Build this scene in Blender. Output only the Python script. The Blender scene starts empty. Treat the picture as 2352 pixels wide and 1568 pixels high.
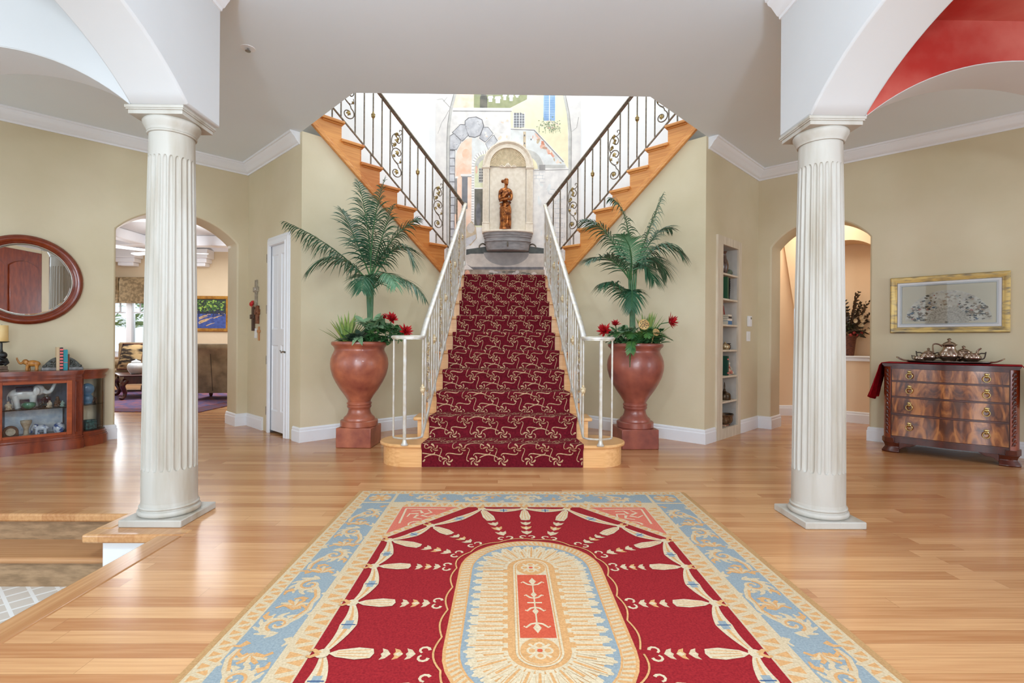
import bpy, bmesh, math, random
from mathutils import Vector, Matrix, noise as mnoise
C = bpy.context.scene.collection
SC = bpy.context.scene
pi = math.pi; sin = math.sin; cos = math.cos
S2 = math.sqrt(2)

# ------------------------------------------------------------------ camera
cam = bpy.data.cameras.new('camera'); camo = bpy.data.objects.new('camera', cam); C.objects.link(camo)
cam.sensor_width = 36; cam.lens = 1180 / 2352 * 36; cam.shift_y = 2 / 2352; cam.clip_start = .02
camo.matrix_world = (Matrix.Translation((.02, 0, 1.07)) @ Matrix.Rotation(math.radians(-.7), 4, 'Z')
                     @ Matrix.Rotation(pi / 2, 4, 'X') @ Matrix.Rotation(math.radians(.4), 4, 'Z'))
SC.camera = camo
# ------------------------------------------------------------------ light and exposure
SC.view_settings.view_transform = 'Standard'; SC.view_settings.look = 'None'
SC.view_settings.gamma = 1; SC.view_settings.use_curve_mapping = False
SC.view_settings.exposure = 0.17
SC.cycles.use_denoising = True
SC.cycles.max_bounces = 10; SC.cycles.diffuse_bounces = 6; SC.cycles.glossy_bounces = 5
SC.cycles.transparent_max_bounces = 12; SC.cycles.sample_clamp_indirect = 6
SC.cycles.caustics_reflective = False; SC.cycles.caustics_refractive = False
wd = bpy.data.worlds.new('world'); SC.world = wd; wd.use_nodes = True
wd.node_tree.nodes['Background'].inputs[0].default_value = (.80, .91, 1, 1)
wd.node_tree.nodes['Background'].inputs[1].default_value = 1.25
def area(name, loc, to, sx, sy, power, col=(1, 1, 1), spread=180):
    l = bpy.data.lights.new(name, 'AREA'); l.shape = 'RECTANGLE'; l.size = sx; l.size_y = sy
    l.energy = power; l.color = col; l.spread = math.radians(spread)
    o = bpy.data.objects.new(name, l); C.objects.link(o); o.location = loc
    o.rotation_euler = (Vector(to) - Vector(loc)).to_track_quat('-Z', 'Y').to_euler()
    return o
area('front_window_light', (0, -4.4, 1.9), (0, 4, 1.7), 4.4, 3.0, 385, (.76, .89, 1))
area('living_room_window_light', (-6.6, .6, 1.5), (-2, 2.4, 1.9), 2.6, 2.0, 50, (.80, .91, 1))
area('dining_room_window_light', (6.6, .4, 1.5), (2, 2.6, 1.6), 2.6, 2.0, 88, (.74, .88, 1))
area('added_stair_fill', (0, 7.7, 5.5), (0, 3.4, 0), 2.0, 1.0, 40, (.86, .94, 1))  # unseen fill added high in the stairwell to brighten the hall floor
area('stairwell_skylight', (0, 6.0, 5.9), (0, 6.6, 2), 3.0, 1.6, 42, (.84, .93, 1))
area('family_room_window_light', (-9.4, 12.0, 1.7), (-6, 8, 1), 1.6, 1.6, 36, (.88, .95, 1))
area('family_room_ceiling_light', (-6.4, 9.8, 3.05), (-6.4, 9.8, 0), 3.5, 3.0, 120, (.94, .96, 1))
fl_ = bpy.data.lights.new('added_family_fill', 'POINT'); fl_.energy = 75; fl_.color = (.9, .95, 1); fl_.shadow_soft_size = .12  # fill added to brighten the family room ceiling, hidden behind the column
flo = bpy.data.objects.new('added_family_fill', fl_); C.objects.link(flo); flo.location = (-6.35, 9.55, 2.42)
for sx_ in (-1.2, 1.2):
    pl = bpy.data.lights.new('added_hall_fill', 'POINT'); pl.energy = 92; pl.color = (.76, .89, 1); pl.shadow_soft_size = .09  # unseen pair of fills added to lift the ceiling and stair walls
    plo = bpy.data.objects.new('added_hall_fill', pl); C.objects.link(plo); plo.location = (sx_, .55, 2.25)
area('hall_ceiling_light', (4.15, 6.85, 2.9), (4.2, 6.9, 0), .9, .9, 17, (1, .91, .80))

# ------------------------------------------------------------------ helpers
def lin(c):
    return tuple(((x / 255) / 12.92 if x / 255 <= .04045 else ((x / 255 + .055) / 1.055) ** 2.4) for x in c) + (1,)
MATS = {}
def mat(name, rgb, rough=.6, metal=0, rgb2=None, vs=3.0, stretch=(1, 1, 1), detail=4, lo=.35, hi=.65,
        bump=0, bs=60, coat=0, trans=0, alpha=1, emit=0, spec=.5, sheen=0):
    if name in MATS: return MATS[name]
    m = bpy.data.materials.new(name); m.use_nodes = True; nt = m.node_tree; b = nt.nodes['Principled BSDF']
    b.inputs['Base Color'].default_value = lin(rgb); b.inputs['Roughness'].default_value = rough
    b.inputs['Metallic'].default_value = metal; b.inputs['Coat Weight'].default_value = coat
    b.inputs['Coat Roughness'].default_value = .12; b.inputs['Specular IOR Level'].default_value = spec
    b.inputs['Transmission Weight'].default_value = trans; b.inputs['Alpha'].default_value = alpha
    b.inputs['Sheen Weight'].default_value = sheen
    if emit: b.inputs['Emission Color'].default_value = lin(rgb); b.inputs['Emission Strength'].default_value = emit
    tc = None
    if rgb2 or bump:
        tc = nt.nodes.new('ShaderNodeTexCoord'); mp = nt.nodes.new('ShaderNodeMapping')
        mp.inputs['Scale'].default_value = stretch; nt.links.new(tc.outputs['Object'], mp.inputs[0])
    if rgb2:
        n = nt.nodes.new('ShaderNodeTexNoise'); n.inputs['Scale'].default_value = vs; n.inputs['Detail'].default_value = detail
        nt.links.new(mp.outputs[0], n.inputs['Vector'])
        r = nt.nodes.new('ShaderNodeValToRGB'); r.color_ramp.elements[0].position = lo; r.color_ramp.elements[1].position = hi
        r.color_ramp.elements[0].color = lin(rgb); r.color_ramp.elements[1].color = lin(rgb2)
        nt.links.new(n.outputs[0], r.inputs[0]); nt.links.new(r.outputs[0], b.inputs['Base Color'])
    if bump:
        n2 = nt.nodes.new('ShaderNodeTexNoise'); n2.inputs['Scale'].default_value = bs; n2.inputs['Detail'].default_value = 3
        nt.links.new(mp.outputs[0], n2.inputs['Vector'])
        bp = nt.nodes.new('ShaderNodeBump'); bp.inputs['Strength'].default_value = bump; bp.inputs['Distance'].default_value = .01
        nt.links.new(n2.outputs[0], bp.inputs['Height']); nt.links.new(bp.outputs[0], b.inputs['Normal'])
    MATS[name] = m; return m

class MB:
    def __init__(s): s.v = []; s.f = []; s.m = []
    def add(s, vs, fs, m=0):
        o = len(s.v); s.v += [tuple(p) for p in vs]; s.f += [tuple(i + o for i in f) for f in fs]; s.m += [m] * len(fs); return s
    def box(s, x0, x1, y0, y1, z0, z1, m=0):
        return s.add([(x, y, z) for z in (z0, z1) for y in (y0, y1) for x in (x0, x1)],
                     [(0, 2, 3, 1), (4, 5, 7, 6), (0, 1, 5, 4), (2, 6, 7, 3), (0, 4, 6, 2), (1, 3, 7, 5)], m)
    def prism(s, pts, a, b, ax='z', m=0):
        f = {'z': lambda p, t: (p[0], p[1], t), 'y': lambda p, t: (p[0], t, p[1]), 'x': lambda p, t: (t, p[0], p[1])}[ax]
        n = len(pts); vs = [f(p, a) for p in pts] + [f(p, b) for p in pts]
        fs = [tuple(range(n))[::-1], tuple(range(n, 2 * n))] + [(i, (i + 1) % n, n + (i + 1) % n, n + i) for i in range(n)]
        return s.add(vs, fs, m)
    def lathe(s, prof, n=32, c=(0, 0, 0), m=0, a0=0, a1=2 * pi, sx=1, sy=1):
        full = abs(a1 - a0 - 2 * pi) < 1e-6; k = n if full else n + 1
        vs = [(c[0] + r * sx * cos(a0 + (a1 - a0) * i / n), c[1] + r * sy * sin(a0 + (a1 - a0) * i / n), c[2] + z) for r, z in prof for i in range(k)]
        fs = []
        for j in range(len(prof) - 1):
            for i in range(n):
                i2 = (i + 1) % k
                fs.append((j * k + i, j * k + i2, (j + 1) * k + i2, (j + 1) * k + i))
        return s.add(vs, fs, m)
    def tube(s, path, r, n=8, m=0, closed=False, flat=1.0):
        P = [Vector(p) for p in path]; L = len(P)
        rs = r if isinstance(r, (list, tuple)) else [r] * L
        vs = []; up = None
        for i, p in enumerate(P):
            if closed: t = P[(i + 1) % L] - P[i - 1]
            else: t = P[min(i + 1, L - 1)] - P[max(i - 1, 0)]
            if t.length < 1e-9: t = Vector((0, 0, 1))
            t.normalize()
            if up is None:
                up = Vector((0, 0, 1)) if abs(t.z) < .9 else Vector((1, 0, 0))
            a = t.cross(up)
            if a.length < 1e-6: a = t.cross(Vector((0, 1, 0)))
            a.normalize(); b = a.cross(t); up = b
            for k in range(n):
                q = 2 * pi * k / n; vs.append(p + (a * cos(q) + b * sin(q) * flat) * rs[i])
        fs = []
        for i in range(L if closed else L - 1):
            j = (i + 1) % L
            fs += [(i * n + k, i * n + (k + 1) % n, j * n + (k + 1) % n, j * n + k) for k in range(n)]
        if not closed: fs += [tuple(range(n))[::-1], tuple(range((L - 1) * n, L * n))]
        return s.add(vs, fs, m)
    def ell(s, c, r, n=14, k=9, m=0, rot=None):
        if not isinstance(r, (tuple, list)): r = (r, r, r)
        vs = []
        for j in range(k + 1):
            th = pi * j / k
            for i in range(n):
                v = Vector((r[0] * sin(th) * cos(2 * pi * i / n), r[1] * sin(th) * sin(2 * pi * i / n), r[2] * cos(th)))
                if rot: v = rot @ v
                vs.append(v + Vector(c))
        fs = [(j * n + i, (j + 1) * n + i, (j + 1) * n + (i + 1) % n, j * n + (i + 1) % n) for j in range(k) for i in range(n)]
        return s.add(vs, fs, m)
    def mould(s, path, prof, m=0, closed=False):
        # profile (d, z) swept along a plan path; d is measured to the left of the path
        P = [Vector(p) for p in path]; L = len(P); vs = []; k = len(prof)
        for i in range(L):
            d0 = (P[i] - P[i - 1]) if (i > 0 or closed) else (P[1] - P[0])
            d1 = (P[(i + 1) % L] - P[i]) if (i < L - 1 or closed) else (P[-1] - P[-2])
            d0.normalize(); d1.normalize()
            n0 = Vector((-d0.y, d0.x)); n1 = Vector((-d1.y, d1.x)); b = n0 + n1
            b = b / max(b.dot(n0), .2)
            for d, z in prof: vs.append((P[i].x + b.x * d, P[i].y + b.y * d, z))
        fs = []
        for i in range(L if closed else L - 1):
            j = (i + 1) % L
            for q in range(k): fs.append((i * k + q, i * k + (q + 1) % k, j * k + (q + 1) % k, j * k + q))
        if not closed: fs += [tuple(range(k)), tuple(range((L - 1) * k, L * k))[::-1]]
        return s.add(vs, fs, m)
    def xf(s, M):
        s.v = [tuple(M @ Vector(p)) for p in s.v]; return s
    def join(s, o, M=None, dm=0):
        n = len(s.v); s.v += [tuple(M @ Vector(p)) if M else p for p in o.v]
        s.f += [tuple(i + n for i in f) for f in o.f]; s.m += [i + dm for i in o.m]; return s
    def build(s, name, mats, parent=None, bevel=0, sharp=38, remesh=0, smooth=0, sub=0, flatshade=False, solid=0):
        me = bpy.data.meshes.new(name); me.from_pydata(s.v, [], s.f)
        if not isinstance(mats, (list, tuple)): mats = [mats]
        for m in mats: me.materials.append(m)
        me.polygons.foreach_set('material_index', s.m)
        bm = bmesh.new(); bm.from_mesh(me)
        if not flatshade: bmesh.ops.recalc_face_normals(bm, faces=bm.faces)
        bm.to_mesh(me); bm.free(); me.update()
        if not flatshade:
            me.polygons.foreach_set('use_smooth', [True] * len(me.polygons))
            if not remesh: me.set_sharp_from_angle(angle=math.radians(sharp))
        o = bpy.data.objects.new(name, me); C.objects.link(o)
        if parent: o.parent = parent
        if solid:
            md = o.modifiers.new('s', 'SOLIDIFY'); md.thickness = solid; md.offset = 0
        if bevel:
            md = o.modifiers.new('b', 'BEVEL'); md.width = bevel; md.segments = 2; md.limit_method = 'ANGLE'; md.angle_limit = math.radians(40); md.harden_normals = False
        if remesh:
            md = o.modifiers.new('r', 'REMESH'); md.mode = 'VOXEL'; md.voxel_size = remesh; md.use_smooth_shade = True
        if smooth:
            md = o.modifiers.new('sm', 'SMOOTH'); md.factor = .5; md.iterations = smooth
        if sub:
            md = o.modifiers.new('su', 'SUBSURF'); md.levels = sub; md.render_levels = sub
        return o
def thing(name, label, cat, loc=(0, 0, 0), rz=0, group=None, scale=None):
    o = bpy.data.objects.new(name, None); C.objects.link(o); o.empty_display_size = .1
    o.location = loc; o.rotation_euler = (0, 0, math.radians(rz))
    if scale: o.scale = (scale,) * 3 if not isinstance(scale, tuple) else scale
    o['label'] = label; o['category'] = cat
    if group: o['group'] = group
    return o
def tag(o, label, cat, group=None, loc=None, rz=None):
    o['label'] = label; o['category'] = cat
    if group: o['group'] = group
    if loc is not None: o.location = loc
    if rz is not None: o.rotation_euler = (0, 0, math.radians(rz))
    return o
def struct(o): o['kind'] = 'structure'; return o
def arc(cx, cz, r, a0, a1, n):
    return [(cx + r * cos(math.radians(a0 + (a1 - a0) * i / n)), cz + r * sin(math.radians(a0 + (a1 - a0) * i / n))) for i in range(n + 1)]
def seg_arch(x0, x1, z0, rise, n=20):
    # points from (x0,z0) over the crown to (x1,z0)
    h = abs(x1 - x0) / 2; R = (h * h + rise * rise) / (2 * rise); cx = (x0 + x1) / 2; cz = z0 + rise - R
    a = math.asin(h / R); sg = 1 if x1 > x0 else -1
    return [(cx + sg * R * sin(-a + 2 * a * i / n), cz + R * cos(-a + 2 * a * i / n)) for i in range(n + 1)]
def rrect(x0, x1, z0, z1, r, n=5):
    out = []
    for cx, cz, a in ((x1 - r, z1 - r, 0), (x0 + r, z1 - r, 90), (x0 + r, z0 + r, 180), (x1 - r, z0 + r, 270)):
        out += arc(cx, cz, r, a, a + 90, n)
    return out
def wallm(x, y, rz):   # local frame on a wall: +x to the viewer's right, -y into the room
    return Matrix.Translation((x, y, 0)) @ Matrix.Rotation(math.radians(rz), 4, 'Z')

# ------------------------------------------------------------------ materials
def plaster(name, a, b, rough=.75, vs=1.1, bump=.28):
    return mat(name, a, rough, 0, b, vs, bump=bump, bs=9, detail=6, lo=.3, hi=.7)
m_wall = plaster('beige_plaster', (202, 188, 154), (216, 203, 174), .62)
m_wall2 = plaster('peach_plaster', (226, 196, 160), (232, 204, 170))
m_famwall = plaster('tan_plaster', (204, 184, 152), (212, 192, 162))
m_white = plaster('white_plaster', (206, 207, 208), (212, 213, 214), .8, bump=.05)
m_ceil = plaster('ceiling_paint', (222, 231, 239), (226, 234, 241), .85, bump=.1)
m_ceilw = plaster('white_ceiling_paint', (204, 204, 204), (210, 210, 210), .85, bump=.05)
m_well = plaster('stairwell_plaster', (228, 226, 222), (234, 232, 229), .8)
m_red = mat('red_plaster', (176, 44, 34), .5, 0, (204, 112, 98), 2.2, detail=6, bump=.08, bs=9)
m_trim = mat('white_trim_paint', (232, 233, 236), .38)
m_col = mat('aged_column_paint', (186, 181, 172), .55, 0, (152, 138, 116), 3.2, stretch=(2.6, 2.6, .35), detail=8, lo=.46, hi=.78, bump=.05, bs=25)
m_black = mat('black_paint', (24, 22, 22), .4)
m_iron = mat('aged_backlit_iron', (104, 92, 80), .42, .75, (136, 122, 104), 40)  # upper rails: backlit look put into the colour; hinges and lamp pole share it
m_silver = mat('frontlit_silver_iron', (206, 202, 196), .36, .35, (190, 178, 158), 18)  # main rails: front light put into the colour of the same ironwork
m_brass = mat('antique_brass', (176, 150, 96), .38, .8, (120, 100, 62), 60)
m_chrome = mat('satin_nickel', (150, 148, 142), .3, 1)
def oak(name, a, b, dark, pw=0.083, pl=1.3, rough=.2, coat=.0, axis=0, grain=1.0, line=1.0):
    m = bpy.data.materials.new(name); m.use_nodes = True; nt = m.node_tree; L = nt.links.new; N = nt.nodes.new
    b_ = nt.nodes['Principled BSDF']
    tc = N('ShaderNodeTexCoord'); sp = N('ShaderNodeSeparateXYZ'); L(tc.outputs['Object'], sp.inputs[0])
    def mth(op, x, y=None):
        n = N('ShaderNodeMath'); n.operation = op
        for i, q in enumerate((x, y)):
            if q is None: continue
            if isinstance(q, (int, float)): n.inputs[i].default_value = q
            else: L(q, n.inputs[i])
        return n.outputs[0]
    X, Y = (sp.outputs[0], sp.outputs[1]) if axis == 0 else (sp.outputs[1], sp.outputs[0])
    yr = mth('DIVIDE', Y, pw); row = mth('FLOOR', yr)
    wn = N('ShaderNodeTexWhiteNoise'); wn.noise_dimensions = '1D'; L(row, wn.inputs['W'])
    xx = mth('ADD', mth('DIVIDE', X, pl), mth('MULTIPLY', wn.outputs[0], 17.3)); col = mth('FLOOR', xx)
    cb = N('ShaderNodeCombineXYZ'); L(row, cb.inputs[0]); L(col, cb.inputs[1])
    w2 = N('ShaderNodeTexWhiteNoise'); w2.noise_dimensions = '3D'; L(cb.outputs[0], w2.inputs['Vector'])
    g = N('ShaderNodeCombineXYZ'); L(mth('ADD', mth('MULTIPLY', X, 1.6), mth('MULTIPLY', w2.outputs[0], 40)), g.inputs[0])
    L(mth('MULTIPLY', Y, 46.0), g.inputs[1]); L(mth('MULTIPLY', sp.outputs[2], 40.0), g.inputs[2])
    ns = N('ShaderNodeTexNoise'); ns.inputs['Scale'].default_value = 1.5; ns.inputs['Detail'].default_value = 5; L(g.outputs[0], ns.inputs['Vector'])
    t = mth('ADD', mth('MULTIPLY', w2.outputs[0], .75), mth('MULTIPLY', mth('SUBTRACT', ns.outputs[0], .5), 1.3 * grain))
    rp = N('ShaderNodeValToRGB'); rp.color_ramp.elements[0].color = lin(a); rp.color_ramp.elements[1].color = lin(b); L(t, rp.inputs[0])
    fy = mth('FRACT', yr); ey = mth('MINIMUM', fy, mth('SUBTRACT', 1.0, fy))
    fx = mth('FRACT', xx); ex = mth('MULTIPLY', mth('MINIMUM', fx, mth('SUBTRACT', 1.0, fx)), pl / pw)
    ln = mth('LESS_THAN', mth('MINIMUM', ey, ex), .013)
    mx = N('ShaderNodeMix'); mx.data_type = 'RGBA'; L(mth('MULTIPLY', ln, .45 * line), mx.inputs[0]); L(rp.outputs[0], mx.inputs[6]); mx.inputs[7].default_value = lin(dark)
    L(mx.outputs[2], b_.inputs['Base Color']); b_.inputs['Roughness'].default_value = rough; b_.inputs['Coat Weight'].default_value = coat
    b_.inputs['Coat Roughness'].default_value = .1
    MATS[name] = m; return m
m_floor = oak('oak_floor', (174, 117, 73), (216, 167, 117), (120, 76, 44))
m_border = oak('oak_border', (176, 122, 76), (212, 164, 112), (120, 76, 44), pw=.2, pl=3, axis=1, line=0)
m_step = oak('oak_step', (172, 122, 80), (206, 158, 110), (110, 70, 40), pw=.4, pl=4, line=0)
m_stair = oak('honey_oak', (186, 110, 50), (222, 156, 86), (120, 70, 30), pw=.5, pl=4, line=0, rough=.35, grain=1.5)
m_stairl = oak('pale_oak', (206, 150, 92), (232, 184, 128), (150, 100, 60), pw=.5, pl=4, line=0, rough=.32, grain=1.4)

# ------------------------------------------------------------------ structure
HC = 3.28
A = (2.14, 5.44); B = (3.25, 6.55); E = (.56, 7.02)
def mx(p, s): return (p[0] * s, p[1])
# floor with the step edge of the sunken living room cut out
fl = MB().prism([(-12, 3.2), (-2.27, 3.2), (-2.27, 2.87), (-1.85, 2.87), (-1.85, -2), (9, -2), (9, 14), (-12, 14)], -.04, 0)
struct(fl.build('floor', m_floor))
bd = MB(); bd.box(-1.875, -1.735, -2, 2.829, -.045, .004); bd.box(-2.29, -1.735, 2.83, 2.93, -.045, .004); bd.box(-12, -2.27, 3.165, 3.25, -.045, .004)
bd.box(-2.295, -2.2, 2.93, 3.25, -.045, .0035)
o = struct(bd.build('trim_1', m_border, bevel=.012))
st = MB(); st.box(-12, -2.22, 3.205, 3.23, -.165, -.04)
struct(st.build('trim_2', mat('worn_oak_riser', (134, 106, 76), .6, 0, (166, 134, 100), 12, (1, 1, 4))))
st = MB(); st.box(-12, -2.215, 2.925, 3.22, -.2, -.165)
struct(st.build('trim_3', m_step, bevel=.014))
st = MB(); st.box(-12, -2.0, 2.95, 2.975, -.34, -.2)
struct(st.build('trim_4', MATS['worn_oak_riser']))
st = MB(); st.box(-2.215, -1.865, 2.885, 2.9, -.34, -.04); st.box(-1.88, -1.865, -2, 2.9, -.34, -.04)
st.box(-2.235, -1.865, 2.865, 2.885, -.34, -.26)
struct(st.build('trim_5', m_trim, bevel=.004))
# sunken carpet with a woven diamond lattice
def lattice_mat():
    m = bpy.data.materials.new('lattice_carpet'); m.use_nodes = True; nt = m.node_tree; L = nt.links.new; N = nt.nodes.new; b = nt.nodes['Principled BSDF']
    tc = N('ShaderNodeTexCoord'); mp = N('ShaderNodeMapping'); mp.inputs['Rotation'].default_value = (0, 0, math.radians(40)); mp.inputs['Scale'].default_value = (9.5, 9.5, 9.5)
    L(tc.outputs['Object'], mp.inputs[0]); sp = N('ShaderNodeSeparateXYZ'); L(mp.outputs[0], sp.inputs[0])
    outs = []
    for i in (0, 1):
        fr = N('ShaderNodeMath'); fr.operation = 'FRACT'; L(sp.outputs[i], fr.inputs[0])
        lt = N('ShaderNodeMath'); lt.operation = 'LESS_THAN'; L(fr.outputs[0], lt.inputs[0]); lt.inputs[1].default_value = .16; outs.append(lt.outputs[0])
    mxx = N('ShaderNodeMath'); mxx.operation = 'MAXIMUM'; L(outs[0], mxx.inputs[0]); L(outs[1], mxx.inputs[1])
    mm = N('ShaderNodeMix'); mm.data_type = 'RGBA'; L(mxx.outputs[0], mm.inputs[0]); mm.inputs[6].default_value = lin((206, 196, 184)); mm.inputs[7].default_value = lin((232, 230, 226))
    L(mm.outputs[2], b.inputs['Base Color']); b.inputs['Roughness'].default_value = .95
    return m
struct(MB().box(-12, -1.87, -2, 2.95, -.36, -.335).build('floor_sunken', lattice_mat()))

# ceiling of the hall with the stairwell opening
ceil = MB().prism([(-9, -2), (9, -2), (9, .8), mx(B, 1), mx(A, 1), (1.30, 4.59), (-1.35, 4.59), mx(A, -1), mx(B, -1), (-9, .8)], HC, HC + .3)
struct(ceil.build('ceiling', m_ceil))

def wall_arch(name, x0, y0, rz, L, a0, a1, zs, rise, m, flip, H=HC, th=.36):
    # wall of length L from the corner; arched opening between a0 and a1; local x runs away from the corner
    pts = [(-.12, 0), (a0, 0)] + seg_arch(a0, a1, zs, rise, 28) + [(a1, 0), (L, 0), (L, H), (-.12, H)]
    if flip: pts = [(-p[0], p[1]) for p in pts]
    mb = MB().prism(pts, 0, th, 'y').xf(wallm(x0, y0, rz))
    return struct(mb.build(name, m, bevel=.018))
wall_arch('wall_left', -B[0], B[1], 45, 5.2, .13, 1.34, 2.27, .275, m_wall, True)
wall_arch('wall_right', B[0], B[1], -45, 5.2, .16, 1.195, 2.285, .265, m_wall, False)
LD = (B[0] - A[0]) * S2
for sg, nm in ((-1, 'left_return'), (1, 'right_return')):
    # short diagonal wall between the stair wall corner A and corner B (local x from A towards B on the right, mirrored on the left)
    a0, a1, zt = (.275, .925, 2.27) if sg < 0 else (.3, .925, 2.24)
    pts = [(0, 0), (a0, 0), (a0, zt), (a1, zt), (a1, 0), (LD + .2, 0), (LD + .2, HC), (0, HC)]
    mb = MB().prism([(p[0] * sg, p[1]) for p in pts], 0, .14, 'y').xf(wallm(A[0] * sg, A[1], 45 * sg))
    struct(mb.build('wall_' + nm, m_wall))
SL = .195 / .2415
def zlo(s): return 3.45 - SL * s
for sg, nm in ((-1, 'stair_left'), (1, 'stair_right')):
    pts = [(.14, 0), (2.23, 0), (2.23, zlo(2.23) + .1), (.2 + .12, 3.28), (.14, 3.28)]
    mb = MB().prism([(p[0] * -sg, p[1]) for p in pts], 0, .1, 'y').xf(wallm(A[0] * sg, A[1], -45 * sg))
    struct(mb.build('wall_' + nm, m_wall))
    # outer wall of the stairwell behind the upper flight
    mb = MB().box(min(.14 * -sg, 2.6 * -sg), max(.14 * -sg, 2.6 * -sg), 1.06, 1.2, 0, 6.2).xf(wallm(A[0] * sg, A[1], -45 * sg))
    struct(mb.build('wall_stairwell_' + nm[6:], m_well))
struct(MB().box(-1.25, 1.25, 7.9, 8.05, 0, 6.2).build('wall_back', m_well))
# upper gallery walls that close the stairwell above the hall ceiling
up = MB(); up.box(-1.9, 1.9, 4.45, 4.58, HC + .3, 6.2)
struct(up.build('wall_gallery', m_well))
CROWN = [(0, -.125), (.012, -.125), (.016, -.108), (.028, -.104), (.04, -.086), (.066, -.05), (.088, -.036), (.092, -.022), (.104, -.018), (.108, 0), (0, 0)]
BASE = [(0, 0), (.02, 0), (.02, .112), (.014, .122), (.014, .14), (.008, .152), (0, .155)]
def crown(path, name, z=HC, m=m_trim):
    return struct(MB().mould(path, [(d, z + q) for d, q in CROWN]).build(name, m, sharp=50))
def base(paths, name, m=m_trim):
    mb = MB()
    for p in paths: mb.mould(p, BASE)
    return struct(mb.build(name, m, sharp=25))
def onW(u, sg, d=0): # point on the long diagonal wall at distance u from corner B, d in front of it
    return ((B[0] + u / S2 - d / S2) * sg, B[1] - u / S2 - d / S2)
def onD(v, sg, d=0): # short wall, v from corner A
    return ((A[0] + v / S2 - d / S2) * sg, A[1] + v / S2 + d / S2 * -1)
e = 1.5 / S2
crown([onD(.05, -1), mx(B, -1), onW(5.2, -1)], 'trim_6')
crown([onW(5.2, 1), mx(B, 1), onD(.05, 1)], 'trim_7')
base([[mx((A[0] - 2.2 / S2, A[1] + 2.2 / S2), -1), mx(A, -1), onD(.175, -1)],
      [onD(1.035, -1), mx(B, -1), onW(.13, -1), onW(.13, -1, -.36)],
      [onW(1.34, -1, -.36), onW(1.34, -1), onW(5.2, -1)]], 'baseboard_left')
base([[onD(.26, 1), mx(A, 1), (A[0] - 2.2 / S2, A[1] + 2.2 / S2)],
      [onW(.16, 1, -.36), onW(.16, 1), mx(B, 1), onD(.965, 1)],
      [onW(5.2, 1), onW(1.195, 1), onW(1.195, 1, -.36)]], 'baseboard_right')

# arcade of beams over the columns: a beam running towards the camera and a beam running sideways on each side
def beam(sg, nm, m_in, zin):
    ZS = 2.415 if sg < 0 else 2.40
    xi, xo = (1.805, 2.135) if sg < 0 else (1.775, 2.105)
    y0, y1 = 2.96, 3.29
    pts = [(y1, ZS), (y0, ZS)] + seg_arch(y0 - .005, 1.12, ZS, .32, 28) + [(1.12, 0), (.79, 0), (.79, HC), (y1, HC)]
    mb = MB().prism(pts, min(xi * sg, xo * sg), max(xi * sg, xo * sg), 'x')
    struct(mb.build('wall_arcade_%s_hall' % nm, m_white, bevel=.012))
    pts = [(xo, ZS)] + seg_arch(xo + .005, xo + 1.85, ZS, .33, 28) + [(xo + 1.85, 0), (xo + 2.2, 0), (xo + 2.2, HC), (xo, HC)]
    mb = MB().prism([(p[0] * sg, p[1]) for p in pts], y0, y1, 'y')
    struct(mb.build('wall_arcade_%s_side' % nm, m_white, bevel=.012))
    # the face that looks into the bay, and its ceiling
    pts = [(p[0], p[1] + .004) for p in seg_arch(xo + .004, xo + 1.85, ZS, .33, 28)] + [(xo + 2.2, ZS), (xo + 2.2, zin), (xo + .001, zin)]
    mb = MB().prism([(p[0] * sg, p[1]) for p in pts], y0 - .004, y0 + .002, 'y')
    struct(mb.build('wall_bay_%s' % nm, m_in))
    mb = MB().box(min(xo * sg, 4.4 * sg), max(xo * sg, 4.4 * sg), .79, y0, zin, zin + .05)
    struct(mb.build('ceiling_bay_%s' % nm, m_in))
    cr = [(xi * sg, .79), (xi * sg, 3.28)] if sg > 0 else [(xi * sg, 3.28), (xi * sg, .79)]
    crown(cr, 'trim_%d' % (8 if sg < 0 else 9))
beam(-1, 'left', m_ceilw, 3.27); beam(1, 'right', m_red, 2.96)
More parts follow.
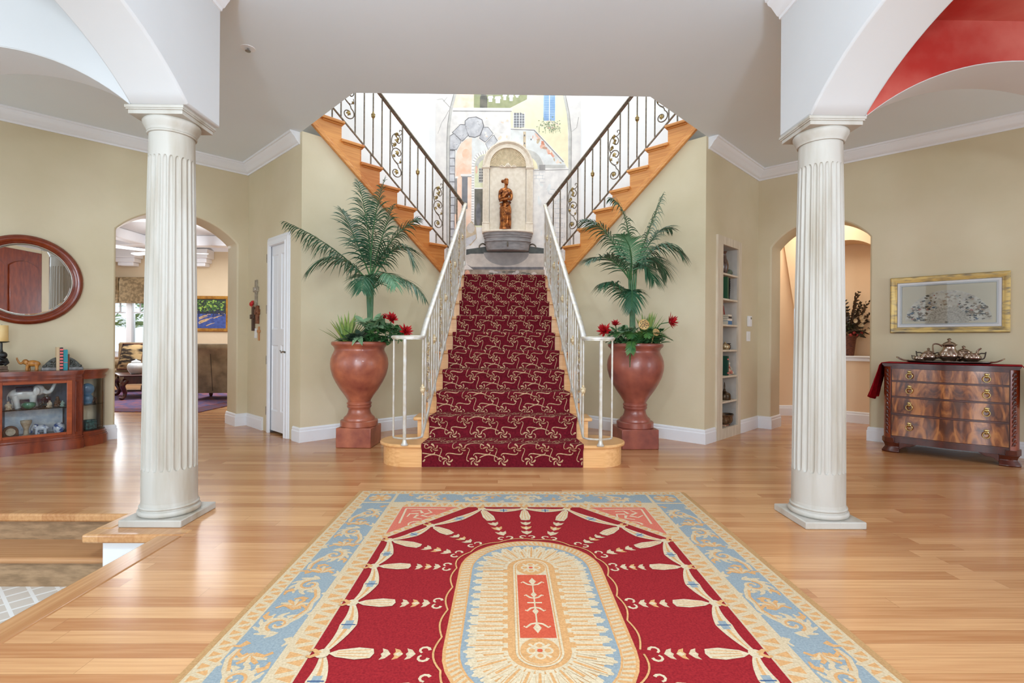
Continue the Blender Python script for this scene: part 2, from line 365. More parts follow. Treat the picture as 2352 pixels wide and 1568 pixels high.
# ------------------------------------------------------------------ columns
def column(x, y, label, H):
    t = thing('column', label, 'column', (x, y, 0), group='fluted columns under the arcade')
    MB().box(-.178, .178, -.178, .178, 0, .042).build('plinth', m_col, t, bevel=.006)
    pr = [(.148, .042), (.162, .043)] + [(.150 + .014 * sin(math.radians(a)), .060 - .017 * cos(math.radians(a))) for a in range(0, 181, 20)]
    pr += [(.149, .079), (.149, .084), (.154, .086), (.156, .092), (.153, .098), (.148, .100), (.147, .108), (.1455, .118)]
    MB().lathe([(0, .042)] + pr + [(0, .118)], 64).build('base', m_col, t, sharp=50)
    # fluted shaft with rounded flute ends and an entasis
    n = 24; sub = 12; zs = [.118, .2, .304, .305, .308, .312, .318, .326, .336, .38]
    z1, z2 = .305, 2.15
    zs += [.38 + (2.08 - .38) * i / 16 for i in range(1, 17)] + [2.119, 2.129, 2.137, 2.143, 2.147, 2.15, 2.151, 2.2, 2.285]
    mb = MB(); vs = []
    for z in zs:
        tt = (z - .118) / 2.17; R = .1455 - .027 * tt ** 1.5
        for i in range(n * sub):
            ph = (i % sub) / sub; dpt = 0
            lw = .14                       # half width of the fillet
            if z1 <= z <= z2 and lw < ph < 1 - lw:
                q = (ph - .5) / (.5 - lw); d2 = min(z - z1, z2 - z); cap = min(1, d2 / .03)
                wq = math.sqrt(max(0, 1 - (1 - cap) ** 2))
                if abs(q) < wq or cap >= 1: dpt = .0105 * math.sqrt(max(0, 1 - (q / max(wq, .01)) ** 2)) if wq > 0 else 0
            a = 2 * pi * (i + .5) / (n * sub) + pi / n
            vs.append(((R - dpt) * cos(a), (R - dpt) * sin(a), z))
    k = n * sub
    fs = [(j * k + i, j * k + (i + 1) % k, (j + 1) * k + (i + 1) % k, (j + 1) * k + i) for j in range(len(zs) - 1) for i in range(k)]
    mb.add(vs, fs); mb.build('shaft', m_col, t, sharp=60)
    pr = [(.118, 2.285), (.127, 2.287), (.130, 2.293), (.127, 2.299), (.121, 2.301), (.121, 2.312), (.126, 2.314), (.129, 2.320), (.126, 2.326), (.121, 2.328),
          (.121, 2.345), (.123, 2.349), (.128, 2.352), (.129, 2.362), (.134, 2.37), (.143, 2.388), (.150, 2.402), (.151, 2.412), (.146, 2.42)]
    dz = H - .048 - 2.42
    pr = [(r, z + dz * min(1, max(0, (z - 2.3) / .05))) for r, z in pr]
    MB().lathe([(0, 2.285)] + pr + [(0, H - .048)], 64).build('capital', m_col, t, sharp=50)
    q = MB(); q.box(-.155, .155, -.155, .155, H - .048, H - .024); q.box(-.163, .163, -.163, .163, H - .026, H - .016); q.box(-.168, .168, -.168, .168, H - .018, H)
    q.build('abacus', m_col, t, bevel=.003)
    return t
column(-2.0, 3.125, 'left fluted cream column on a square plinth beside the sunken steps', 2.415)
column(1.94, 3.125, 'right fluted cream column on a square plinth near the carved chest', 2.40)

# ------------------------------------------------------------------ closet door on the left return wall
D1 = thing('door_1', '', '', (-A[0], A[1], 0), -45); D1['kind'] = 'structure'; del D1['label']; del D1['category']
def px(v): return -v          # left return wall: local x = -v
a0, a1, zt = .285, .915, 2.258
cs = MB()
CP = [(0, 0), (0, .006), (.012, .012), (.02, .012), (.03, .02), (.07, .022), (.078, .03), (.09, .03), (.095, 0)]
path = [(px(a0), 0), (px(a0), zt), (px(a1), zt), (px(a1), 0)]
def casing(path, prof):
    # mitred picture-frame moulding in the local x/z plane, proud of y=0
    P = [Vector(p) for p in path]; k = len(prof); vs = []
    for i, p in enumerate(P):
        d0 = (P[i] - P[i - 1]) if i else (P[1] - P[0]); d1 = (P[i + 1] - P[i]) if i < len(P) - 1 else (P[-1] - P[-2])
        d0.normalize(); d1.normalize(); n0 = Vector((-d0.y, d0.x)); n1 = Vector((-d1.y, d1.x)); b = n0 + n1; b /= max(.2, b.dot(n0))
        vs += [(p.x - b.x * d * sg_, -h, p.y - b.y * d * sg_) for d, h in prof]
    fs = [(i * k + q, i * k + (q + 1) % k, (i + 1) * k + (q + 1) % k, (i + 1) * k + q) for i in range(len(P) - 1) for q in range(k)]
    return vs, fs
sg_ = -1
v, f = casing(path, CP); cs.add(v, f); cs.build('casing', m_trim, D1, sharp=30)
MB().box(px(a1) - .012, px(a1), 0, .14, 0, zt).box(px(a0), px(a0) + .012, 0, .14, 0, zt).box(px(a1), px(a0), 0, .14, zt, zt + .012).build('jamb', m_trim, D1)
def panel_door(w, h, panels, th=.035):
    # stile-and-rail slab with raised panels; panels = (x0,x1,z0,z1)
    mb = MB(); xs = sorted({0, w} | {p[0] for p in panels} | {p[1] for p in panels})
    zs = sorted({0, h} | {p[2] for p in panels} | {p[3] for p in panels})
    def ispan(x, z): return any(p[0] < x < p[1] and p[2] < z < p[3] for p in panels)
    for i in range(len(xs) - 1):
        for j in range(len(zs) - 1):
            if not ispan((xs[i] + xs[i + 1]) / 2, (zs[j] + zs[j + 1]) / 2):
                mb.add([(xs[i], 0, zs[j]), (xs[i + 1], 0, zs[j]), (xs[i + 1], 0, zs[j + 1]), (xs[i], 0, zs[j + 1])], [(0, 1, 2, 3)])
    mb.box(0, w, .012, th, 0, h)
    for x0, x1, z0, z1 in panels:
        rings = [(0, 0), (.012, .010), (.02, .011), (.045, .003), (.05, .003)]
        P = [[(x0 + d, y, z0 + d), (x1 - d, y, z0 + d), (x1 - d, y, z1 - d), (x0 + d, y, z1 - d)] for d, y in rings]
        vs = [p for r in P for p in r]; fs = [(r * 4 + k, r * 4 + (k + 1) % 4, (r + 1) * 4 + (k + 1) % 4, (r + 1) * 4 + k) for r in range(4) for k in range(4)] + [(16, 17, 18, 19)]
        mb.add(vs, fs)
    return mb
w = a1 - a0; dz0 = .03
P = [(.10, .275, .26, 1.02), (.355, .53, .26, 1.02), (.10, .275, 1.2, 2.06), (.355, .53, 1.2, 2.06)]
P = [(a, b, c - dz0, d - dz0) for a, b, c, d in P]
dm = panel_door(w - .006, zt - dz0 - .004, P).xf(Matrix.Translation((px(a1) + .003, .012, dz0)))
slab = dm.build('door_slab', m_trim, D1, sharp=20)
for z in (.248, .844, 1.436, 2.035):
    h = MB().box(px(a1) - .006, px(a1) + .016, -.012, .012, z - .045, z + .045).tube([(px(a1) + .004, -.012, z - .05), (px(a1) + .004, -.012, z + .05)], .006)
    h.build('hinge', m_iron, D1)
hd = MB(); hx = px(a0) - .06; hz = .945
hd.lathe([(0, 0), (.026, 0), (.028, .004), (.022, .01), (.012, .012), (.011, .04), (0, .04)], 20).xf(Matrix.Translation((hx, .012, hz)) @ Matrix.Rotation(pi / 2, 4, 'X'))
hd.tube([(hx, -.025, hz), (hx - .03, -.036, hz + .006), (hx - .07, -.036, hz - .006), (hx - .1, -.034, hz + .012), (hx - .115, -.034, hz + .018)], [.011, .009, .008, .007, .005], 10)
hd.build('lever_handle', m_chrome, D1)

# ------------------------------------------------------------------ main staircase
R_ = .195; T_ = .265; Y1 = 4.365          # rise, tread, first riser
HW = [0, .69, .668, .637, .612, .588, .567, .551, .543, .538, .535]     # half width of the runner at each riser
def ow(k): return HW[k] + .105            # half width of the wooden steps
ms = thing('staircase', 'main oak staircase with pale treads rising to the landing under the mural', 'stairs', (0, Y1, 0))
# bottom step: bullnose both ends
def bull(half, r, y0, n=14):
    pts = [(-half + r, y0)] ; c = half - r
    out = [(c, y0)] + [(c + r * sin(math.radians(a)), y0 + r - r * cos(math.radians(a))) for a in range(10, 181, 10)]
    return out + [(-p[0], p[1]) for p in out[::-1]]
MB().prism(bull(1.065, .235, .03), 0, .165, 'z').build('riser', m_stairl, ms, sharp=25)
MB().prism(bull(1.095, .265, 0), .165, .195, 'z').build('tread', m_stairl, ms, bevel=.01, sharp=40)
for k in range(2, 11):
    y = (k - 1) * T_; w = ow(k)
    MB().box(-w, w, y + .03, y + .05, (k - 1) * R_, k * R_ - .028).build('riser', m_stairl, ms)
    w2 = ow(k) + .035
    if k < 10: MB().box(-w2, w2, y, y + T_ + .04, k * R_ - .03, k * R_).build('tread', m_stairl, ms, bevel=.01)
yl = 9 * T_
lp = [(-.6, yl), (.6, yl), (.66, yl + .02), (1.2, 7.55 - Y1), (1.1, 7.9 - Y1), (-1.1, 7.9 - Y1), (-1.2, 7.55 - Y1), (-.66, yl + .02)]
MB().prism(lp, 10 * R_ - .03, 10 * R_, 'z').build('landing', m_stairl, ms, bevel=.008)
# closed sides under the steps
for sg in (-1, 1):
    pts = [(.28, 0)]
    side = MB(); prev = None
    for k in range(2, 11):
        y = (k - 1) * T_ + .04; x = (ow(k) - .02) * sg; x0, x1 = sorted((x, x - .02 * sg))
        side.box(x0, x1, y, y + T_ + .0, 0, k * R_ - .03)
    side.build('side_panel', m_well, ms)

# the patterned runner, mapped over the step profile
def runner():
    th = .012; prof = []      # (y, z) along the run, from the floor up
    prof.append((-th + .03, .004)); y = 0
    for k in range(1, 11):
        yk = (k - 1) * T_; z = k * R_
        prof.append((yk + .03 - th, z - .055))
        r = .024
        for a in range(0, 181, 30):     # rolled nosing
            if a > 90: break
            prof.append((yk - th + r - r * cos(math.radians(a)) * 1.0 - .0, z + th - r + r * sin(math.radians(a))))
        prof.append((yk + T_ + .03 - th - .004, z + th))
    return prof[:-1] + [(prof[-1][0] + .9, prof[-1][1])]
RP = runner(); RL = [0]
for i in range(1, len(RP)): RL.append(RL[-1] + math.hypot(RP[i][0] - RP[i - 1][0], RP[i][1] - RP[i - 1][1]))
def hw_at(y):
    f = max(0, min(9, y / T_)); i = int(min(8, f)); f -= i
    return HW[i + 1] * (1 - f) + HW[i + 2] * f if i + 2 < len(HW) else HW[-1]
import bisect
def rmap(u, v, h=0):      # u: -1..1 across, v: metres along
    i = max(0, min(len(RP) - 2, bisect.bisect_right(RL, v) - 1)); f = (v - RL[i]) / (RL[i + 1] - RL[i])
    a, b = RP[i], RP[i + 1]; dy, dz = b[0] - a[0], b[1] - a[1]; L = math.hypot(dy, dz)
    y = a[0] + dy * f - dz / L * h; z = a[1] + dz * f + dy / L * h
    return (u * hw_at(y), y, z)
m_run = mat('burgundy_wool', (112, 24, 36), .95, 0, (84, 14, 25), 55, lo=.3, hi=.7, bump=.3, bs=300, spec=.1)
m_vine = mat('tan_wool', (194, 160, 124), .95, 0, (156, 118, 90), 60, lo=.35, hi=.7, spec=.1)
rn = MB(); US = [-1 + 2 * i / 8 for i in range(9)]
vs = [rmap(u, v) for v in RL for u in US]
rn.add(vs, [(j * 9 + i, j * 9 + i + 1, (j + 1) * 9 + i + 1, (j + 1) * 9 + i) for j in range(len(RL) - 1) for i in range(8)])
# side edges of the pile
for sgn in (-1, 1):
    vs = [rmap(sgn, v) for v in RL] + [rmap(sgn, v, -.014) for v in RL]; n = len(RL)
    rn.add(vs, [(i, i + 1, n + i + 1, n + i) for i in range(n - 1)])
nrib = 0
def ribbon(pts, w0, w1=None):
    # pts in (x metres, v metres); width tapers
    pts2 = []
    for a, b in zip(pts, pts[1:]):
        n = max(1, int(math.hypot(b[0] - a[0], b[1] - a[1]) / .012))
        pts2 += [(a[0] + (b[0] - a[0]) * i / n, a[1] + (b[1] - a[1]) * i / n) for i in range(n)]
    global nrib
    nrib += 1; pts2.append(pts[-1]); L = len(pts2); w1 = w0 if w1 is None else w1; vs = []; ok = []
    for i, p in enumerate(pts2):
        a = pts2[max(0, i - 1)]; b = pts2[min(L - 1, i + 1)]; dx, dv = b[0] - a[0], b[1] - a[1]; l = math.hypot(dx, dv) or 1
        w = w0 + (w1 - w0) * i / (L - 1)
        q = []
        for s_ in (-1, 1):
            X = p[0] - dv / l * w * s_ * .5; V = p[1] + dx / l * w * s_ * .5
            q.append((X, V))
        good = all(abs(X) < .995 * 1.0 and 0.002 < V < RL[-1] for X, V in q); ok.append(good)
        vs += [rmap(max(-1, min(1, X)), max(.001, min(RL[-1] - .001, V)), .0016 + (nrib % 29) * 4e-5) for X, V in q]
    rn.add(vs, [(2 * i, 2 * i + 2, 2 * i + 3, 2 * i + 1) for i in range(L - 1) if ok[i] and ok[i + 1]], 1)
PX, PV = .205, .118
vt = RL[-1]
rr = random.Random(4)
W0 = .60    # u=1 corresponds to about this many metres
j = 0; v = .055
while v < vt - .75:
    i0 = -5
    for i in range(-5, 6):
        cx = i * PX + (PX / 2 if j % 2 else 0); cv = v
        # pinwheel flower: five commas round a bare centre
        for q in range(5):
            a = 2 * pi * q / 5 + .3 + j * .4; pt = []
            for s_ in range(9):
                r = .007 + .034 * s_ / 8; b = a + 1.25 * s_ / 8
                pt.append(((cx + r * cos(b)) / W0, cv + r * sin(b)))
            ribbon(pt[:6], .006, .012); ribbon(pt[5:], .017, .013)
        # S-shaped tendrils to the neighbours in the next row, and a loose bow to the one beside
        for dx, dv, bend in ((PX / 2, PV, .042), (-PX / 2, PV, .042), (PX, 0, .052)):
            pt = []; l = math.hypot(dx, dv); nx, nv = -dv / l, dx / l
            for s_ in range(25):
                f = .17 + .66 * s_ / 24; off = bend * sin(2 * pi * f) if dv else bend * sin(pi * f)
                pt.append(((cx + dx * f + nx * off) / W0, cv + dv * f + nv * off))
            if dv or (i + j) % 2: ribbon(pt, .0085, .0085)
    v += PV; j += 1
# runner widths are true metres only near W0; pattern follows the flare of the steps
o = rn.build('stair_runner', [m_run, m_vine], sharp=180, flatshade=False)
tag(o, 'burgundy patterned carpet runner with tan vine scrolls down the main stairs', 'carpet', loc=(0, Y1, 0))

# ------------------------------------------------------------------ upper flights
def lf(sg): return -sg      # local x = lf*s on the stair wall frames
def nose(m): return .46 + (18 - m) * .2415     # s of the nosing of step m
def flight(sg, label):
    t = thing('staircase', label, 'stairs', (A[0] * sg, A[1], 0), -45 * sg); q = -sg
    def bx(mb, s0, s1, y0, y1, z0, z1): return mb.box(min(q * s0, q * s1), max(q * s0, q * s1), y0, y1, z0, z1)
    pts = []
    for m in range(11, 20):
        z = m * R_ - .034; s1 = nose(m) - .028; s0 = nose(m + 1) - .028
        if m == 11: pts.append((s1, 11 * R_ - R_ - .03))
        if s1 > .02: pts.append((s1, z))
        pts.append((max(.02, s0), z))
        if s0 < .02: break
    zl0 = zlo(.02); pts += [(.02, zl0), (2.33, zlo(2.33)), (2.33, 10 * R_)]
    MB().prism([(p[0] * q, p[1]) for p in pts], -.022, -.001, 'y').build('stringer', m_stair, t)
    # moulding along the lower edge
    mo = MB(); sec = [(-.052, -.012), (-.052, .03), (-.042, .05), (-.03, .06), (-.03, .09), (-.022, .1), (-.022, -.012)]
    k = len(sec); vs = []
    for s in (.02, 2.33): vs += [(q * s, y, zlo(s) + z) for y, z in sec]
    mo.add(vs, [(i, (i + 1) % k, k + (i + 1) % k, k + i) for i in range(k)] + [tuple(range(k)), tuple(range(k, 2 * k))]); mo.build('moulding', m_stair, t, sharp=25)
    for m in range(11, 19):
        s1 = nose(m); s0 = nose(m + 1) - .04
        if s0 < .02: s0 = .02
        z = m * R_
        mb = MB(); bx(mb, s0, s1, -.055, 1.055, z - .034, z)
        bx(mb, s0 + .03, s1 - .012, -.04, 1.0, z - .05, z - .034)
        mb.build('tread', m_stair, t, bevel=.009)
        mb = MB(); bx(mb, s1 - .05, s1 - .03, 0, 1.055, z - R_, z - .034); mb.build('riser', m_stair, t)
    so = MB(); P2 = [(.15, zlo(.15) + .16), (2.33, zlo(2.33) + .16)]
    so.prism([(q * .15, zlo(.15) + .12), (q * 2.33, zlo(2.33) + .12), (q * 2.33, zlo(2.33) + .1), (q * .15, zlo(.15) + .1)], .1, 1.055, 'y').build('soffit', m_well, t)
    return t
flight(-1, 'honey oak side flight climbing up to the left of the mural')
flight(1, 'honey oak side flight climbing up to the right of the mural')
# ------------------------------------------------------------------ wrought iron railings
def cat(pts, n=6):
    # Catmull-Rom through points
    P = [Vector(p) for p in pts]; P = [P[0] * 2 - P[1]] + P + [P[-1] * 2 - P[-2]]; out = []
    for i in range(1, len(P) - 2):
        for k in range(n):
            t = k / n; a, b, c, d = P[i - 1:i + 3]
            out.append(.5 * (2 * b + (c - a) * t + (2 * a - 5 * b + 4 * c - d) * t * t + (3 * b - a - 3 * c + d) * t ** 3))
    return out + [P[-2]]
def scroll_mesh(w):
    mb = MB(); k = w / .16
    sp = [(.08 + (.012 + .062 * i / 34) * cos(-7.6 + 8.7 * i / 34), .085 + (.012 + .062 * i / 34) * sin(-7.6 + 8.7 * i / 34)) for i in range(35)]
    a = sp + [(.10, .185), (.055, .225), (.022, .285), (.032, .345), (.075, .38), (.125, .365), (.142, .325), (.115, .292), (.085, .31), (.09, .33)]
    b = [(.05, .235), (.1, .2), (.14, .225), (.138, .27)]
    c = [(.04, .352), (.018, .42), (.026, .505), (.065, .555), (.115, .54), (.14, .49), (.115, .45), (.08, .465), (.082, .49)]
    d = [(.085, .555), (.125, .553), (.152, .585), (.145, .615), (.122, .612), (.124, .592)]
    for q, r in ((a, .0065), (b, .004), (c, .006), (d, .005)):
        pts = cat([(x * k, 0, z) for x, z in q], 4) if q is not a else [Vector((x * k, 0, z)) for x, z in sp] + cat([(x * k, 0, z) for x, z in q[34:]], 4)
        mb.tube(pts, r, 6)
    return mb
def leaf_mesh(r=.03, seed=0):
    mb = MB(); n = 20; pts = []
    for i in range(n):
        a = 2 * pi * i / n; q = r * (.62 + .38 * abs(cos(2.5 * a)))
        pts.append((q * cos(a), -.006 + .006 * cos(5 * a), q * sin(a)))
    vs = [(0, -.012, 0)] + pts + [(p[0], p[1] + .004, p[2]) for p in pts]
    mb.add(vs, [(0, 1 + i, 1 + (i + 1) % n) for i in range(n)] + [(1 + i, 1 + n + i, 1 + n + (i + 1) % n, 1 + (i + 1) % n) for i in range(n)])
    return mb
def leaves(w):
    out = []; k = w / .16; rr = random.Random(3)
    for x, z, r in ((.08, .085, .03), (.088, .325, .03), (.045, .275, .022), (.13, .22, .018)):
        out.append(('leaf', MB().join(leaf_mesh(r), Matrix.Translation((x * k, -.004, z)) @ Matrix.Rotation(rr.uniform(0, 2), 4, 'Y'))))
    for cx, cz in ((.085, .478), (.05, .405), (.075, .535)):      # grape bunches
        mb = MB().ell((cx * k, -.004, cz), (.016, .008, .018), 8, 6)
        for i in range(9):
            mb.ell((cx * k + rr.uniform(-.022, .022), -.004 + rr.uniform(-.008, .008), cz + rr.uniform(-.02, .022)), .0085, 7, 5)
        mb.join(leaf_mesh(.02), Matrix.Translation((cx * k + .012, -.006, cz + .02))); out.append(('grape_bunch', mb))
    return out
KN = [(0, -.05), (.009, -.048), (.010, -.042), (.0085, -.036), (.012, -.03), (.021, -.02), (.0235, -.006), (.022, .004), (.0245, .008), (.0245, .014), (.020, .018), (.013, .024), (.0105, .03), (.011, .036), (.0085, .044), (0, .046)]
def handrail(path, par, m, name='handrail'):
    # moulded flat handrail following a 3-D path
    sec = [(-.024, -.012), (-.017, -.014), (-.017, -.022), (.017, -.022), (.017, -.014), (.024, -.012), (.026, -.002), (.021, .007), (.010, .012), (-.010, .012), (-.021, .007), (-.026, -.002)]
    P = [Vector(p) for p in path]; vs = []; k = len(sec)
    for i, p in enumerate(P):
        t = P[min(i + 1, len(P) - 1)] - P[max(i - 1, 0)]; t.normalize()
        a = t.cross(Vector((0, 0, 1))); a.normalize(); u = a.cross(t); u.normalize()
        vs += [p + a * x + u * z for x, z in sec]
    fs = [(i * k + q, i * k + (q + 1) % k, (i + 1) * k + (q + 1) % k, (i + 1) * k + q) for i in range(len(P) - 1) for q in range(k)]
    fs += [tuple(range(k)), tuple(range((len(P) - 1) * k, len(P) * k))]
    return MB().add(vs, fs).build(name, m, par, sharp=50)
m_ivory = mat('ivory_gilt_paint', (222, 208, 178), .42, .2, (188, 160, 112), 70)
def zn(y): return .195 + (y - Y1) * R_ / T_
def fillrail(t, at, n, mB, mK, mS, top, bot, skip0=0):
    # at(i) -> (plan point, along-dir); pattern: panel of two posts, bar, knuckle bar, bar
    pass
def main_rail(sg, label):
    t = thing('stair_railing', label, 'railing', (0, 0, 0))
    X = lambda y: (-.70 + (y - 4.37) * .0597) * -sg * -1 if sg > 0 else (-.70 + (y - 4.37) * .0597)
    X = (lambda y: -(-.70 + (y - 4.37) * .0597)) if sg > 0 else (lambda y: (-.70 + (y - 4.37) * .0597))
    q = -1 if sg > 0 else 1       # mirror helper for left-hand x values
    zr = lambda y: 1.115 + (y - 4.40) * (2.95 - 1.115) / (7.0 - 4.40)
    zb = lambda y: .245 + (y - 4.43) * (2.10 - .245) / (6.90 - 4.43)
    loop = [(-.70, 4.43), (-.725, 4.385), (-.77, 4.358), (-.83, 4.352), (-.89, 4.372), (-.93, 4.405), (-.945, 4.45)]
    lp = [(x * q, y, 1.112) for x, y in loop]
    handrail(cat([lp[0], lp[1], lp[2], lp[3], lp[4], lp[5], lp[6]], 3), t, m_silver, 'volute')
    handrail([(X(4.425), 4.425, 1.114), (X(4.47), 4.47, 1.15), (X(4.55), 4.55, zr(4.55)), (X(5.5), 5.5, zr(5.5)), (X(7.0), 7.0, zr(7.0))], t, m_silver)
    MB().tube([(X(4.43), 4.43, .25), (X(5.5), 5.5, zb(5.5)), (X(6.98), 6.98, zb(6.98))], .012, 6).build('bottom_rail', m_silver, t)
    MB().tube(cat([(x * q, y, .25) for x, y in loop], 4), .009, 6).build('base_ring', m_silver, t)
    def bar(x, y, z0, z1, r=.0085, kn=None, nm='baluster'):
        b = MB().tube([(x, y, z0), (x, y, z1)], r, 8).build(nm, m_silver, t)
        if kn: MB().lathe(KN, 12).xf(Matrix.Translation((x, y, kn))).build('knuckle', m_ivory, b)
        return b
    b = bar(-.83 * q, 4.352, .2, 1.10, .0155, None, 'newel_post')
    MB().lathe([(0, .194), (.03, .194), (.032, .2), (.026, .208), (.02, .22), (.017, .24), (0, .24)], 16).xf(Matrix.Translation((-.83 * q, 4.352, 0))).build('foot', m_silver, b)
    bar(-.945 * q, 4.45, .25, 1.10); 
    y = 4.45; bar(X(y), y, .25, zr(y) - .02, .0085, .66)
    y += .105; i = 0
    while y < 6.9:
        k = i % 5
        kn = zb(y) + .47 if k == 3 else None
        bar(X(y), y, zb(y), zr(y) - .02, .0085, kn)
        if k == 0 and y + .165 < 6.95:
            # scroll panel between this post and the next
            s = scroll_mesh(.165); l = leaves(.165)
            a = math.atan2(1, (X(y + .165) - X(y)) / .165)
            Mx = Matrix.Translation((X(y), y, zb(y) + .16)) @ Matrix.Rotation(a, 4, 'Z')
            so = s.xf(Mx).build('scroll_panel', m_silver, t, sharp=60); [q_.xf(Mx).build(n_, m_ivory, so, sharp=60) for n_, q_ in l]
            y += .165
        else: y += .108
        i += 1
    y = 6.99; bar(X(y), y, zb(y) - .06, zr(y) + .02, .011, None, 'end_post')
    # short feet that carry the bottom rail on the treads
    for k in (3, 5, 7, 9):
        y = Y1 + (k - 1) * T_ + .12; MB().tube([(X(y), y, k * R_), (X(y), y, zb(y))], .007, 6).build('rail_foot', m_silver, t)
    return t
main_rail(-1, 'scrollwork railing, silvered as if lit from the front, along the left side of the main stairs')
main_rail(1, 'scrollwork railing, silvered as if lit from the front, along the right side of the main stairs')
def upper_rail(sg, label):
    t = thing('stair_railing', label, 'railing', (A[0] * sg, A[1], 0), -45 * sg); q = -sg; Y = .06
    zr = lambda s: 3.88 - SL * s + .93; zb = lambda s: 3.88 - SL * s + .085
    handrail([(q * 2.29, Y, zr(2.29)), (q * 1.2, Y, zr(1.2)), (q * .1, Y, zr(.1))], t, m_iron)
    MB().tube([(q * 2.29, Y, zb(2.29)), (q * .1, Y, zb(.1))], .011, 6).build('bottom_rail', m_iron, t)
    def bar(s, kn=None, nm='baluster', r=.0085):
        b = MB().tube([(q * s, Y, zb(s)), (q * s, Y, zr(s) - .02)], r, 8).build(nm, m_iron, t)
        if kn: MB().lathe(KN, 12).xf(Matrix.Translation((q * s, Y, kn))).build('knuckle', m_brass, b)
        return b
    sx = lambda x: (A[0] - x) * S2
    bar(2.285, None, 'end_post', .012)
    bar(sx(.70)); bar(sx(.615))
    x = .784
    while sx(x) > .12:
        for k, xx in enumerate((x, x + .123, x + .123 + .081, x + .123 + .165, x + .123 + .248)):
            if sx(xx) < .12: break
            s = sx(xx); bar(s, zb(s) + .48 if k == 3 else None)
            if k == 1:
                w = .123 * S2; s0 = sx(x) if q < 0 else s
                sc = scroll_mesh(w); l = leaves(w)
                # local x runs from the lower post towards the upper one
                Mx = Matrix.Translation((q * (sx(x) if q < 0 else s), Y, zb(sx(x)) + .13))
                if q < 0: pass
                so = sc.xf(Mx).build('scroll_panel', m_iron, t, sharp=60); [q_.xf(Mx).build(n_, m_brass, so, sharp=60) for n_, q_ in l]
        x += .452
    for m in (12, 14, 16, 18):
        s = nose(m) - .1; MB().tube([(q * s, Y, m * R_), (q * s, Y, zb(s))], .009, 6).build('rail_foot', m_iron, t)
    return t
upper_rail(-1, 'iron scrollwork railing, darkened as if backlit, on the left side flight')
upper_rail(1, 'iron scrollwork railing, darkened as if backlit, on the right side flight')

# ------------------------------------------------------------------ painted wall
def flat(name, rgb, rgb2=None, vs=9, lo=.38, hi=.66): return mat('paint_' + name, rgb, .85, 0, rgb2 or tuple(max(0, c - 12) for c in rgb), vs, detail=9, lo=lo, hi=hi)
class Flat:
    # polygons stacked as thin paint layers on a plane (as few layers as the overlaps need); coordinates mapped by fn
    def __init__(s, fn, step): s.fn = fn; s.step = step; s.L = 0; s.mb = MB(); s.mats = []; s.idx = {}; s.bb = []
    def up(s): s.L += 1
    def h(s, pts, g=0):
        x0 = min(p[0] for p in pts) - g; x1 = max(p[0] for p in pts) + g; y0 = min(p[1] for p in pts) - g; y1 = max(p[1] for p in pts) + g
        l = 1 + max([q[4] for q in s.bb if q[0] < x1 and q[1] > x0 and q[2] < y1 and q[3] > y0] or [0])
        s.bb.append((x0, x1, y0, y1, l)); return l * s.step
    def c(s, m):
        if m not in s.idx: s.idx[m] = len(s.mats); s.mats.append(MATS[m] if isinstance(m, str) else m)
        return s.idx[m]
    def up(s): s.L += 1
    def poly(s, pts, m):
        hh = s.h(pts); s.mb.add([s.fn(p[0], p[1], hh) for p in pts], [tuple(range(len(pts)))], s.c(m))
    def line(s, pts, w, m, w1=None):
        L = len(pts); vs = []; w1 = w if w1 is None else w1; hh = s.h(pts, max(w, w1) / 2)
        for i, p in enumerate(pts):
            a = pts[max(0, i - 1)]; b = pts[min(L - 1, i + 1)]; dx, dy = b[0] - a[0], b[1] - a[1]; l = math.hypot(dx, dy) or 1
            ww = (w + (w1 - w) * i / max(1, L - 1)) / 2
            vs += [s.fn(p[0] - dy / l * ww, p[1] + dx / l * ww, hh), s.fn(p[0] + dy / l * ww, p[1] - dx / l * ww, hh)]
        s.mb.add(vs, [(2 * i, 2 * i + 2, 2 * i + 3, 2 * i + 1) for i in range(L - 1)], s.c(m))
    def rect(s, x0, x1, y0, y1, m): s.poly([(x0, y0), (x1, y0), (x1, y1), (x0, y1)], m)
    def ell(s, cx, cy, rx, ry, m, n=16, a0=0, a1=360):
        s.poly([(cx + rx * cos(math.radians(a0 + (a1 - a0) * i / n)), cy + ry * sin(math.radians(a0 + (a1 - a0) * i / n))) for i in range(n + (a1 - a0 < 360))], m)
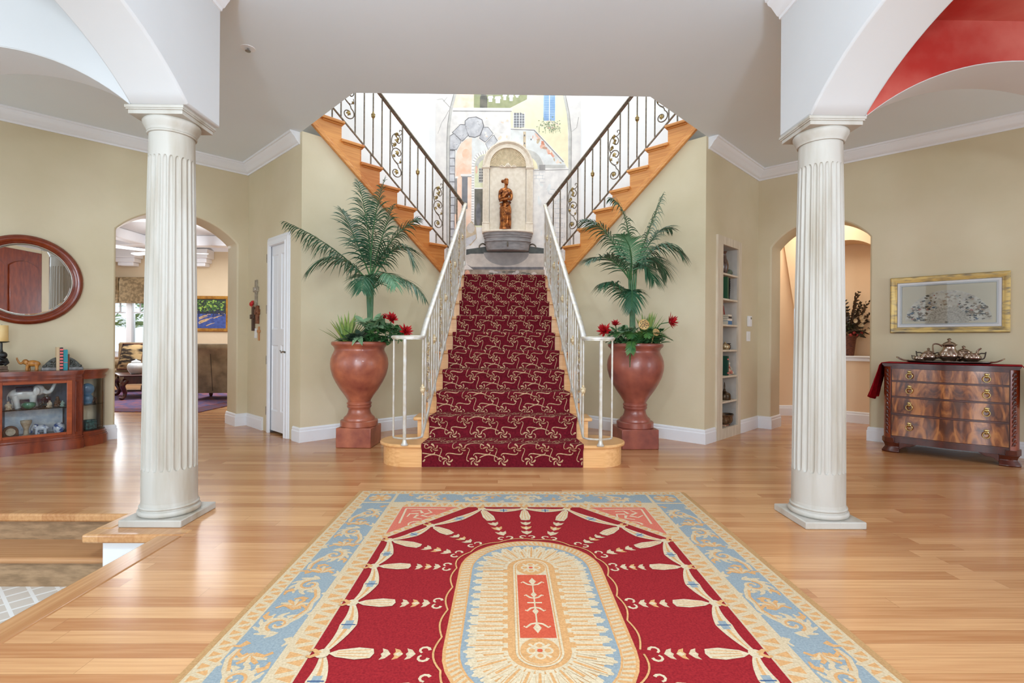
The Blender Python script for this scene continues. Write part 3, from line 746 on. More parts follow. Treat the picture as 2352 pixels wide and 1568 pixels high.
for n, a, b in (('plaster', (228, 222, 214), (216, 210, 204)), ('stucco', (232, 226, 218), (212, 206, 200)), ('greyblue', (222, 222, 218), (208, 206, 200)), ('band', (200, 196, 188), (178, 175, 168)),
                ('peach', (240, 214, 194), (236, 196, 168)), ('peachdeep', (238, 190, 160), (240, 208, 186)), ('hill', (160, 160, 122), (142, 146, 108)), ('door', (118, 112, 100), (92, 90, 82)),
                ('cloth', (240, 240, 236), (226, 228, 228)), ('ledge', (238, 232, 226), (226, 220, 212)), ('shadow', (160, 154, 148), (140, 136, 132)), ('yellow', (236, 226, 190), (230, 218, 182)),
                ('blue', (166, 190, 214), (142, 172, 204)), ('bluedark', (118, 148, 186), None), ('grey', (132, 130, 132), (116, 116, 120)), ('stone', (206, 204, 204), (176, 174, 176)),
                ('dark', (128, 124, 124), (98, 96, 98)), ('brick', (208, 132, 102), (190, 150, 128)), ('olive', (222, 220, 186), (206, 206, 170)), ('brickline', (188, 188, 190), (168, 168, 172)),
                ('water', (92, 96, 92), (66, 70, 68)), ('basin', (206, 196, 184), (186, 176, 166)), ('basinshade', (162, 157, 152), (148, 144, 140)), ('mud', (176, 160, 142), (128, 114, 98)),
                ('leaf', (150, 162, 128), (120, 136, 104)), ('bloom', (222, 214, 200), (206, 180, 170)), ('rust', (216, 150, 124), (226, 186, 164)), ('ochre', (206, 186, 156), (170, 148, 120))):
    flat(n, a, b)
F = Flat(lambda px, py, d: (.02 + (px - 1162) * .006695, 7.898 - d, 1.07 + (784 + (px - 1176) * .007 - py) * .006695), 3e-5)
P = lambda n: 'paint_' + n
F.rect(998, 1331, -80, 640, P('plaster')); F.up()
oval = [(1029, 640), (1027, 470), (1026, 330), (1028, 285), (1033, 248), (1044, 206), (1062, 165), (1090, 128), (1130, 106), (1170, 100), (1210, 108), (1246, 130), (1274, 166), (1292, 212), (1302, 258), (1307, 305), (1307, 420), (1306, 640)]
F.poly(oval, P('stucco')); F.up()
F.poly([(1036, 246), (1046, 212), (1066, 172), (1085, 150), (1085, 246)], P('peach'))
F.poly([(1085, 120), (1210, 110), (1207, 226), (1168, 246), (1085, 246)], P('hill'))
F.poly([(1168, 246), (1206, 227), (1225, 216), (1240, 130), (1290, 214), (1301, 260), (1303, 384), (1255, 327), (1225, 296), (1170, 293)], P('yellow')); F.up()
F.poly([(1099, 246), (1099, 222), (1102, 215), (1107, 213), (1113, 215), (1116, 222), (1116, 246)], P('door'))
F.line([(1085, 219), (1150, 214), (1207, 209)], .8, P('shadow'))
for x, y, w, h in ((1118, 219, 10, 13), (1134, 220, 12, 15), (1152, 214, 8, 14), (1166, 216, 9, 14), (1181, 213, 7, 9)):
    F.poly([(x, y), (x + w, y - 1), (x + w + 1.5, y + 5), (x + w - 1, y + 5), (x + w - 1, y + h), (x + 1, y + h), (x + 1, y + 5), (x - 1.5, y + 6)], P('cloth'))
F.rect(1036, 1173, 246.5, 252.5, P('ledge')); F.rect(1037, 1172, 252.5, 255, P('shadow'))
F.rect(1245, 1272, 170, 275, P('blue'))
F.rect(1177, 1189, 257, 291, P('grey')); F.poly([(1190.5, 256), (1201, 260), (1201, 290), (1190.5, 292)], P('grey'))
F.line([(1168, 255), (1169, 330)], 1.5, P('ledge'))
F.up()
for i in range(26): F.rect(1247, 1257.5, 172 + i * 4, 173.4 + i * 4, P('bluedark')); F.rect(1260, 1270.5, 172 + i * 4, 173.4 + i * 4, P('bluedark'))
F.rect(1258, 1259.4, 170, 275, P('cloth'))
for x0, x1 in ((1177, 1189), (1190.5, 1201)):
    for i in range(5): F.rect(x0, x1, 263 + i * 6, 263.8 + i * 6, P('cloth'))
    F.rect((x0 + x1) / 2 - .4, (x0 + x1) / 2 + .4, 257, 291, P('cloth'))
for x in (1176, 1189.2, 1201): F.rect(x, x + 1.3, 256, 292, P('ledge'))
rr = random.Random(8)
F.rect(1254, 1271, 290, 293, P('rust'))
for i in range(150):
    a = rr.gauss(1258.5, 13); b = 284 + rr.gauss(0, 6) + abs(a - 1258) * .1
    if 1230 < a < 1287: F.ell(a, b, rr.uniform(1, 2.2), rr.uniform(.7, 1.6), P(rr.choice(('leaf', 'leaf', 'bloom', 'hill', 'leaf'))), 6)
for i in range(14): a = 1234 + rr.uniform(0, 48); F.line([(a, 288), (a + rr.uniform(-4, 4), 298 + rr.uniform(0, 8))], .8, P('leaf'))
# painted stair wall with bare brick, and the ledge under it
F.poly([(1170, 296), (1225, 298), (1292, 369), (1297, 376), (1249, 376), (1240, 360), (1225, 346), (1200, 338), (1170, 330)], P('greyblue')); F.up()
for pts in ([(1225, 303), (1231, 306), (1240, 318), (1236, 318), (1229, 312)], [(1240, 320), (1246, 324), (1250, 332), (1248, 338), (1240, 340), (1237, 334), (1241, 328)], [(1250, 334), (1262, 345), (1272, 356), (1268, 360), (1262, 352), (1256, 352), (1252, 342)]):
    F.poly(pts, P('rust'))
F.line([(1170, 294), (1224, 296.5), (1292, 369)], 3.2, P('shadow')); 
F.rect(1199, 1205, 300, 340, P('ochre'))
F.up(); F.line([(1170, 293), (1225, 295), (1293, 367.5)], 1.6, P('ledge'))
for y in (309, 327): F.ell(1202, y, 1.6, 2.6, P('dark'), 8)
F.ell(1217, 318, 1.6, 2.2, P('dark'), 8)
ring = [(1208 + 38 * cos(math.radians(a)), 386 - 44 * sin(math.radians(a))) for a in range(0, 121, 8)]
rin = [(1208 + 25 * cos(math.radians(a)), 386 - 28 * sin(math.radians(a))) for a in range(0, 121, 8)]
F.poly(ring + rin[::-1], P('band')); F.poly(rin + [(1195, 386)], P('yellow'))
F.rect(1236, 1250, 376, 388, P('shadow')); F.rect(1250, 1297, 376, 384, P('band')); F.line([(1224, 389), (1304, 387)], 1.5, P('shadow'))
for y in (392, 400, 408, 416): F.rect(1224, 1250, y, y + .9, P('brickline'))
for x, y in ((1236, 392), (1229, 400), (1243, 400), (1236, 408)): F.rect(x, x + .9, y, y + 8, P('brickline'))
# grey brickwork at lower right
for j in range(16):
    y = 432 + j * 11; F.line([(1253 + (j % 3) * 5, y), (1292, y + 1)], 1, P('brickline'))
    for i in range(3): x = 1258 + i * 15 + (j % 2) * 7; F.rect(x, x + .9, y, y + 11, P('brickline'))
# big stone arch on the left with the lane inside
F.up()
F.poly([(1041, 520), (1042, 402), (1046, 352), (1056, 328), (1071, 316), (1090, 315), (1108, 327), (1120, 345), (1126, 372), (1108, 520)], P('greyblue')); F.up()
F.poly([(1041, 560), (1042, 402), (1045, 352), (1055, 329), (1070, 317), (1081, 315), (1081, 560)], P('peach')); F.up()
F.ell(1068, 352, 9, 12, P('peachdeep')); F.poly([(1046, 385), (1060, 372), (1079, 384), (1079, 402), (1046, 402)], P('peachdeep'))
F.rect(1056, 1082, 398, 403, P('ledge')); F.rect(1057, 1081, 403, 405, P('shadow')); F.rect(1059, 1072, 405, 478, P('grey')); F.rect(1074, 1079, 405, 520, P('peach'))
F.rect(1038, 1050, 404, 408, P('ledge')); F.rect(1040, 1048, 408, 490, P('shadow')); F.rect(1050, 1058, 408, 520, P('peachdeep'))
# small inner arch
ro = [(1114 - 33 * cos(math.radians(a)), 380 - 36 * sin(math.radians(a))) for a in range(0, 100, 9)]
ri = [(1114 - 26 * cos(math.radians(a)), 380 - 28 * sin(math.radians(a))) for a in range(0, 100, 9)]
F.poly([(1088, 520)] + ri + [(1118, 520)], P('olive')); F.poly([(1081, 520)] + ro + ri[::-1] + [(1088, 520)], P('ledge')); F.up()
for i in range(9): a = math.radians(i * 11); F.line([(1114 - 26 * cos(a), 380 - 28 * sin(a)), (1114 - 33 * cos(a), 380 - 36 * sin(a))], 1.2, P('shadow'))
for y in range(388, 515, 6): F.rect(1081, 1087, y, y + 1.2, P('shadow'))
rs = [(1114 - 25.5 * cos(math.radians(a)), 381 - 27.5 * sin(math.radians(a))) for a in range(0, 100, 9)]
rt = [(1114 - 18 * cos(math.radians(a)), 384 - 20 * sin(math.radians(a))) for a in range(0, 100, 9)]
F.poly(rs + rt[::-1], P('band')); F.ell(1092, 388, 2.5, 9, P('rust'))
F.rect(1097, 1108, 384, 418, P('band')); F.rect(1087, 1110, 429, 432, P('ledge')); F.rect(1088, 1107, 432, 516, P('door')); F.up()
for j in range(5):
    for i in range(2): F.rect(1098.5 + i * 5, 1102 + i * 5, 386 + j * 6.4, 390 + j * 6.4, P('dark'))
F.ell(1097, 490, 6, 26, P('dark'))
# voussoirs and the pillar blocks
stones = [[(1066, 277), (1074, 270), (1090, 268), (1103, 274), (1107, 288), (1099, 308), (1088, 313), (1075, 311), (1070, 300), (1066, 287)],
          [(1037, 303), (1055, 285), (1065, 286), (1072, 309), (1059, 322), (1047, 311)], [(1031, 312), (1040, 306), (1052, 318), (1056, 324), (1047, 340), (1042, 342), (1031, 341)],
          [(1108, 291), (1118, 291), (1129, 305), (1112, 324), (1099, 315)], [(1131, 309), (1139, 322), (1126, 337), (1119, 341), (1113, 328)]]
for st_ in stones:
    cx = sum(p[0] for p in st_) / len(st_); cy = sum(p[1] for p in st_) / len(st_)
    F.poly([(cx + (p[0] - cx) * 1.09, cy + (p[1] - cy) * 1.09) for p in st_], P('dark'))
F.rect(1030, 1043, 343, 640, P('dark')); F.up()
for st_ in stones: F.poly([(p[0], p[1]) for p in st_], P('stone'))
for j in range(13): F.poly([(1031, 345 + j * 18), (1042 - (j % 2), 345 + j * 18), (1042, 361 + j * 18), (1031, 361 + j * 18)], P('stone'))
F.line(oval[:18], 7, P('band')); F.up()
F.line([(x - 2.5, y) for x, y in oval[:9]] + [(x + 2.5, y) for x, y in oval[9:]], 1.5, P('shadow'))
for pts in ([(1030, 245), (1018, 232), (1013, 226), (1000, 228)], [(1028, 252), (1020, 268), (1012, 280), (1003, 306)], [(1016, 232), (1024, 222)], [(1326, 266), (1322, 290), (1310, 300)]): F.line(pts, 1.1, P('shadow'), .5)
# mask fountain and painted basin at the bottom
F.poly([(1069, 560), (1070, 520), (1082, 505), (1092, 520), (1094, 545), (1080, 562)], P('ochre')); F.ell(1080, 522, 9, 12, P('basin')); F.poly([(1068, 546), (1092, 536), (1092, 545), (1080, 558), (1069, 566)], P('stone'))
F.poly([(1070, 571), (1130, 562), (1205, 562), (1248, 568), (1248, 582), (1160, 584), (1070, 584)], P('water'))
F.poly([(1069, 584), (1080, 581), (1160, 580), (1249, 580), (1249, 612), (1080, 612), (1071, 602)], P('basin')); F.up()
F.ell(1162, 578, 52, 30, P('basinshade'), 20, 0, 180)
F.poly([(1070, 604), (1082, 611), (1248, 611), (1248, 617), (1090, 620)], P('dark')); F.rect(1066, 1250, 617, 640, P('mud')); F.up()
for i in range(26): F.ell(rr.uniform(1080, 1245), rr.uniform(619, 634), rr.uniform(4, 10), rr.uniform(2, 4), P(rr.choice(('basin', 'shadow', 'door', 'mud'))), 9)
F.ell(1073, 627, 6, 9, P('rust')); F.rect(1264, 1270, 520, 545, P('peach'))
def blot(x, y, rx, ry, c):
    ph = rr.uniform(0, 6); F.poly([(x + rx * (1 + .28 * sin(2 * a + ph)) * cos(a), y + ry * (1 + .28 * sin(2 * a + ph)) * sin(a)) for a in [k * 2 * pi / 22 for k in range(22)]], P(c))
for i in range(40): blot(rr.uniform(1226, 1300), rr.uniform(395, 560), rr.uniform(2, 9), rr.uniform(3, 10), rr.choice(('stucco', 'greyblue', 'plaster')))
for i in range(22):
    x, y = rr.uniform(1110, 1166), rr.uniform(258, 320); blot(x, y, rr.uniform(1, 4), rr.uniform(1, 5), rr.choice(('stucco', 'plaster', 'plaster', 'peach')))
for i in range(16):
    f = i / 15; x, y = 1226 + 62 * f + rr.uniform(-6, 1), 306 + 64 * f + rr.uniform(0, 8); blot(x, y, rr.uniform(1, 4), rr.uniform(1, 5), rr.choice(('rust', 'brick', 'peach', 'ochre')))
for st_ in stones:
    for i in range(9):
        p, q = rr.choice(st_), rr.choice(st_); f = rr.uniform(.2, .8); x, y = p[0] + (q[0] - p[0]) * f, p[1] + (q[1] - p[1]) * f; F.line([(x, y), (x + rr.uniform(-5, 5), y + rr.uniform(-3, 3))], .7, P(rr.choice(('shadow', 'dark', 'ledge'))))
tag(F.mb.build('mural', F.mats, flatshade=True), 'painted mural of an old stone lane with arch, shutters and washing line behind the stairs', 'mural')

# ------------------------------------------------------------------ niche surround, fountain shelf
m_stone = mat('cream_cast_stone', (226, 212, 192), .7, 0, (214, 198, 176), 20, bump=.1, bs=120)
m_shell = mat('shell_cast_stone', (218, 200, 168), .7, 0, (196, 178, 146), 26, detail=6)
nx = .035
t = thing('niche_surround', 'cream arched wall niche with fluted pilasters and shell behind the bronze statue', 'niche', (nx, 7.89, 0))
z0, zs = 2.757, 3.755
MB().box(-.275, .275, -.012, 0, z0, zs).build('back_panel', m_stone, t)
ao = arc(0, zs + .005, .385, 0, 180, 40); ai = arc(0, zs + .005, .275, 0, 180, 40)
ar = MB(); ar.prism(ao + ai[::-1], -.045, 0, 'y')
for r0, r1, d in ((.36, .385, .065), (.345, .362, .055), (.275, .292, .056)):
    ar.prism(arc(0, zs + .005, r1, 0, 180, 40) + arc(0, zs + .005, r0, 0, 180, 40)[::-1], -d, -.04, 'y')
ar.build('arch', m_stone, t, bevel=.003, sharp=30)
for s_ in (-1, 1):
    p = MB(); x0, x1 = (.283, .383); q = lambda a, b: (min(a * s_, b * s_), max(a * s_, b * s_))
    a, b = q(x0, x1); p.box(a, b, -.045, 0, z0, zs)
    for i in range(5):
        c0 = x0 + .012 + i * .0165; a, b = q(c0, c0 + .0085); p.box(a, b, -.051, -.04, z0 + .16, zs - .05)
    a, b = q(x0 - .008, x1 + .006); p.box(a, b, -.056, 0, z0, z0 + .125); p.box(a, b, -.06, 0, z0 + .125, z0 + .14)
    a, b = q(x0 - .008, x1 + .012); p.box(a, b, -.062, 0, zs - .022, zs + .006); p.box(a, b, -.055, 0, zs - .035, zs - .022)
    p.build('pilaster', m_stone, t, bevel=.002)
sh = MB(); n = 34; vs = []
for j in range(9):
    r = .275 * j / 8
    for i in range(n * 2 + 1):
        a = pi * i / (2 * n); d = .065 * (1 - (j / 8) ** 2) ** .5; fl = .009 * (j / 8) * (1 if i % 2 else -1)
        vs.append((r * cos(a), .085 - .05 - .06 * (1 - j / 8) * 0 + fl * .8 - .012 - .06 * (j / 8) ** 2 * 0, zs + r * sin(a)))
k = 2 * n + 1
vs = []
for j in range(9):
    f = j / 8; r = .275 * f
    for i in range(k):
        a = pi * i / (k - 1); vs.append((r * cos(a), -.014 - .03 * f ** 3 + (.007 * f if i % 2 else -.004 * f), zs + .004 + r * sin(a)))
sh.add(vs, [(j * k + i, j * k + i + 1, (j + 1) * k + i + 1, (j + 1) * k + i) for j in range(8) for i in range(k - 1)])
sh.build('shell', m_shell, t, sharp=20)
gr = MB()
for s_ in (-1, 1):
    pts = [(s_ * (.012 + .12 * i / 24), -.03, zs + .012 + .022 * cos(i / 24 * 9) * (1 - i / 30)) for i in range(25)]; gr.tube(pts, [.011 - .006 * i / 24 for i in range(25)], 6)
gr.join(leaf_mesh(.032), Matrix.Translation((0, -.03, zs + .03)))
gr.tube([(-.13, -.025, zs + .002), (.13, -.025, zs + .002)], .008, 6); gr.build('carved_garland', m_stone, t, sharp=60)
m_fount = mat('grey_painted_stone', (150, 145, 142), .75, 0, (122, 118, 116), 14, detail=6, stretch=(.6, 1, 2))
t = thing('fountain_shelf', 'bow-fronted fountain shelf with grey banded basin and spouts under the bronze statue', 'shelf', (nx + .003, 7.89, 0))
def bow(w, d, n=24): return [(w * cos(pi * i / n) , -.03 - d * sin(pi * i / n) ** .8) for i in range(n + 1)]
b0 = bow(.39, .21); mb = MB(); mb.prism(b0 + [(-.39, 0), (.39, 0)], z0 - .03, z0 - .002, 'z'); mb.build('shelf_top', m_stone, t, bevel=.006)
lv = [(.378, .196, z0 - .03), (.372, .19, z0 - .055), (.372, .19, z0 - .075), (.362, .182, z0 - .08), (.362, .182, z0 - .105), (.35, .174, z0 - .11), (.35, .174, z0 - .15), (.356, .178, z0 - .155), (.356, .178, z0 - .165), (.342, .166, z0 - .172), (.335, .16, z0 - .23), (.322, .15, z0 - .29), (.30, .13, z0 - .3)]
vs = []; n = 25
for w, d, z in lv: vs += [(x, y, z) for x, y in bow(w, d)]
mb = MB().add(vs, [(j * n + i, j * n + i + 1, (j + 1) * n + i + 1, (j + 1) * n + i) for j in range(len(lv) - 1) for i in range(n - 1)] + [tuple(range((len(lv) - 1) * n, len(lv) * n))])
for w, d, z in (lv[0], lv[-1]): pass
mb.build('basin', m_fount, t, sharp=25)
for x, y in ((0, -.185), (-.33, -.05), (.33, -.05)):
    dx = (x > 0) - (x < 0)
    MB().tube(cat([(x, y + .02, z0 - .2), (x + dx * .05, y - .03, z0 - .19), (x + dx * .09 , y - .05, z0 - .22), (x + dx * .1, y - .055, z0 - .26)], 4), [.011] * 12 + [.008], 8).ell((x, y + .005, z0 - .2), (.02, .016, .022), 10, 6).build('spout', mat('weathered_bronze', (108, 98, 84), .5, .5, (84, 76, 66), 30), t)

# ------------------------------------------------------------------ bronze statue
m_bronze = mat('polished_bronze', (178, 108, 52), .3, .75, (84, 40, 18), 14, detail=6, lo=.38, hi=.62)
t = thing('statue', 'bronze statue of a draped woman with crossed arms on the fountain shelf', 'statue', (.0, 7.745, z0 - .002))
b = MB(); H = .792
def fig(pts, rs, n=14, flat=.75):
    q = cat([(x * H, y * H, z * H) for x, y, z in pts], 4); k = (len(pts) - 1) * 4
    R = [(rs[min(len(rs) - 1, i // 4)] * (1 - (i % 4) / 4) + rs[min(len(rs) - 1, i // 4 + 1)] * (i % 4) / 4) * H for i in range(k + 1)]
    b.tube(q, R, n, flat=flat)
    for p, r in ((q[0], R[0]), (q[-1], R[-1])): b.ell(p, (r, r * flat, r * .8), 12, 8)
# base, feet, draped legs and hips (weight on one leg)
b.lathe([(0, 0), (.105, 0), (.11, .008), (.1, .02), (0, .022)], 24)
fig([(-.02, 0, .02), (-.015, .005, .12), (-.01, .005, .26), (.0, 0, .4), (.005, 0, .49)], [.098, .088, .09, .105, .1], 18, .8)
fig([(.035, -.02, .02), (.05, -.055, .1), (.06, -.07, .25), (.05, -.045, .38), (.02, -.01, .47)], [.045, .045, .056, .07, .075], 14)
fig([(-.05, -.015, .02), (-.06, -.01, .2), (-.055, 0, .42)], [.05, .05, .075], 14)
# torso
fig([(0, 0, .47), (-.005, .0, .54), (-.005, -.005, .6), (0, -.008, .67), (.0, .0, .735), (.005, 0, .78)], [.108, .088, .092, .108, .1, .05], 18, .72)
b.ell((.032 * H, -.065 * H, .665 * H), .042 * H); b.ell((-.045 * H, -.062 * H, .665 * H), .042 * H)
# shoulders and neck
fig([(-.11, .0, .732), (-.06, .0, .757), (.06, .0, .757), (.11, 0, .732)], [.045, .052, .052, .045], 12, 1)
fig([(0, .0, .76), (.008, -.01, .83), (.012, -.015, .86)], [.042, .034, .036], 12, 1)
# head turned to one side, nose, chin, hair with bun
b.ell((.02 * H, -.022 * H, .905 * H), (.048 * H, .056 * H, .066 * H)); b.ell((.04 * H, -.066 * H, .87 * H), .022 * H)
b.tube([(.042 * H, -.068 * H, .915 * H), (.052 * H, -.088 * H, .895 * H)], [.008 * H, .011 * H], 8)
b.ell((.008 * H, .008 * H, .935 * H), (.062 * H, .062 * H, .052 * H)); b.ell((-.06 * H, .035 * H, .945 * H), (.04 * H, .036 * H, .034 * H))
b.ell((.02 * H, -.035 * H, .955 * H), (.05 * H, .04 * H, .03 * H))
# arms: right across to the left shoulder, left across the waist
fig([(-.112, .0, .735), (-.122, -.02, .64), (-.115, -.05, .575), (-.06, -.11, .6), (.03, -.125, .655), (.085, -.1, .7)], [.042, .038, .034, .032, .026, .02], 12, 1)
fig([(.112, 0, .735), (.128, -.03, .65), (.118, -.06, .58), (.05, -.115, .575), (-.05, -.115, .55), (-.09, -.1, .545)], [.042, .038, .034, .03, .024, .02], 12, 1)
for i in range(4): fig([(.085 + .004 * i, -.105, .695 + .013 * i - .02), (.11 + .004 * i, -.085, .715 + .013 * i - .02), (.125, -.065, .712 + .012 * i - .02)], [.009, .008, .006], 7, 1)
for i in range(4): fig([(-.085, -.102, .53 + .012 * i), (-.118, -.08, .528 + .012 * i), (-.135, -.055, .53 + .011 * i)], [.009, .008, .006], 7, 1)
fig([(.08, -.105, .7), (.085, -.105, .73), (.092, -.095, .745)], [.01, .009, .007], 7, 1)
# folds of the drapery
r2 = random.Random(5)
for i in range(17):
    a = -pi * .95 + i * pi * .9 / 16 + r2.uniform(-.06, .06); x0 = .115 * cos(a); y0 = .085 * sin(a)
    fig([(x0, y0, .03), (x0 * .98 + r2.uniform(-.012, .012), y0 * 1.0, .18), (x0 * 1.0, y0 * 1.05, .34), (x0 * .86, y0 * .95, .5)], [.017, .013, .014, .008], 7, 1)
for i in range(5):
    z = .5 - i * .05; fig([(-.1, -.03, z - .05), (-.05, -.085, z - .03), (.02, -.1, z - .0), (.075, -.075, z + .03)], [.006, .009, .01, .007], 8, 1)
fig([(.06, -.075, .52), (.1, -.06, .43), (.115, -.04, .34), (.11, -.03, .26)], [.026, .032, .026, .01], 10, .7)
fig([(-.10, 0, .5), (.0, -.08, .475), (.1, -.01, .53)], [.03, .03, .03], 10, 1)
b.v = [(x * .86, y * .95, z) for x, y, z in b.v]
b.build('figure', m_bronze, t, remesh=.0046, smooth=4)
# ------------------------------------------------------------------ urns, palms and the plants in them
m_terra = mat('glazed_terracotta', (182, 106, 76), .34, 0, (122, 58, 48), 5.5, detail=7, lo=.32, hi=.7, bump=.06, bs=40, coat=.25)
m_terra2 = mat('red_brown_terracotta', (160, 88, 70), .36, 0, (112, 56, 50), 5.5, detail=7, lo=.32, hi=.7, bump=.06, bs=40, coat=.25)
def urn(x, y, rz, m, label, hw):
    t = thing('urn', label, 'urn', (x, y, 0), rz)
    MB().box(-hw, hw, -hw, hw, 0, .2).build('plinth', m, t, bevel=.008)
    pr = [(0, .2), (.182, .2), (.188, .206), (.188, .255), (.182, .262), (.158, .266), (.156, .28), (.152, .292), (.128, .312), (.114, .34), (.108, .37), (.112, .385), (.118, .39), (.122, .398), (.122, .41), (.116, .416),
          (.117, .42), (.124, .426), (.125, .438), (.118, .446), (.112, .452), (.122, .475), (.15, .52), (.19, .575), (.235, .65), (.268, .72), (.286, .79), (.29, .84), (.285, .89), (.272, .93), (.258, .958), (.25, .975), (.248, .985),
          (.25, 1.0), (.262, 1.018), (.277, 1.03), (.283, 1.045), (.28, 1.06), (.268, 1.068), (.25, 1.066), (.235, 1.05), (.22, 1.0)]
    MB().lathe(pr, 64).build('vase', m, t, sharp=40)
    MB().lathe([(0, 1.0), (.232, 1.0)], 32).build('soil', mat('dark_soil', (46, 36, 28), .95, bump=.5, bs=80), t)
    return t
urn(-1.49, 5.335, -3, m_terra, 'tall reddish terracotta urn on a plinth left of the stairs, holding a palm', .178)
urn(1.372, 5.34, 3, m_terra2, 'tall brown terracotta urn on a plinth right of the stairs, holding a palm', .19)

def leafmat(name, a, b, rough=.42): return mat(name, a, rough, 0, b, 14, detail=3, lo=.3, hi=.7)
g_palm = leafmat('palm_green', (30, 72, 46), (56, 100, 70)); g_palm2 = leafmat('palm_light_green', (74, 124, 88), (110, 150, 112)); g_stem = leafmat('palm_stem', (70, 112, 62), (44, 84, 46))
g_leaf = leafmat('leaf_green', (40, 82, 44), (78, 124, 70)); g_lt = leafmat('pale_leaf', (142, 170, 132), (104, 140, 100)); g_fern = leafmat('fern_green', (38, 92, 46), (92, 134, 66)); g_yuc = leafmat('yucca_green', (96, 128, 54), (150, 164, 84)); g_dk = leafmat('dark_leaf', (36, 52, 40), (64, 82, 62))
m_rib = mat('rib_tan', (150, 140, 96), .6)
def blade(mb, p, d, up, L, w, droop, m=0, seg=4, fold=.25):
    # a folded leaf blade from p along d
    d = Vector(d).normalized(); up = Vector(up); s = d.cross(up)
    if s.length < 1e-5: s = d.cross(Vector((1, 0, 0)))
    s.normalize(); n = s.cross(d).normalized(); p = Vector(p); vs = []; pos = p.copy()
    for i in range(seg + 1):
        f = i / seg; ww = w * (.45 + 1.1 * f) * (1 - f) ** .55 if f < 1 else 0
        ww = w * math.sin(pi * min(.97, .18 + .82 * f)) ** .8 if f < 1 else w * .04
        q = p + d * L * f + Vector((0, 0, -1)) * droop * L * f * f
        vs += [q - s * ww + n * ww * fold, q, q + s * ww + n * ww * fold]
    fs = []
    for i in range(seg):
        a = i * 3; fs += [(a, a + 1, a + 4, a + 3), (a + 1, a + 2, a + 5, a + 4)]
    mb.add(vs, fs, m)
def frond(par, base, ctrl, tip, Lmax, n, m, seed, droop=.35, w=.0075, nm='frond', fan=.4):
    r = random.Random(seed); a, b, c = Vector(base), Vector(ctrl), Vector(tip); mb = MB()
    Q = lambda t: a * (1 - t) ** 2 + b * 2 * t * (1 - t) + c * t * t
    pts = [Q(i / 24) for i in range(25)]; mb.tube(pts, [.009 - .007 * i / 24 for i in range(25)], 6, 1)
    for i in range(n):
        f = .14 + .86 * (i + .5) / n; p = Q(f); tg = (Q(min(1, f + .02)) - Q(max(0, f - .02))).normalized()
        side = tg.cross(Vector((0, 0, 1)))
        if side.length < .15: side = Vector((1, 0, 0)).cross(tg)
        side.normalize(); nrm = side.cross(tg)
        L = Lmax * (math.sin(pi * min(1, .16 + .80 * f)) ** .7) * r.uniform(.88, 1.08)
        for sg in (-1, 1):
            d = tg * (fan + .55 * f) + side * sg * (1.0 - .3 * f) + nrm * r.uniform(.05, .28) + Vector((r.uniform(-.05, .05),) * 3)
            blade(mb, p, d, nrm, L, w, droop * r.uniform(.8, 1.25), 0, 5)
    return mb.build(nm, [m, g_stem], par, sharp=180, flatshade=True)
def palm(label, x, y, base, tops, stems, fr):
    t = thing('palm', label, 'plant', (0, 0, 0))
    for i, (b, c, e_, r0, r1) in enumerate(stems):
        MB().tube(cat([b, c, e_], 8), [r0 + (r1 - r0) * k / 16 for k in range(17)], 8).build('stem', g_stem, t)
    for i, (bi, c, tp, L, n, m, dr, *fn) in enumerate(fr):
        frond(t, tops[bi], c, tp, L * 1.22, n, m, i * 7 + int(x * 10) + 3, dr, .0075, 'frond', fn[0] if fn else .4)
    return t
bx, by = -1.40, 5.33
palm('feathery green palm in the left urn, fronds reaching over the white closet door', bx, by, None, [(-1.385, 5.33, 1.66), (-1.38, 5.33, 1.72), (-1.392, 5.33, 1.58)],
     [((-1.41 + .012 * i, 5.335 + .01 * (i % 2), 1.0), (-1.402 + .012 * i, 5.33, 1.3), (-1.43 + .028 * i, 5.33 - .02 * (i % 2), 1.76), .014, .009) for i in range(4)],
     [(0, (-1.70, 5.28, 2.06), (-2.218, 5.2, 2.27), .26, 36, g_palm, .8), (0, (-1.687, 5.205, 2.09), (-1.917, 5.08, 1.77), .26, 30, g_palm, .55), (1, (-1.387, 5.355, 2.258), (-1.53, 5.38, 2.73), .36, 38, g_palm, .45, .08),
      (1, (-1.409, 5.405, 2.36), (-1.271, 5.46, 2.79), .34, 38, g_palm, .4, .12), (1, (-1.209, 5.33, 2.163), (-.901, 5.33, 2.346), .32, 32, g_palm, .5, .25), (0, (-1.068, 5.305, 2.3), (-.929, 5.27, 1.86), .26, 32, g_palm, .5),
      (2, (-1.04, 5.2, 1.88), (-.79, 5.13, 1.49), .2, 32, g_palm, .6), (2, (-1.168, 5.155, 1.909), (-1.044, 4.98, 1.6), .2, 26, g_palm2, .5), (2, (-1.387, 5.155, 1.88), (-1.373, 4.98, 1.56), .2, 28, g_palm, .5),
      (1, (-1.321, 5.42, 2.096), (-1.195, 5.5, 2.52), .33, 32, g_palm, .5, .15), (1, (-1.6, 5.43, 2.25), (-1.72, 5.45, 2.45), .3, 30, g_palm, .4, .2)])
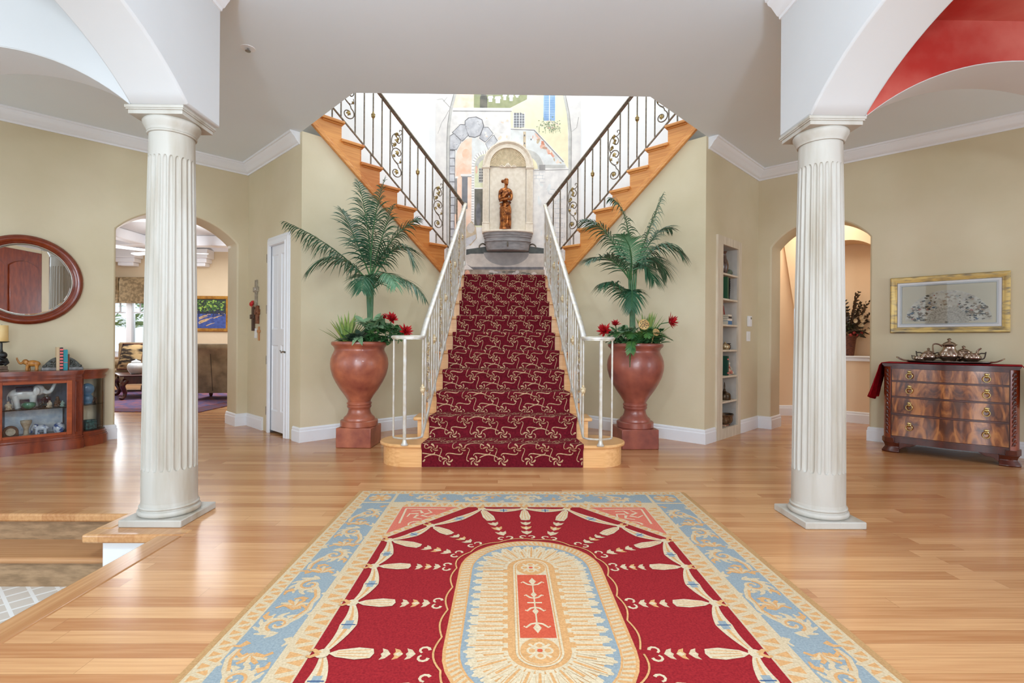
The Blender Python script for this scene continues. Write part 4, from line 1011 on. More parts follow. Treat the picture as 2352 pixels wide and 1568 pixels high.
palm('feathery green palm in the right urn with drooping dark fronds', 1.35, 5.33, None, [(1.34, 5.33, 1.78), (1.31, 5.33, 1.72), (1.30, 5.32, 1.45)],
     [((1.32 + .014 * i, 5.33, 1.0), (1.318 + .012 * i, 5.33, 1.4), (1.29 + .028 * i, 5.33, 1.86), .016, .009) for i in range(4)],
     [(0, (1.502, 5.33, 2.272), (1.651, 5.33, 2.63), .27, 36, g_palm, .9, .3), (0, (1.607, 5.23, 2.24), (1.759, 5.13, 1.98), .27, 34, g_palm, .65), (0, (1.561, 5.36, 2.124), (1.70, 5.38, 1.80), .24, 30, g_palm, .6),
      (1, (1.09, 5.305, 2.331), (.80, 5.26, 2.33), .24, 34, g_palm, .6), (1, (1.342, 5.38, 2.50), (1.124, 5.43, 2.60), .28, 34, g_palm, .7, .3), (1, (1.075, 5.23, 2.048), (.83, 5.13, 1.88), .25, 34, g_palm, .35),
      (2, (1.169, 5.255, 1.77), (.962, 5.18, 1.66), .2, 28, g_palm, .7), (2, (1.306, 5.18, 1.78), (1.259, 5.05, 1.40), .17, 26, g_palm, .6), (0, (1.429, 5.23, 1.984), (1.498, 5.13, 1.70), .22, 28, g_palm, .5),
      (0, (1.60, 5.38, 2.36), (1.76, 5.42, 2.28), .22, 30, g_palm, .5), (1, (1.328, 5.18, 2.06), (1.15, 5.05, 2.14), .24, 28, g_palm2, .4)])

def spiky(label, x, y, z, n, L, seed, spread=.9):
    r = random.Random(seed); mb = MB()
    for i in range(n):
        a = 2 * pi * i / n * 2.4 + r.uniform(-.2, .2); el = r.uniform(.45, 1.5)
        d = (cos(a) * cos(el) * spread, sin(a) * cos(el) * spread * .7, sin(el)); blade(mb, (x + .015 * cos(a), y + .015 * sin(a), z), d, (0, 0, 1) if el < 1.2 else (0, -1, 0), L * r.uniform(.7, 1.1), .013, .12, 0, 5, .4)
    return tag(mb.build('spiky_plant', g_yuc, sharp=180, flatshade=True), label, 'plant')
spiky('spiky yellow-green plant at the left edge of the left urn', -1.60, 5.27, 1.02, 40, .38, 2)
spiky('spiky yellow-green plant behind the seed pods in the right urn', 1.49, 5.36, 1.06, 34, .38, 5, .6)
def leafy(label, pts, m, L, w, seed, nm='leafy_plant', cat_='plant', droop=.25, seg=4, fold=.15):
    r = random.Random(seed); mb = MB()
    for x, y, z, k, sp in pts:
        for i in range(k):
            a = r.uniform(0, 2 * pi); el = r.uniform(-.1, 1.0); d = (cos(a) * cos(el), sin(a) * cos(el) - .3, sin(el))
            p = (x + r.uniform(-sp, sp), y + r.uniform(-sp, sp), z + r.uniform(-.3, .5) * sp)
            mb.tube([(x, y, z - .05), p], .002, 4, 0); blade(mb, p, d, (0, -.3, 1), L * r.uniform(.7, 1.15), w * r.uniform(.8, 1.15), droop, 0, seg, fold)
    return tag(mb.build(nm, m, sharp=180, flatshade=True), label, cat_)
leafy('dark green leafy foliage filling the rim of the left urn', [(-1.62 + .085 * i, 5.18 + .05 * abs(i - 2.5), 1.08, 26, .07) for i in range(6)] + [(-1.3, 5.2, 1.16, 36, .09), (-1.22, 5.25, 1.2, 34, .09), (-1.12, 5.2, 1.17, 26, .07), (-1.03, 5.2, 1.12, 18, .05)], g_leaf, .1, .026, 11)
leafy('pale variegated leaves right of the palm stem in the left urn', [(-1.33, 5.16, 1.22, 12, .07), (-1.27, 5.15, 1.23, 10, .06)], g_lt, .15, .045, 12)
leafy('hanging grey-green leaf over the lip of the left urn', [(-1.43, 5.07, 1.1, 3, .02)], g_lt, .13, .034, 14, droop=1.0)
leafy('dark purple-green leaves beside the spiky plant in the left urn', [(-1.52, 5.12, 1.1, 14, .05), (-1.45, 5.14, 1.11, 10, .05)], g_dk, .13, .03, 15)
leafy('dark green leafy foliage among the ferns in the right urn', [(1.18 + .08 * i, 5.22 + .04 * abs(i - 2.5), 1.09, 24, .07) for i in range(6)] + [(1.24, 5.2, 1.18, 22, .07), (1.55, 5.25, 1.17, 24, .07), (1.1, 5.2, 1.15, 20, .06)], g_leaf, .1, .026, 16)
leafy('rounded pale green leaves beside the palm stem in the right urn', [(1.26, 5.14, 1.2, 10, .06), (1.20, 5.14, 1.17, 8, .04)], g_lt, .06, .024, 17)
def fern(label, base, ctrl, tip, L, n, seed):
    t = thing('fern', label, 'plant', (0, 0, 0))
    for i, (b, c, e_) in enumerate(zip(base, ctrl, tip)):
        frond(t, b, c, e_, L, n, g_fern, seed + i, .15, .0065, 'frond', .35)
fern('green fern fronds at the front rim of the right urn', [(1.33, 5.2, 1.05)] * 5, [(1.2, 5.1, 1.24), (1.3, 5.06, 1.24), (1.44, 5.06, 1.26), (1.5, 5.1, 1.24), (1.54, 5.16, 1.2)], [(1.1, 5.04, 1.13), (1.24, 4.98, 1.12), (1.40, 4.98, 1.13), (1.6, 5.04, 1.13), (1.68, 5.1, 1.1)], .11, 22, 40)
fern('fern frond hanging down the front of the right urn', [(1.3, 5.14, 1.07)], [(1.24, 4.98, 1.16)], [(1.235, 5.0, .84)], .075, 26, 60)
m_redf = mat('scarlet_petal', (196, 30, 34), .5, 0, (160, 16, 26), 20)
def flower(label, p, d, s, seed):
    r = random.Random(seed); mb = MB(); d = Vector(d).normalized(); q = d.to_track_quat('Z', 'Y').to_matrix()
    for k in range(26):
        a = k * 2.4; el = .2 + 1.15 * (k / 26); v = q @ Vector((cos(a) * cos(el), sin(a) * cos(el), sin(el)))
        blade(mb, Vector(p), v, q @ Vector((0, 0, 1)), s * r.uniform(.75, 1.1), s * .17, -.1, 0, 4, .5)
    t = thing('flower', label, 'flower', (0, 0, 0)); mb.build('petals', m_redf, t, sharp=180, flatshade=True)
    MB().tube(cat([Vector(p), Vector(p) - d * .09, Vector(p) - d * .14 + Vector((0, 0, -.07))], 4), .005, 6).build('stem', g_stem, t)
flower('large red flower at the top of the foliage in the left urn', (-1.12, 5.14, 1.285), (.3, -.7, .6), .085, 1)
flower('red flower behind the top of the left railing volute', (-.985, 5.12, 1.165), (.6, -.7, .3), .085, 2)
flower('small red flower bud above the pale leaves in the left urn', (-1.2, 5.17, 1.30), (0, -.4, .8), .05, 3)
flower('large red flower sticking out at the right side of the right urn', (1.68, 5.22, 1.285), (.9, -.4, .25), .1, 4)
flower('red flower left of the ferns, behind the right railing volute', (1.02, 5.16, 1.185), (-.6, -.7, .35), .09, 5)
flower('small red bracts above the ferns in the right urn', (1.13, 5.18, 1.25), (-.2, -.5, .8), .06, 6)
m_pod = mat('dried_pod', (206, 172, 112), .75, 0, (170, 128, 76), 30)
def pod(label, p, s, rz):
    t = thing('seed_pod', label, 'seed pod', p, rz); b = MB().lathe([(0, -.05), (.008, -.045), (.02, -.02), (.046, .0), (.05, .008), (.044, .012), (0, .01)], 20)
    b.xf(Matrix.Rotation(math.radians(75), 4, 'X') @ Matrix.Scale(s, 4)).build('pod', m_pod, t)
    h = MB(); r = random.Random(3)
    for i in range(14):
        a = i * 2.4; q = .038 * math.sqrt((i + .5) / 14); h.ell((q * cos(a), q * sin(a), .0115), (.0055, .0055, .002), 8, 4)
    h.xf(Matrix.Rotation(math.radians(75), 4, 'X') @ Matrix.Scale(s, 4)).build('seed_holes', m_black, t)
    MB().tube([(0, .05 * s, -.01), (0, .1, -.12)], .004, 6).build('stem', m_pod, t)
pod('round dried lotus pod left of the spiky plant in the right urn', (1.395, 5.11, 1.255), 1.1, 0)
pod('smaller orange dried pod low at the front of the right urn', (1.515, 5.1, 1.18), .75, 10)
# ------------------------------------------------------------------ left wall: mirror, curio cabinet and what stands on and in it
def wood(name, a, b, stretch=(2, 2, .5), vs=9, rough=.28, coat=.3): return mat(name, a, rough, 0, b, vs, stretch, detail=7, lo=.3, hi=.7, coat=coat)
m_cherry = wood('cherry_wood', (142, 62, 30), (100, 36, 18)); m_cherry2 = wood('red_cherry', (176, 86, 42), (136, 56, 26), (.6, 2, 2)); m_dkwood = wood('dark_mahogany', (92, 36, 20), (58, 20, 12))
m_glass = bpy.data.materials.new('clear_glass'); m_glass.use_nodes = True
_nt = m_glass.node_tree; _nt.nodes.remove(_nt.nodes['Principled BSDF']); _o = _nt.nodes['Material Output']
_t = _nt.nodes.new('ShaderNodeBsdfTransparent'); _g = _nt.nodes.new('ShaderNodeBsdfGlossy'); _g.inputs['Roughness'].default_value = .02; _f = _nt.nodes.new('ShaderNodeFresnel'); _f.inputs[0].default_value = 1.45
_m = _nt.nodes.new('ShaderNodeMixShader'); _t.inputs[0].default_value = (.985, .99, .985, 1)
for a_, b_ in ((_f.outputs[0], _m.inputs[0]), (_t.outputs[0], _m.inputs[1]), (_g.outputs[0], _m.inputs[2]), (_m.outputs[0], _o.inputs[0])): _nt.links.new(a_, b_)
m_mirror = mat('mirror_silver', (225, 225, 225), .01, 1)
def onwall(u, sg, d=0): x, y = onW(u, sg, d); return (x, y, 0)
t = thing('mirror', 'round mirror in a glossy red-brown wooden frame above the curio cabinet', 'mirror', onwall(2.05, -1), 45)
RX = Matrix.Translation((0, 0, 1.65)) @ Matrix.Rotation(pi / 2, 4, 'X')
MB().lathe([(.352, .008), (.356, .022), (.365, .03), (.372, .028), (.378, .034), (.392, .046), (.41, .048), (.425, .04), (.43, .03), (.436, .026), (.437, .002), (.352, .002)], 72).xf(RX).build('frame', wood('mirror_frame_wood', (132, 52, 22), (104, 34, 14), (3, 3, 3), 5, .2, .6), t, sharp=50)
MB().lathe([(0, .014), (.335, .014), (.356, .009)], 72).xf(RX).build('mirror_glass', m_mirror, t, sharp=10)
MB().lathe([(.346, .016), (.352, .022), (.357, .016)], 72).xf(RX).build('inner_bead', m_silver, t)

cab = thing('curio_cabinet', 'low cherry curio cabinet with glass front and curved glass ends under the round mirror', 'cabinet', onwall(1.988, -1), 45)
def cplan(d=0):     # outline of the cabinet in plan, grown by d
    r = [(.555 + d, -.02), (.555 + d, -.09 - d * .3), (.54 + d * .8, -.15 - d * .6), (.50 + d * .6, -.215 - d * .8), (.43 + d * .4, -.27 - d), (.352 + d * .3, -.295 - d), (.34 + d * .5, -.345 - d), (.285 + d * .2, -.378 - d)]
    return r + [(-x, y) for x, y in r[::-1]]
def side(d=0): r = [(.545, -.02), (.545, -.09), (.53, -.15), (.49, -.212), (.425, -.262), (.352, -.285)]; return r
bs = MB()
for d, a, b in ((.022, 0, .085), (.016, .085, .1), (.006, .1, .112), (.012, .112, .122), (0, .122, .145)): bs.prism(cplan(d), a, b, 'z')
bs.build('base', m_cherry, cab, sharp=30)
tp = MB()
for d, a, b in ((0, .672, .69), (.008, .69, .7), (0, .7, .725), (.01, .725, .735), (.018, .735, .748), (.028, .748, .752), (.026, .752, .766)): tp.prism(cplan(d), a, b, 'z')
tp.build('top', m_cherry, cab, sharp=30)
for s in (-1, 1):
    p = MB(); p.prism([(s * .285, -.37), (s * .283, -.33), (s * .33, -.285), (s * .356, -.295), (s * .34, -.345)], .14, .68, 'z')
    for i in range(5):
        f = (i + .5) / 5; x = .285 + .052 * f; y = -.378 + .034 * f; p.tube([(s * x, y + .002, .165), (s * x, y + .002, .655)], .0045, 6)
    p.build('pilaster', m_cherry, cab, sharp=30)
    pts = [(x * s, y) for x, y in side()]
    g = MB(); k = len(pts); g.add([(x, y, z) for z in (.145, .672) for x, y in pts], [(i, i + 1, k + i + 1, k + i) for i in range(k - 1)]); g.build('curved_glass', m_glass, cab, sharp=180)
    f = MB(); f.box(*sorted((s * .535, s * .553)), -.045, -.02, .14, .68); f.build('end_post', m_dkwood, cab)
    a = MB().prism([(x * s, y) for x, y in side()] + [(s * .35, -.03)], .405, .411, 'z'); a.build('glass_shelf', m_glass, cab)
    f2 = MB().prism([(x * s, y) for x, y in side()] + [(s * .35, -.03)], .14, .15, 'z'); f2.build('side_floor', m_dkwood, cab)
dr = MB(); x0, x1, zb_, zt_ = -.262, .262, .145, .672
for a, b, c, d in ((x0, -.222, zb_, zt_), (.222, x1, zb_, zt_), (-.222, .222, zb_, .172), (-.222, .222, .646, zt_)): dr.box(a, b, -.378, -.358, c, d)
do = dr.build('door', m_cherry2, cab, bevel=.003)
MB().box(-.224, .224, -.369, -.366, .17, .648).build('glass', m_glass, do)
MB().box(-.2835, -.262, -.372, -.35, .14, .675).build('stile', m_cherry, cab); MB().box(.262, .2835, -.372, -.35, .14, .675).build('stile', m_cherry, cab)
MB().box(-.33, .33, -.34, -.02, .403, .411).build('glass_shelf', m_glass, cab)
MB().box(-.33, .33, -.03, -.018, .145, .672).build('back_panel', mat('blue_grey_backing', (120, 130, 146), .3, 0, (82, 88, 104), 5), cab)
MB().box(-.33, .33, -.35, -.03, .1451, .152).build('interior_floor', m_dkwood, cab)
def incab(name, label, catg, x, y, z, rz=0, group=None): o = thing(name, label, catg, onwall(1.988, -1), 45 + rz, group); o.location = Matrix.Translation(o.location) @ Matrix.Rotation(math.radians(45), 4, 'Z') @ Vector((x, y, z)); return o
m_porc = mat('white_porcelain', (226, 228, 226), .18, 0, (204, 210, 212), 12, coat=.4); m_bwp = mat('blue_white_porcelain', (214, 222, 232), .2, 0, (62, 96, 160), 24, lo=.48, hi=.58, coat=.4)
m_navy = mat('dark_blue_glaze', (36, 48, 72), .25, 0, (70, 84, 104), 22, coat=.4); m_jade = mat('green_glass', (38, 110, 84), .12, 0, (90, 150, 120), 26, coat=.5); m_gold = mat('amber_resin', (196, 134, 60), .35, 0, (150, 90, 32), 26)
m_teal = mat('teal_cloth', (38, 140, 152), .6); m_bwhite = mat('white_carved', (214, 220, 224), .5, 0, (170, 186, 204), 18)
def elephant(name, label, x, y, z, s, m, mb_blanket=None, rz=0, trunk_up=True, base=None):
    o = incab(name, label, 'figurine', x, y, z, rz); b = MB(); S = s
    b.ell((0, 0, .5 * S), (.36 * S, .2 * S, .22 * S), 18, 12); b.ell((-.2 * S, 0, .47 * S), (.2 * S, .18 * S, .2 * S)); b.ell((.36 * S, 0, .6 * S), (.17 * S, .15 * S, .19 * S)); b.ell((.42 * S, 0, .66 * S), (.1 * S, .11 * S, .11 * S))
    for lx, ly, f in ((.22, .1, .06), (.22, -.1, -.02), (-.24, .1, .0), (-.24, -.1, .08)): b.tube([(lx * S, ly * S, .45 * S), ((lx + f * .5) * S, ly * S, .2 * S), ((lx + f) * S, ly * S, 0)], [.11 * S, .085 * S, .09 * S], 12)
    tr = [(.48, 0, .58), (.58, 0, .5), (.68, 0, .55), (.75, 0, .7), (.8, 0, .84), (.76, 0, .9)] if trunk_up else [(.48, 0, .56), (.56, 0, .4), (.56, 0, .2), (.62, 0, .12)]
    tr = cat([(p[0] * S, p[1] * S, p[2] * S) for p in tr], 4); b.tube(tr, [.085 * S - .05 * S * i / (len(tr) - 1) for i in range(len(tr))], 10)
    for q in (-1, 1):
        b.ell((.3 * S, q * .17 * S, .58 * S), (.1 * S, .035 * S, .15 * S)); b.tube([(.47 * S, q * .07 * S, .53 * S), (.56 * S, q * .09 * S, .47 * S), (.64 * S, q * .08 * S, .5 * S)], [.025 * S, .02 * S, .008 * S], 8)
    b.tube([(-.37 * S, 0, .55 * S), (-.43 * S, 0, .42 * S), (-.42 * S, 0, .28 * S)], [.025 * S, .016 * S, .018 * S], 6)
    b.build('body', m, o, remesh=.016 * S, smooth=3)
    if mb_blanket:
        c = MB(); n = 12; vs = []
        for i in range(13):
            xx = -.22 + .42 * i / 12
            for j in range(n + 1): a = math.radians(-70 + 140 * j / n); vs.append((xx * S, .235 * S * sin(a), (.5 + .24 * cos(a)) * S))
        c.add(vs, [(i * 13 + j, i * 13 + j + 1, (i + 1) * 13 + j + 1, (i + 1) * 13 + j) for i in range(12) for j in range(12)]); c.build('blanket', mb_blanket, o, sharp=180, solid=.01 * S)
    return o
elephant('elephant_figurine', 'large white porcelain elephant with dark blanket and raised trunk inside the curio cabinet', -.07, -.2, .4125, .275, m_porc, m_navy)
o = incab('glass_bowl', 'round green glass bowl in front of the white elephant figurine', 'bowl', -.045, -.315, .4115); MB().lathe([(0, 0), (.02, .002), (.045, .02), (.052, .04), (.047, .058), (.042, .06), (.046, .04), (.04, .02), (0, .01)], 24).build('bowl', m_jade, o)
def figurine(label, x, y, z, h, m, seed, grp=None):
    r = random.Random(seed); o = incab('figurine', label, 'figurine', x, y, z, r.uniform(-60, 60), grp); b = MB(); k = h / .1
    b.lathe([(0, 0), (.026 * k, 0), (.028 * k, .008 * k), (.02 * k, .016 * k), (0, .02 * k)], 14); b.ell((0, 0, .035 * k), (.026 * k, .02 * k, .024 * k)); b.ell((r.uniform(-.006, .006) * k, -.006 * k, .066 * k), (.018 * k, .016 * k, .02 * k)); b.ell((0, -.008 * k, .088 * k), .0135 * k)
    for q in (-1, 1): b.tube([(q * .016 * k, -.004 * k, .072 * k), (q * .028 * k, -.012 * k, .05 * k), (q * .012 * k, -.026 * k, .042 * k)], .007 * k, 7); b.tube([(q * .012 * k, -.008 * k, .03 * k), (q * .02 * k, -.03 * k, .022 * k), (q * .02 * k, -.034 * k, .008 * k)], .009 * k, 7)
    b.build('body', m, o, remesh=.0035 * k, smooth=2); return o
m_blk = mat('black_lacquer', (34, 30, 30), .25, coat=.4); m_ivy = mat('ivory_figurine', (206, 192, 168), .4, 0, (170, 150, 124), 30); m_brn = mat('brown_figurine', (112, 72, 44), .4, 0, (70, 42, 26), 30)
figurine('black figurine behind the elephant trunk in the cabinet', .09, -.17, .4125, .125, m_blk, 1); figurine('brown figurine right of the white elephant in the cabinet', .155, -.26, .4125, .1, m_brn, 2)
figurine('small ivory figurine under the elephant trunk in the cabinet', .105, -.31, .4125, .07, m_ivy, 3); figurine('small grey-green figurine at the right end of the upper cabinet shelf', .2, -.3, .4125, .06, mat('celadon', (150, 172, 160), .3), 4); figurine('small ivory figurine at the left end of the upper cabinet shelf', -.185, -.31, .4125, .08, m_ivy, 5)
o = incab('carved_panel', 'white and blue carved relief panel leaning at the back of the lower cabinet', 'panel', .0, -.07, .152)
pm = MB().box(-.2, .215, -.012, 0, 0, .235)
rr = random.Random(6)
for i in range(20):
    cx, cz, r0 = rr.uniform(-.17, .18), rr.uniform(.03, .21), rr.uniform(.012, .03); pm.tube([(cx + r0 * (1 - k / 14) * cos(k * .5), -.012, cz + r0 * (1 - k / 14) * sin(k * .5)) for k in range(11)], .0028, 5)
pm.build('panel', m_bwhite, o, sharp=40)
elephant('elephant_figurine', 'small blue and white porcelain elephant on the lower cabinet shelf', .05, -.24, .152, .13, m_bwp, None, 160, False)
o = incab('vase', 'round blue and white vase at the right of the lower cabinet shelf', 'vase', .175, -.26, .152); MB().lathe([(0, 0), (.03, 0), (.045, .03), (.05, .055), (.04, .085), (.022, .097), (.024, .104), (.018, .104), (0, .09)], 24).build('body', m_bwp, o)
o = incab('mantel_clock', 'brown arched wooden clock at the left of the lower cabinet shelf', 'clock', -.165, -.25, .152); MB().prism([(-.055, 0), (.055, 0), (.055, .05)] + arc(0, .05, .055, 0, 180, 14)[1:], -.02, .02, 'y').build('case', m_brn, o, bevel=.003); MB().lathe([(0, .021), (.034, .021), (.036, .018)], 20).xf(Matrix.Translation((0, 0, .05)) @ Matrix.Rotation(pi / 2, 4, 'X')).build('dial', m_ivy, o)
o = incab('goblet', 'tall pale goblet between the clock and the blue elephant in the cabinet', 'goblet', -.06, -.28, .152); MB().lathe([(0, 0), (.034, 0), (.03, .01), (.02, .02), (.018, .07), (.026, .09), (.04, .125), (.042, .15), (.038, .15), (.03, .11), (0, .1)], 24).build('cup', m_ivy, o)
o = incab('ornament', 'blue lobed ornament on the shelf behind the curved glass', 'ornament', .40, -.15, .4115); b = MB(); b.ell((0, 0, .15), (.06, .03, .06)); b.ell((0, 0, .05), (.05, .04, .055)); b.lathe([(0, 0), (.04, 0), (.04, .01), (0, .012)], 16); b.build('body', mat('steel_blue_glaze', (72, 110, 144), .3, 0, (104, 142, 168), 10, coat=.3), o, remesh=.005, smooth=2)
figurine('dark figurine on the shelf behind the curved glass', .465, -.13, .4115, .07, m_brn, 8)
o = incab('trinket_box', 'teal carved trinket box at the bottom behind the curved glass', 'box', .42, -.16, .151, 20); MB().box(-.05, .05, -.035, .035, 0, .075).build('box', mat('teal_relief', (70, 120, 116), .4, 0, (30, 52, 54), 50, bump=.6, bs=80), o, bevel=.006); MB().prism([(-.052, 0), (.052, 0), (.036, .022), (-.036, .022)], -.037, .037, 'y').xf(Matrix.Translation((0, 0, .075))).build('lid', MATS['teal_relief'], o, bevel=.004)
# on top of the cabinet
ZT = .7665
o = incab('candle_holder', 'dark carved candle holder with a saucer at the left on the cabinet', 'candle holder', -.228, -.21, ZT); b = MB()
MB().box(-.048, .048, -.048, .048, 0, .018).box(-.042, .042, -.042, .042, .018, .05).build('base', wood('carved_walnut', (120, 92, 66), (70, 48, 32)), o, bevel=.003)
b.ell((0, 0, .095), (.042, .036, .042)); b.ell((.012, -.018, .152), (.03, .028, .032)); b.ell((-.02, .005, .13), (.026, .026, .04)); b.tube([(-.02, -.02, .12), (.0, -.045, .1), (.03, -.03, .09)], .012, 8); b.tube([(.03, 0, .12), (.045, -.02, .08), (.02, -.04, .06)], .012, 8); b.tube([(0, 0, .15), (0, 0, .21), (0, 0, .265)], [.02, .009, .009], 8)
b.build('figure', m_black, o, remesh=.004, smooth=2); MB().lathe([(0, .265), (.03, .266), (.054, .274), (.056, .279), (.0, .274)], 28).build('saucer', m_black, o)
o = incab('candle', 'thick cream pillar candle on the dark candle holder', 'candle', -.228, -.21, ZT + .276); MB().lathe([(0, 0), (.046, 0), (.047, .004), (.047, .15), (.044, .154), (.02, .148), (0, .147)], 28).build('wax', mat('cream_wax', (236, 206, 146), .5, 0, (226, 188, 120), 6), o); MB().tube([(0, 0, .147), (.002, 0, .162)], .0015, 6).build('wick', m_black, o)
elephant('elephant_figurine', 'small golden elephant figurine with raised trunk on top of the cabinet', -.015, -.21, ZT, .14, m_gold, None, 165, True)
m_bkend = mat('pewter_carving', (96, 98, 92), .4, .4, (52, 52, 48), 40)
def bookend(label, x, s):
    o = incab('bookend', label, 'bookend', x, -.2, ZT); k = MB().box(-.055, .055, -.045, .045, 0, .028); k.build('base', mat('grey_marble', (150, 150, 150), .3, 0, (110, 108, 106), 20), o, bevel=.004)
    b = MB(); pts = [(s * -.05, .028), (s * .05, .028), (s * .05, .125)] + [(s * (.05 - .1 * f), .125 - .095 * f ** 1.6) for f in (.2, .4, .6, .8)]
    b.prism(pts, -.02, .02, 'y'); r = random.Random(2)
    for i in range(16): f = r.random(); b.ell((s * (.045 - .085 * f * r.uniform(.6, 1)), -.018, .04 + .07 * (1 - f) * r.random()), (.011, .008, .011), 8, 6)
    b.build('carving', m_bkend, o, sharp=60, bevel=.002)
bookend('carved pewter bookend left of the books on the cabinet', .102, 1); bookend('carved pewter bookend right of the books on the cabinet', .302, -1)
def book(label, x, y, z, w, h, d, col, band=None, rz=0, where=None, lean=0, group=None):
    o = where(x, y, z) if where else incab('book', label, 'book', x, y, z, rz, group)
    m = mat('book_' + '_'.join(map(str, col)), col, .55)
    c = MB(); c.box(-w / 2, -w / 2 + .0025, -d / 2, d / 2, 0, h); c.box(w / 2 - .0025, w / 2, -d / 2, d / 2, 0, h); c.box(-w / 2, w / 2, -d / 2 - .002, -d / 2 + .002, 0, h); co = c.build('cover', m, o)
    MB().box(-w / 2 + .0026, w / 2 - .0026, -d / 2 + .003, d / 2 - .004, .003, h - .004).build('pages', mat('paper', (226, 216, 194), .8), o)
    if band:
        k = MB()
        for a, b_ in band: k.box(-w / 2 - .0004, w / 2 + .0004, -d / 2 - .0025, -d / 2 + .001, h * a, h * b_)
        k.build('spine_bands', mat('book_band_' + '_'.join(map(str, col)), (232, 110, 108) if col[0] < 60 else tuple(min(255, int(c_ * .55)) for c_ in col), .5), o)
    if lean: o.rotation_euler = (0, math.radians(lean), o.rotation_euler[2])
    return o
book('cream-backed book, leftmost of the upright books on the cabinet', .164, -.2, ZT, .022, .225, .15, (206, 178, 140))
book('black book with pink spine bands standing on the cabinet', .188, -.205, ZT, .024, .222, .16, (36, 30, 32), [(.06 + i * .135, .06 + i * .135 + .075) for i in range(7)])
book('bright teal book standing on the cabinet', .2185, -.2, ZT, .033, .2, .15, (40, 146, 158), [(.36, .385)])
book('brown book at the right of the row on the cabinet', .2445, -.18, ZT, .016, .155, .12, (130, 84, 56))

# closet wall: light switch, crosses
def ond(v, sg, d=0): x, y = onD(v, sg, d); return (x, y, 0)
def plate(o, w, h, z, rockers=1, m=None):
    MB().box(-w / 2, w / 2, -.006, 0, z - h / 2, z + h / 2).build('plate', m_trim, o, bevel=.002)
    for i in range(rockers):
        x = (i - (rockers - 1) / 2) * .046; MB().box(x - .017, x + .017, -.0095, -.005, z - .034, z + .034).build('rocker', mat('warm_white_plastic', (226, 226, 220), .35), o, bevel=.0015)
t = thing('light_switch', 'white light switch below the crosses beside the closet door', 'switch', ond(1.29, -1), -45); plate(t, .072, .118, 1.16)
def cross(label, v, z, h, w, bw, th, m, arm=.3, extra=None):
    t = thing('wall_cross', label, 'cross', ond(v, -1), -45); MB().box(-bw / 2, bw / 2, -th, 0, z - h / 2, z + h / 2).build('upright', m, t, bevel=.004); za = z + h / 2 - h * arm; MB().box(-w / 2, w / 2, -th - .006, -.001, za - bw * .55, za + bw * .55).build('crossbar', m, t, bevel=.004)
    MB().lathe([(0, 0), (bw * .5, 0), (bw * .45, .008), (0, .012)], 16).xf(Matrix.Translation((0, -th - .005, za)) @ Matrix.Rotation(pi / 2, 4, 'X')).build('boss', extra or m, t)
    return t
m_cg = mat('weathered_grey_wood', (170, 160, 142), .7, 0, (140, 130, 112), 30); m_cb = wood('cross_walnut', (96, 66, 46), (50, 32, 24), rough=.5, coat=0); m_cc = mat('copper_cross', (150, 92, 62), .4, .4, (92, 52, 36), 40); m_co = mat('pale_oak_cross', (190, 134, 86), .6)
cross('pale grey wooden cross, topmost on the wall beside the closet door', 1.255, 1.645, .33, .13, .055, .022, m_cg, .35, mat('silver_boss', (190, 186, 178), .35, .6))
c_ = cross('dark wooden cross with a red ornament beside the closet door', 1.335, 1.34, .30, .13, .05, .03, m_cb, .42); b = MB(); b.ell((-.03, -.03, 1.52), (.035, .02, .03), 12, 8); b.ell((.0, -.03, 1.53), (.02, .018, .03), 10, 8); b.tube([(0, -.02, 1.46), (-.01, -.03, 1.5), (.01, -.02, 1.56)], .008, 8); b.build('red_ornament', m_redf, c_)
cross('carved copper-coloured cross beside the closet door casing', 1.2, 1.385, .22, .11, .06, .03, m_cc, .35)
cross('small plain oak cross, lowest beside the closet door casing', 1.165, 1.155, .17, .07, .028, .016, m_co, .33)
t = thing('sprinkler', 'white recessed fire sprinkler in the ceiling near the left pier', 'sprinkler', (-1.945, 3.91, HC)); MB().lathe([(0, -.003), (.05, -.003), (.052, 0), (.02, -.001)], 24).build('escutcheon', m_trim, t); MB().lathe([(0, -.026), (.02, -.024), (.02, -.021), (.006, -.02), (.007, -.004), (0, -.003)], 14).build('head', m_chrome, t)

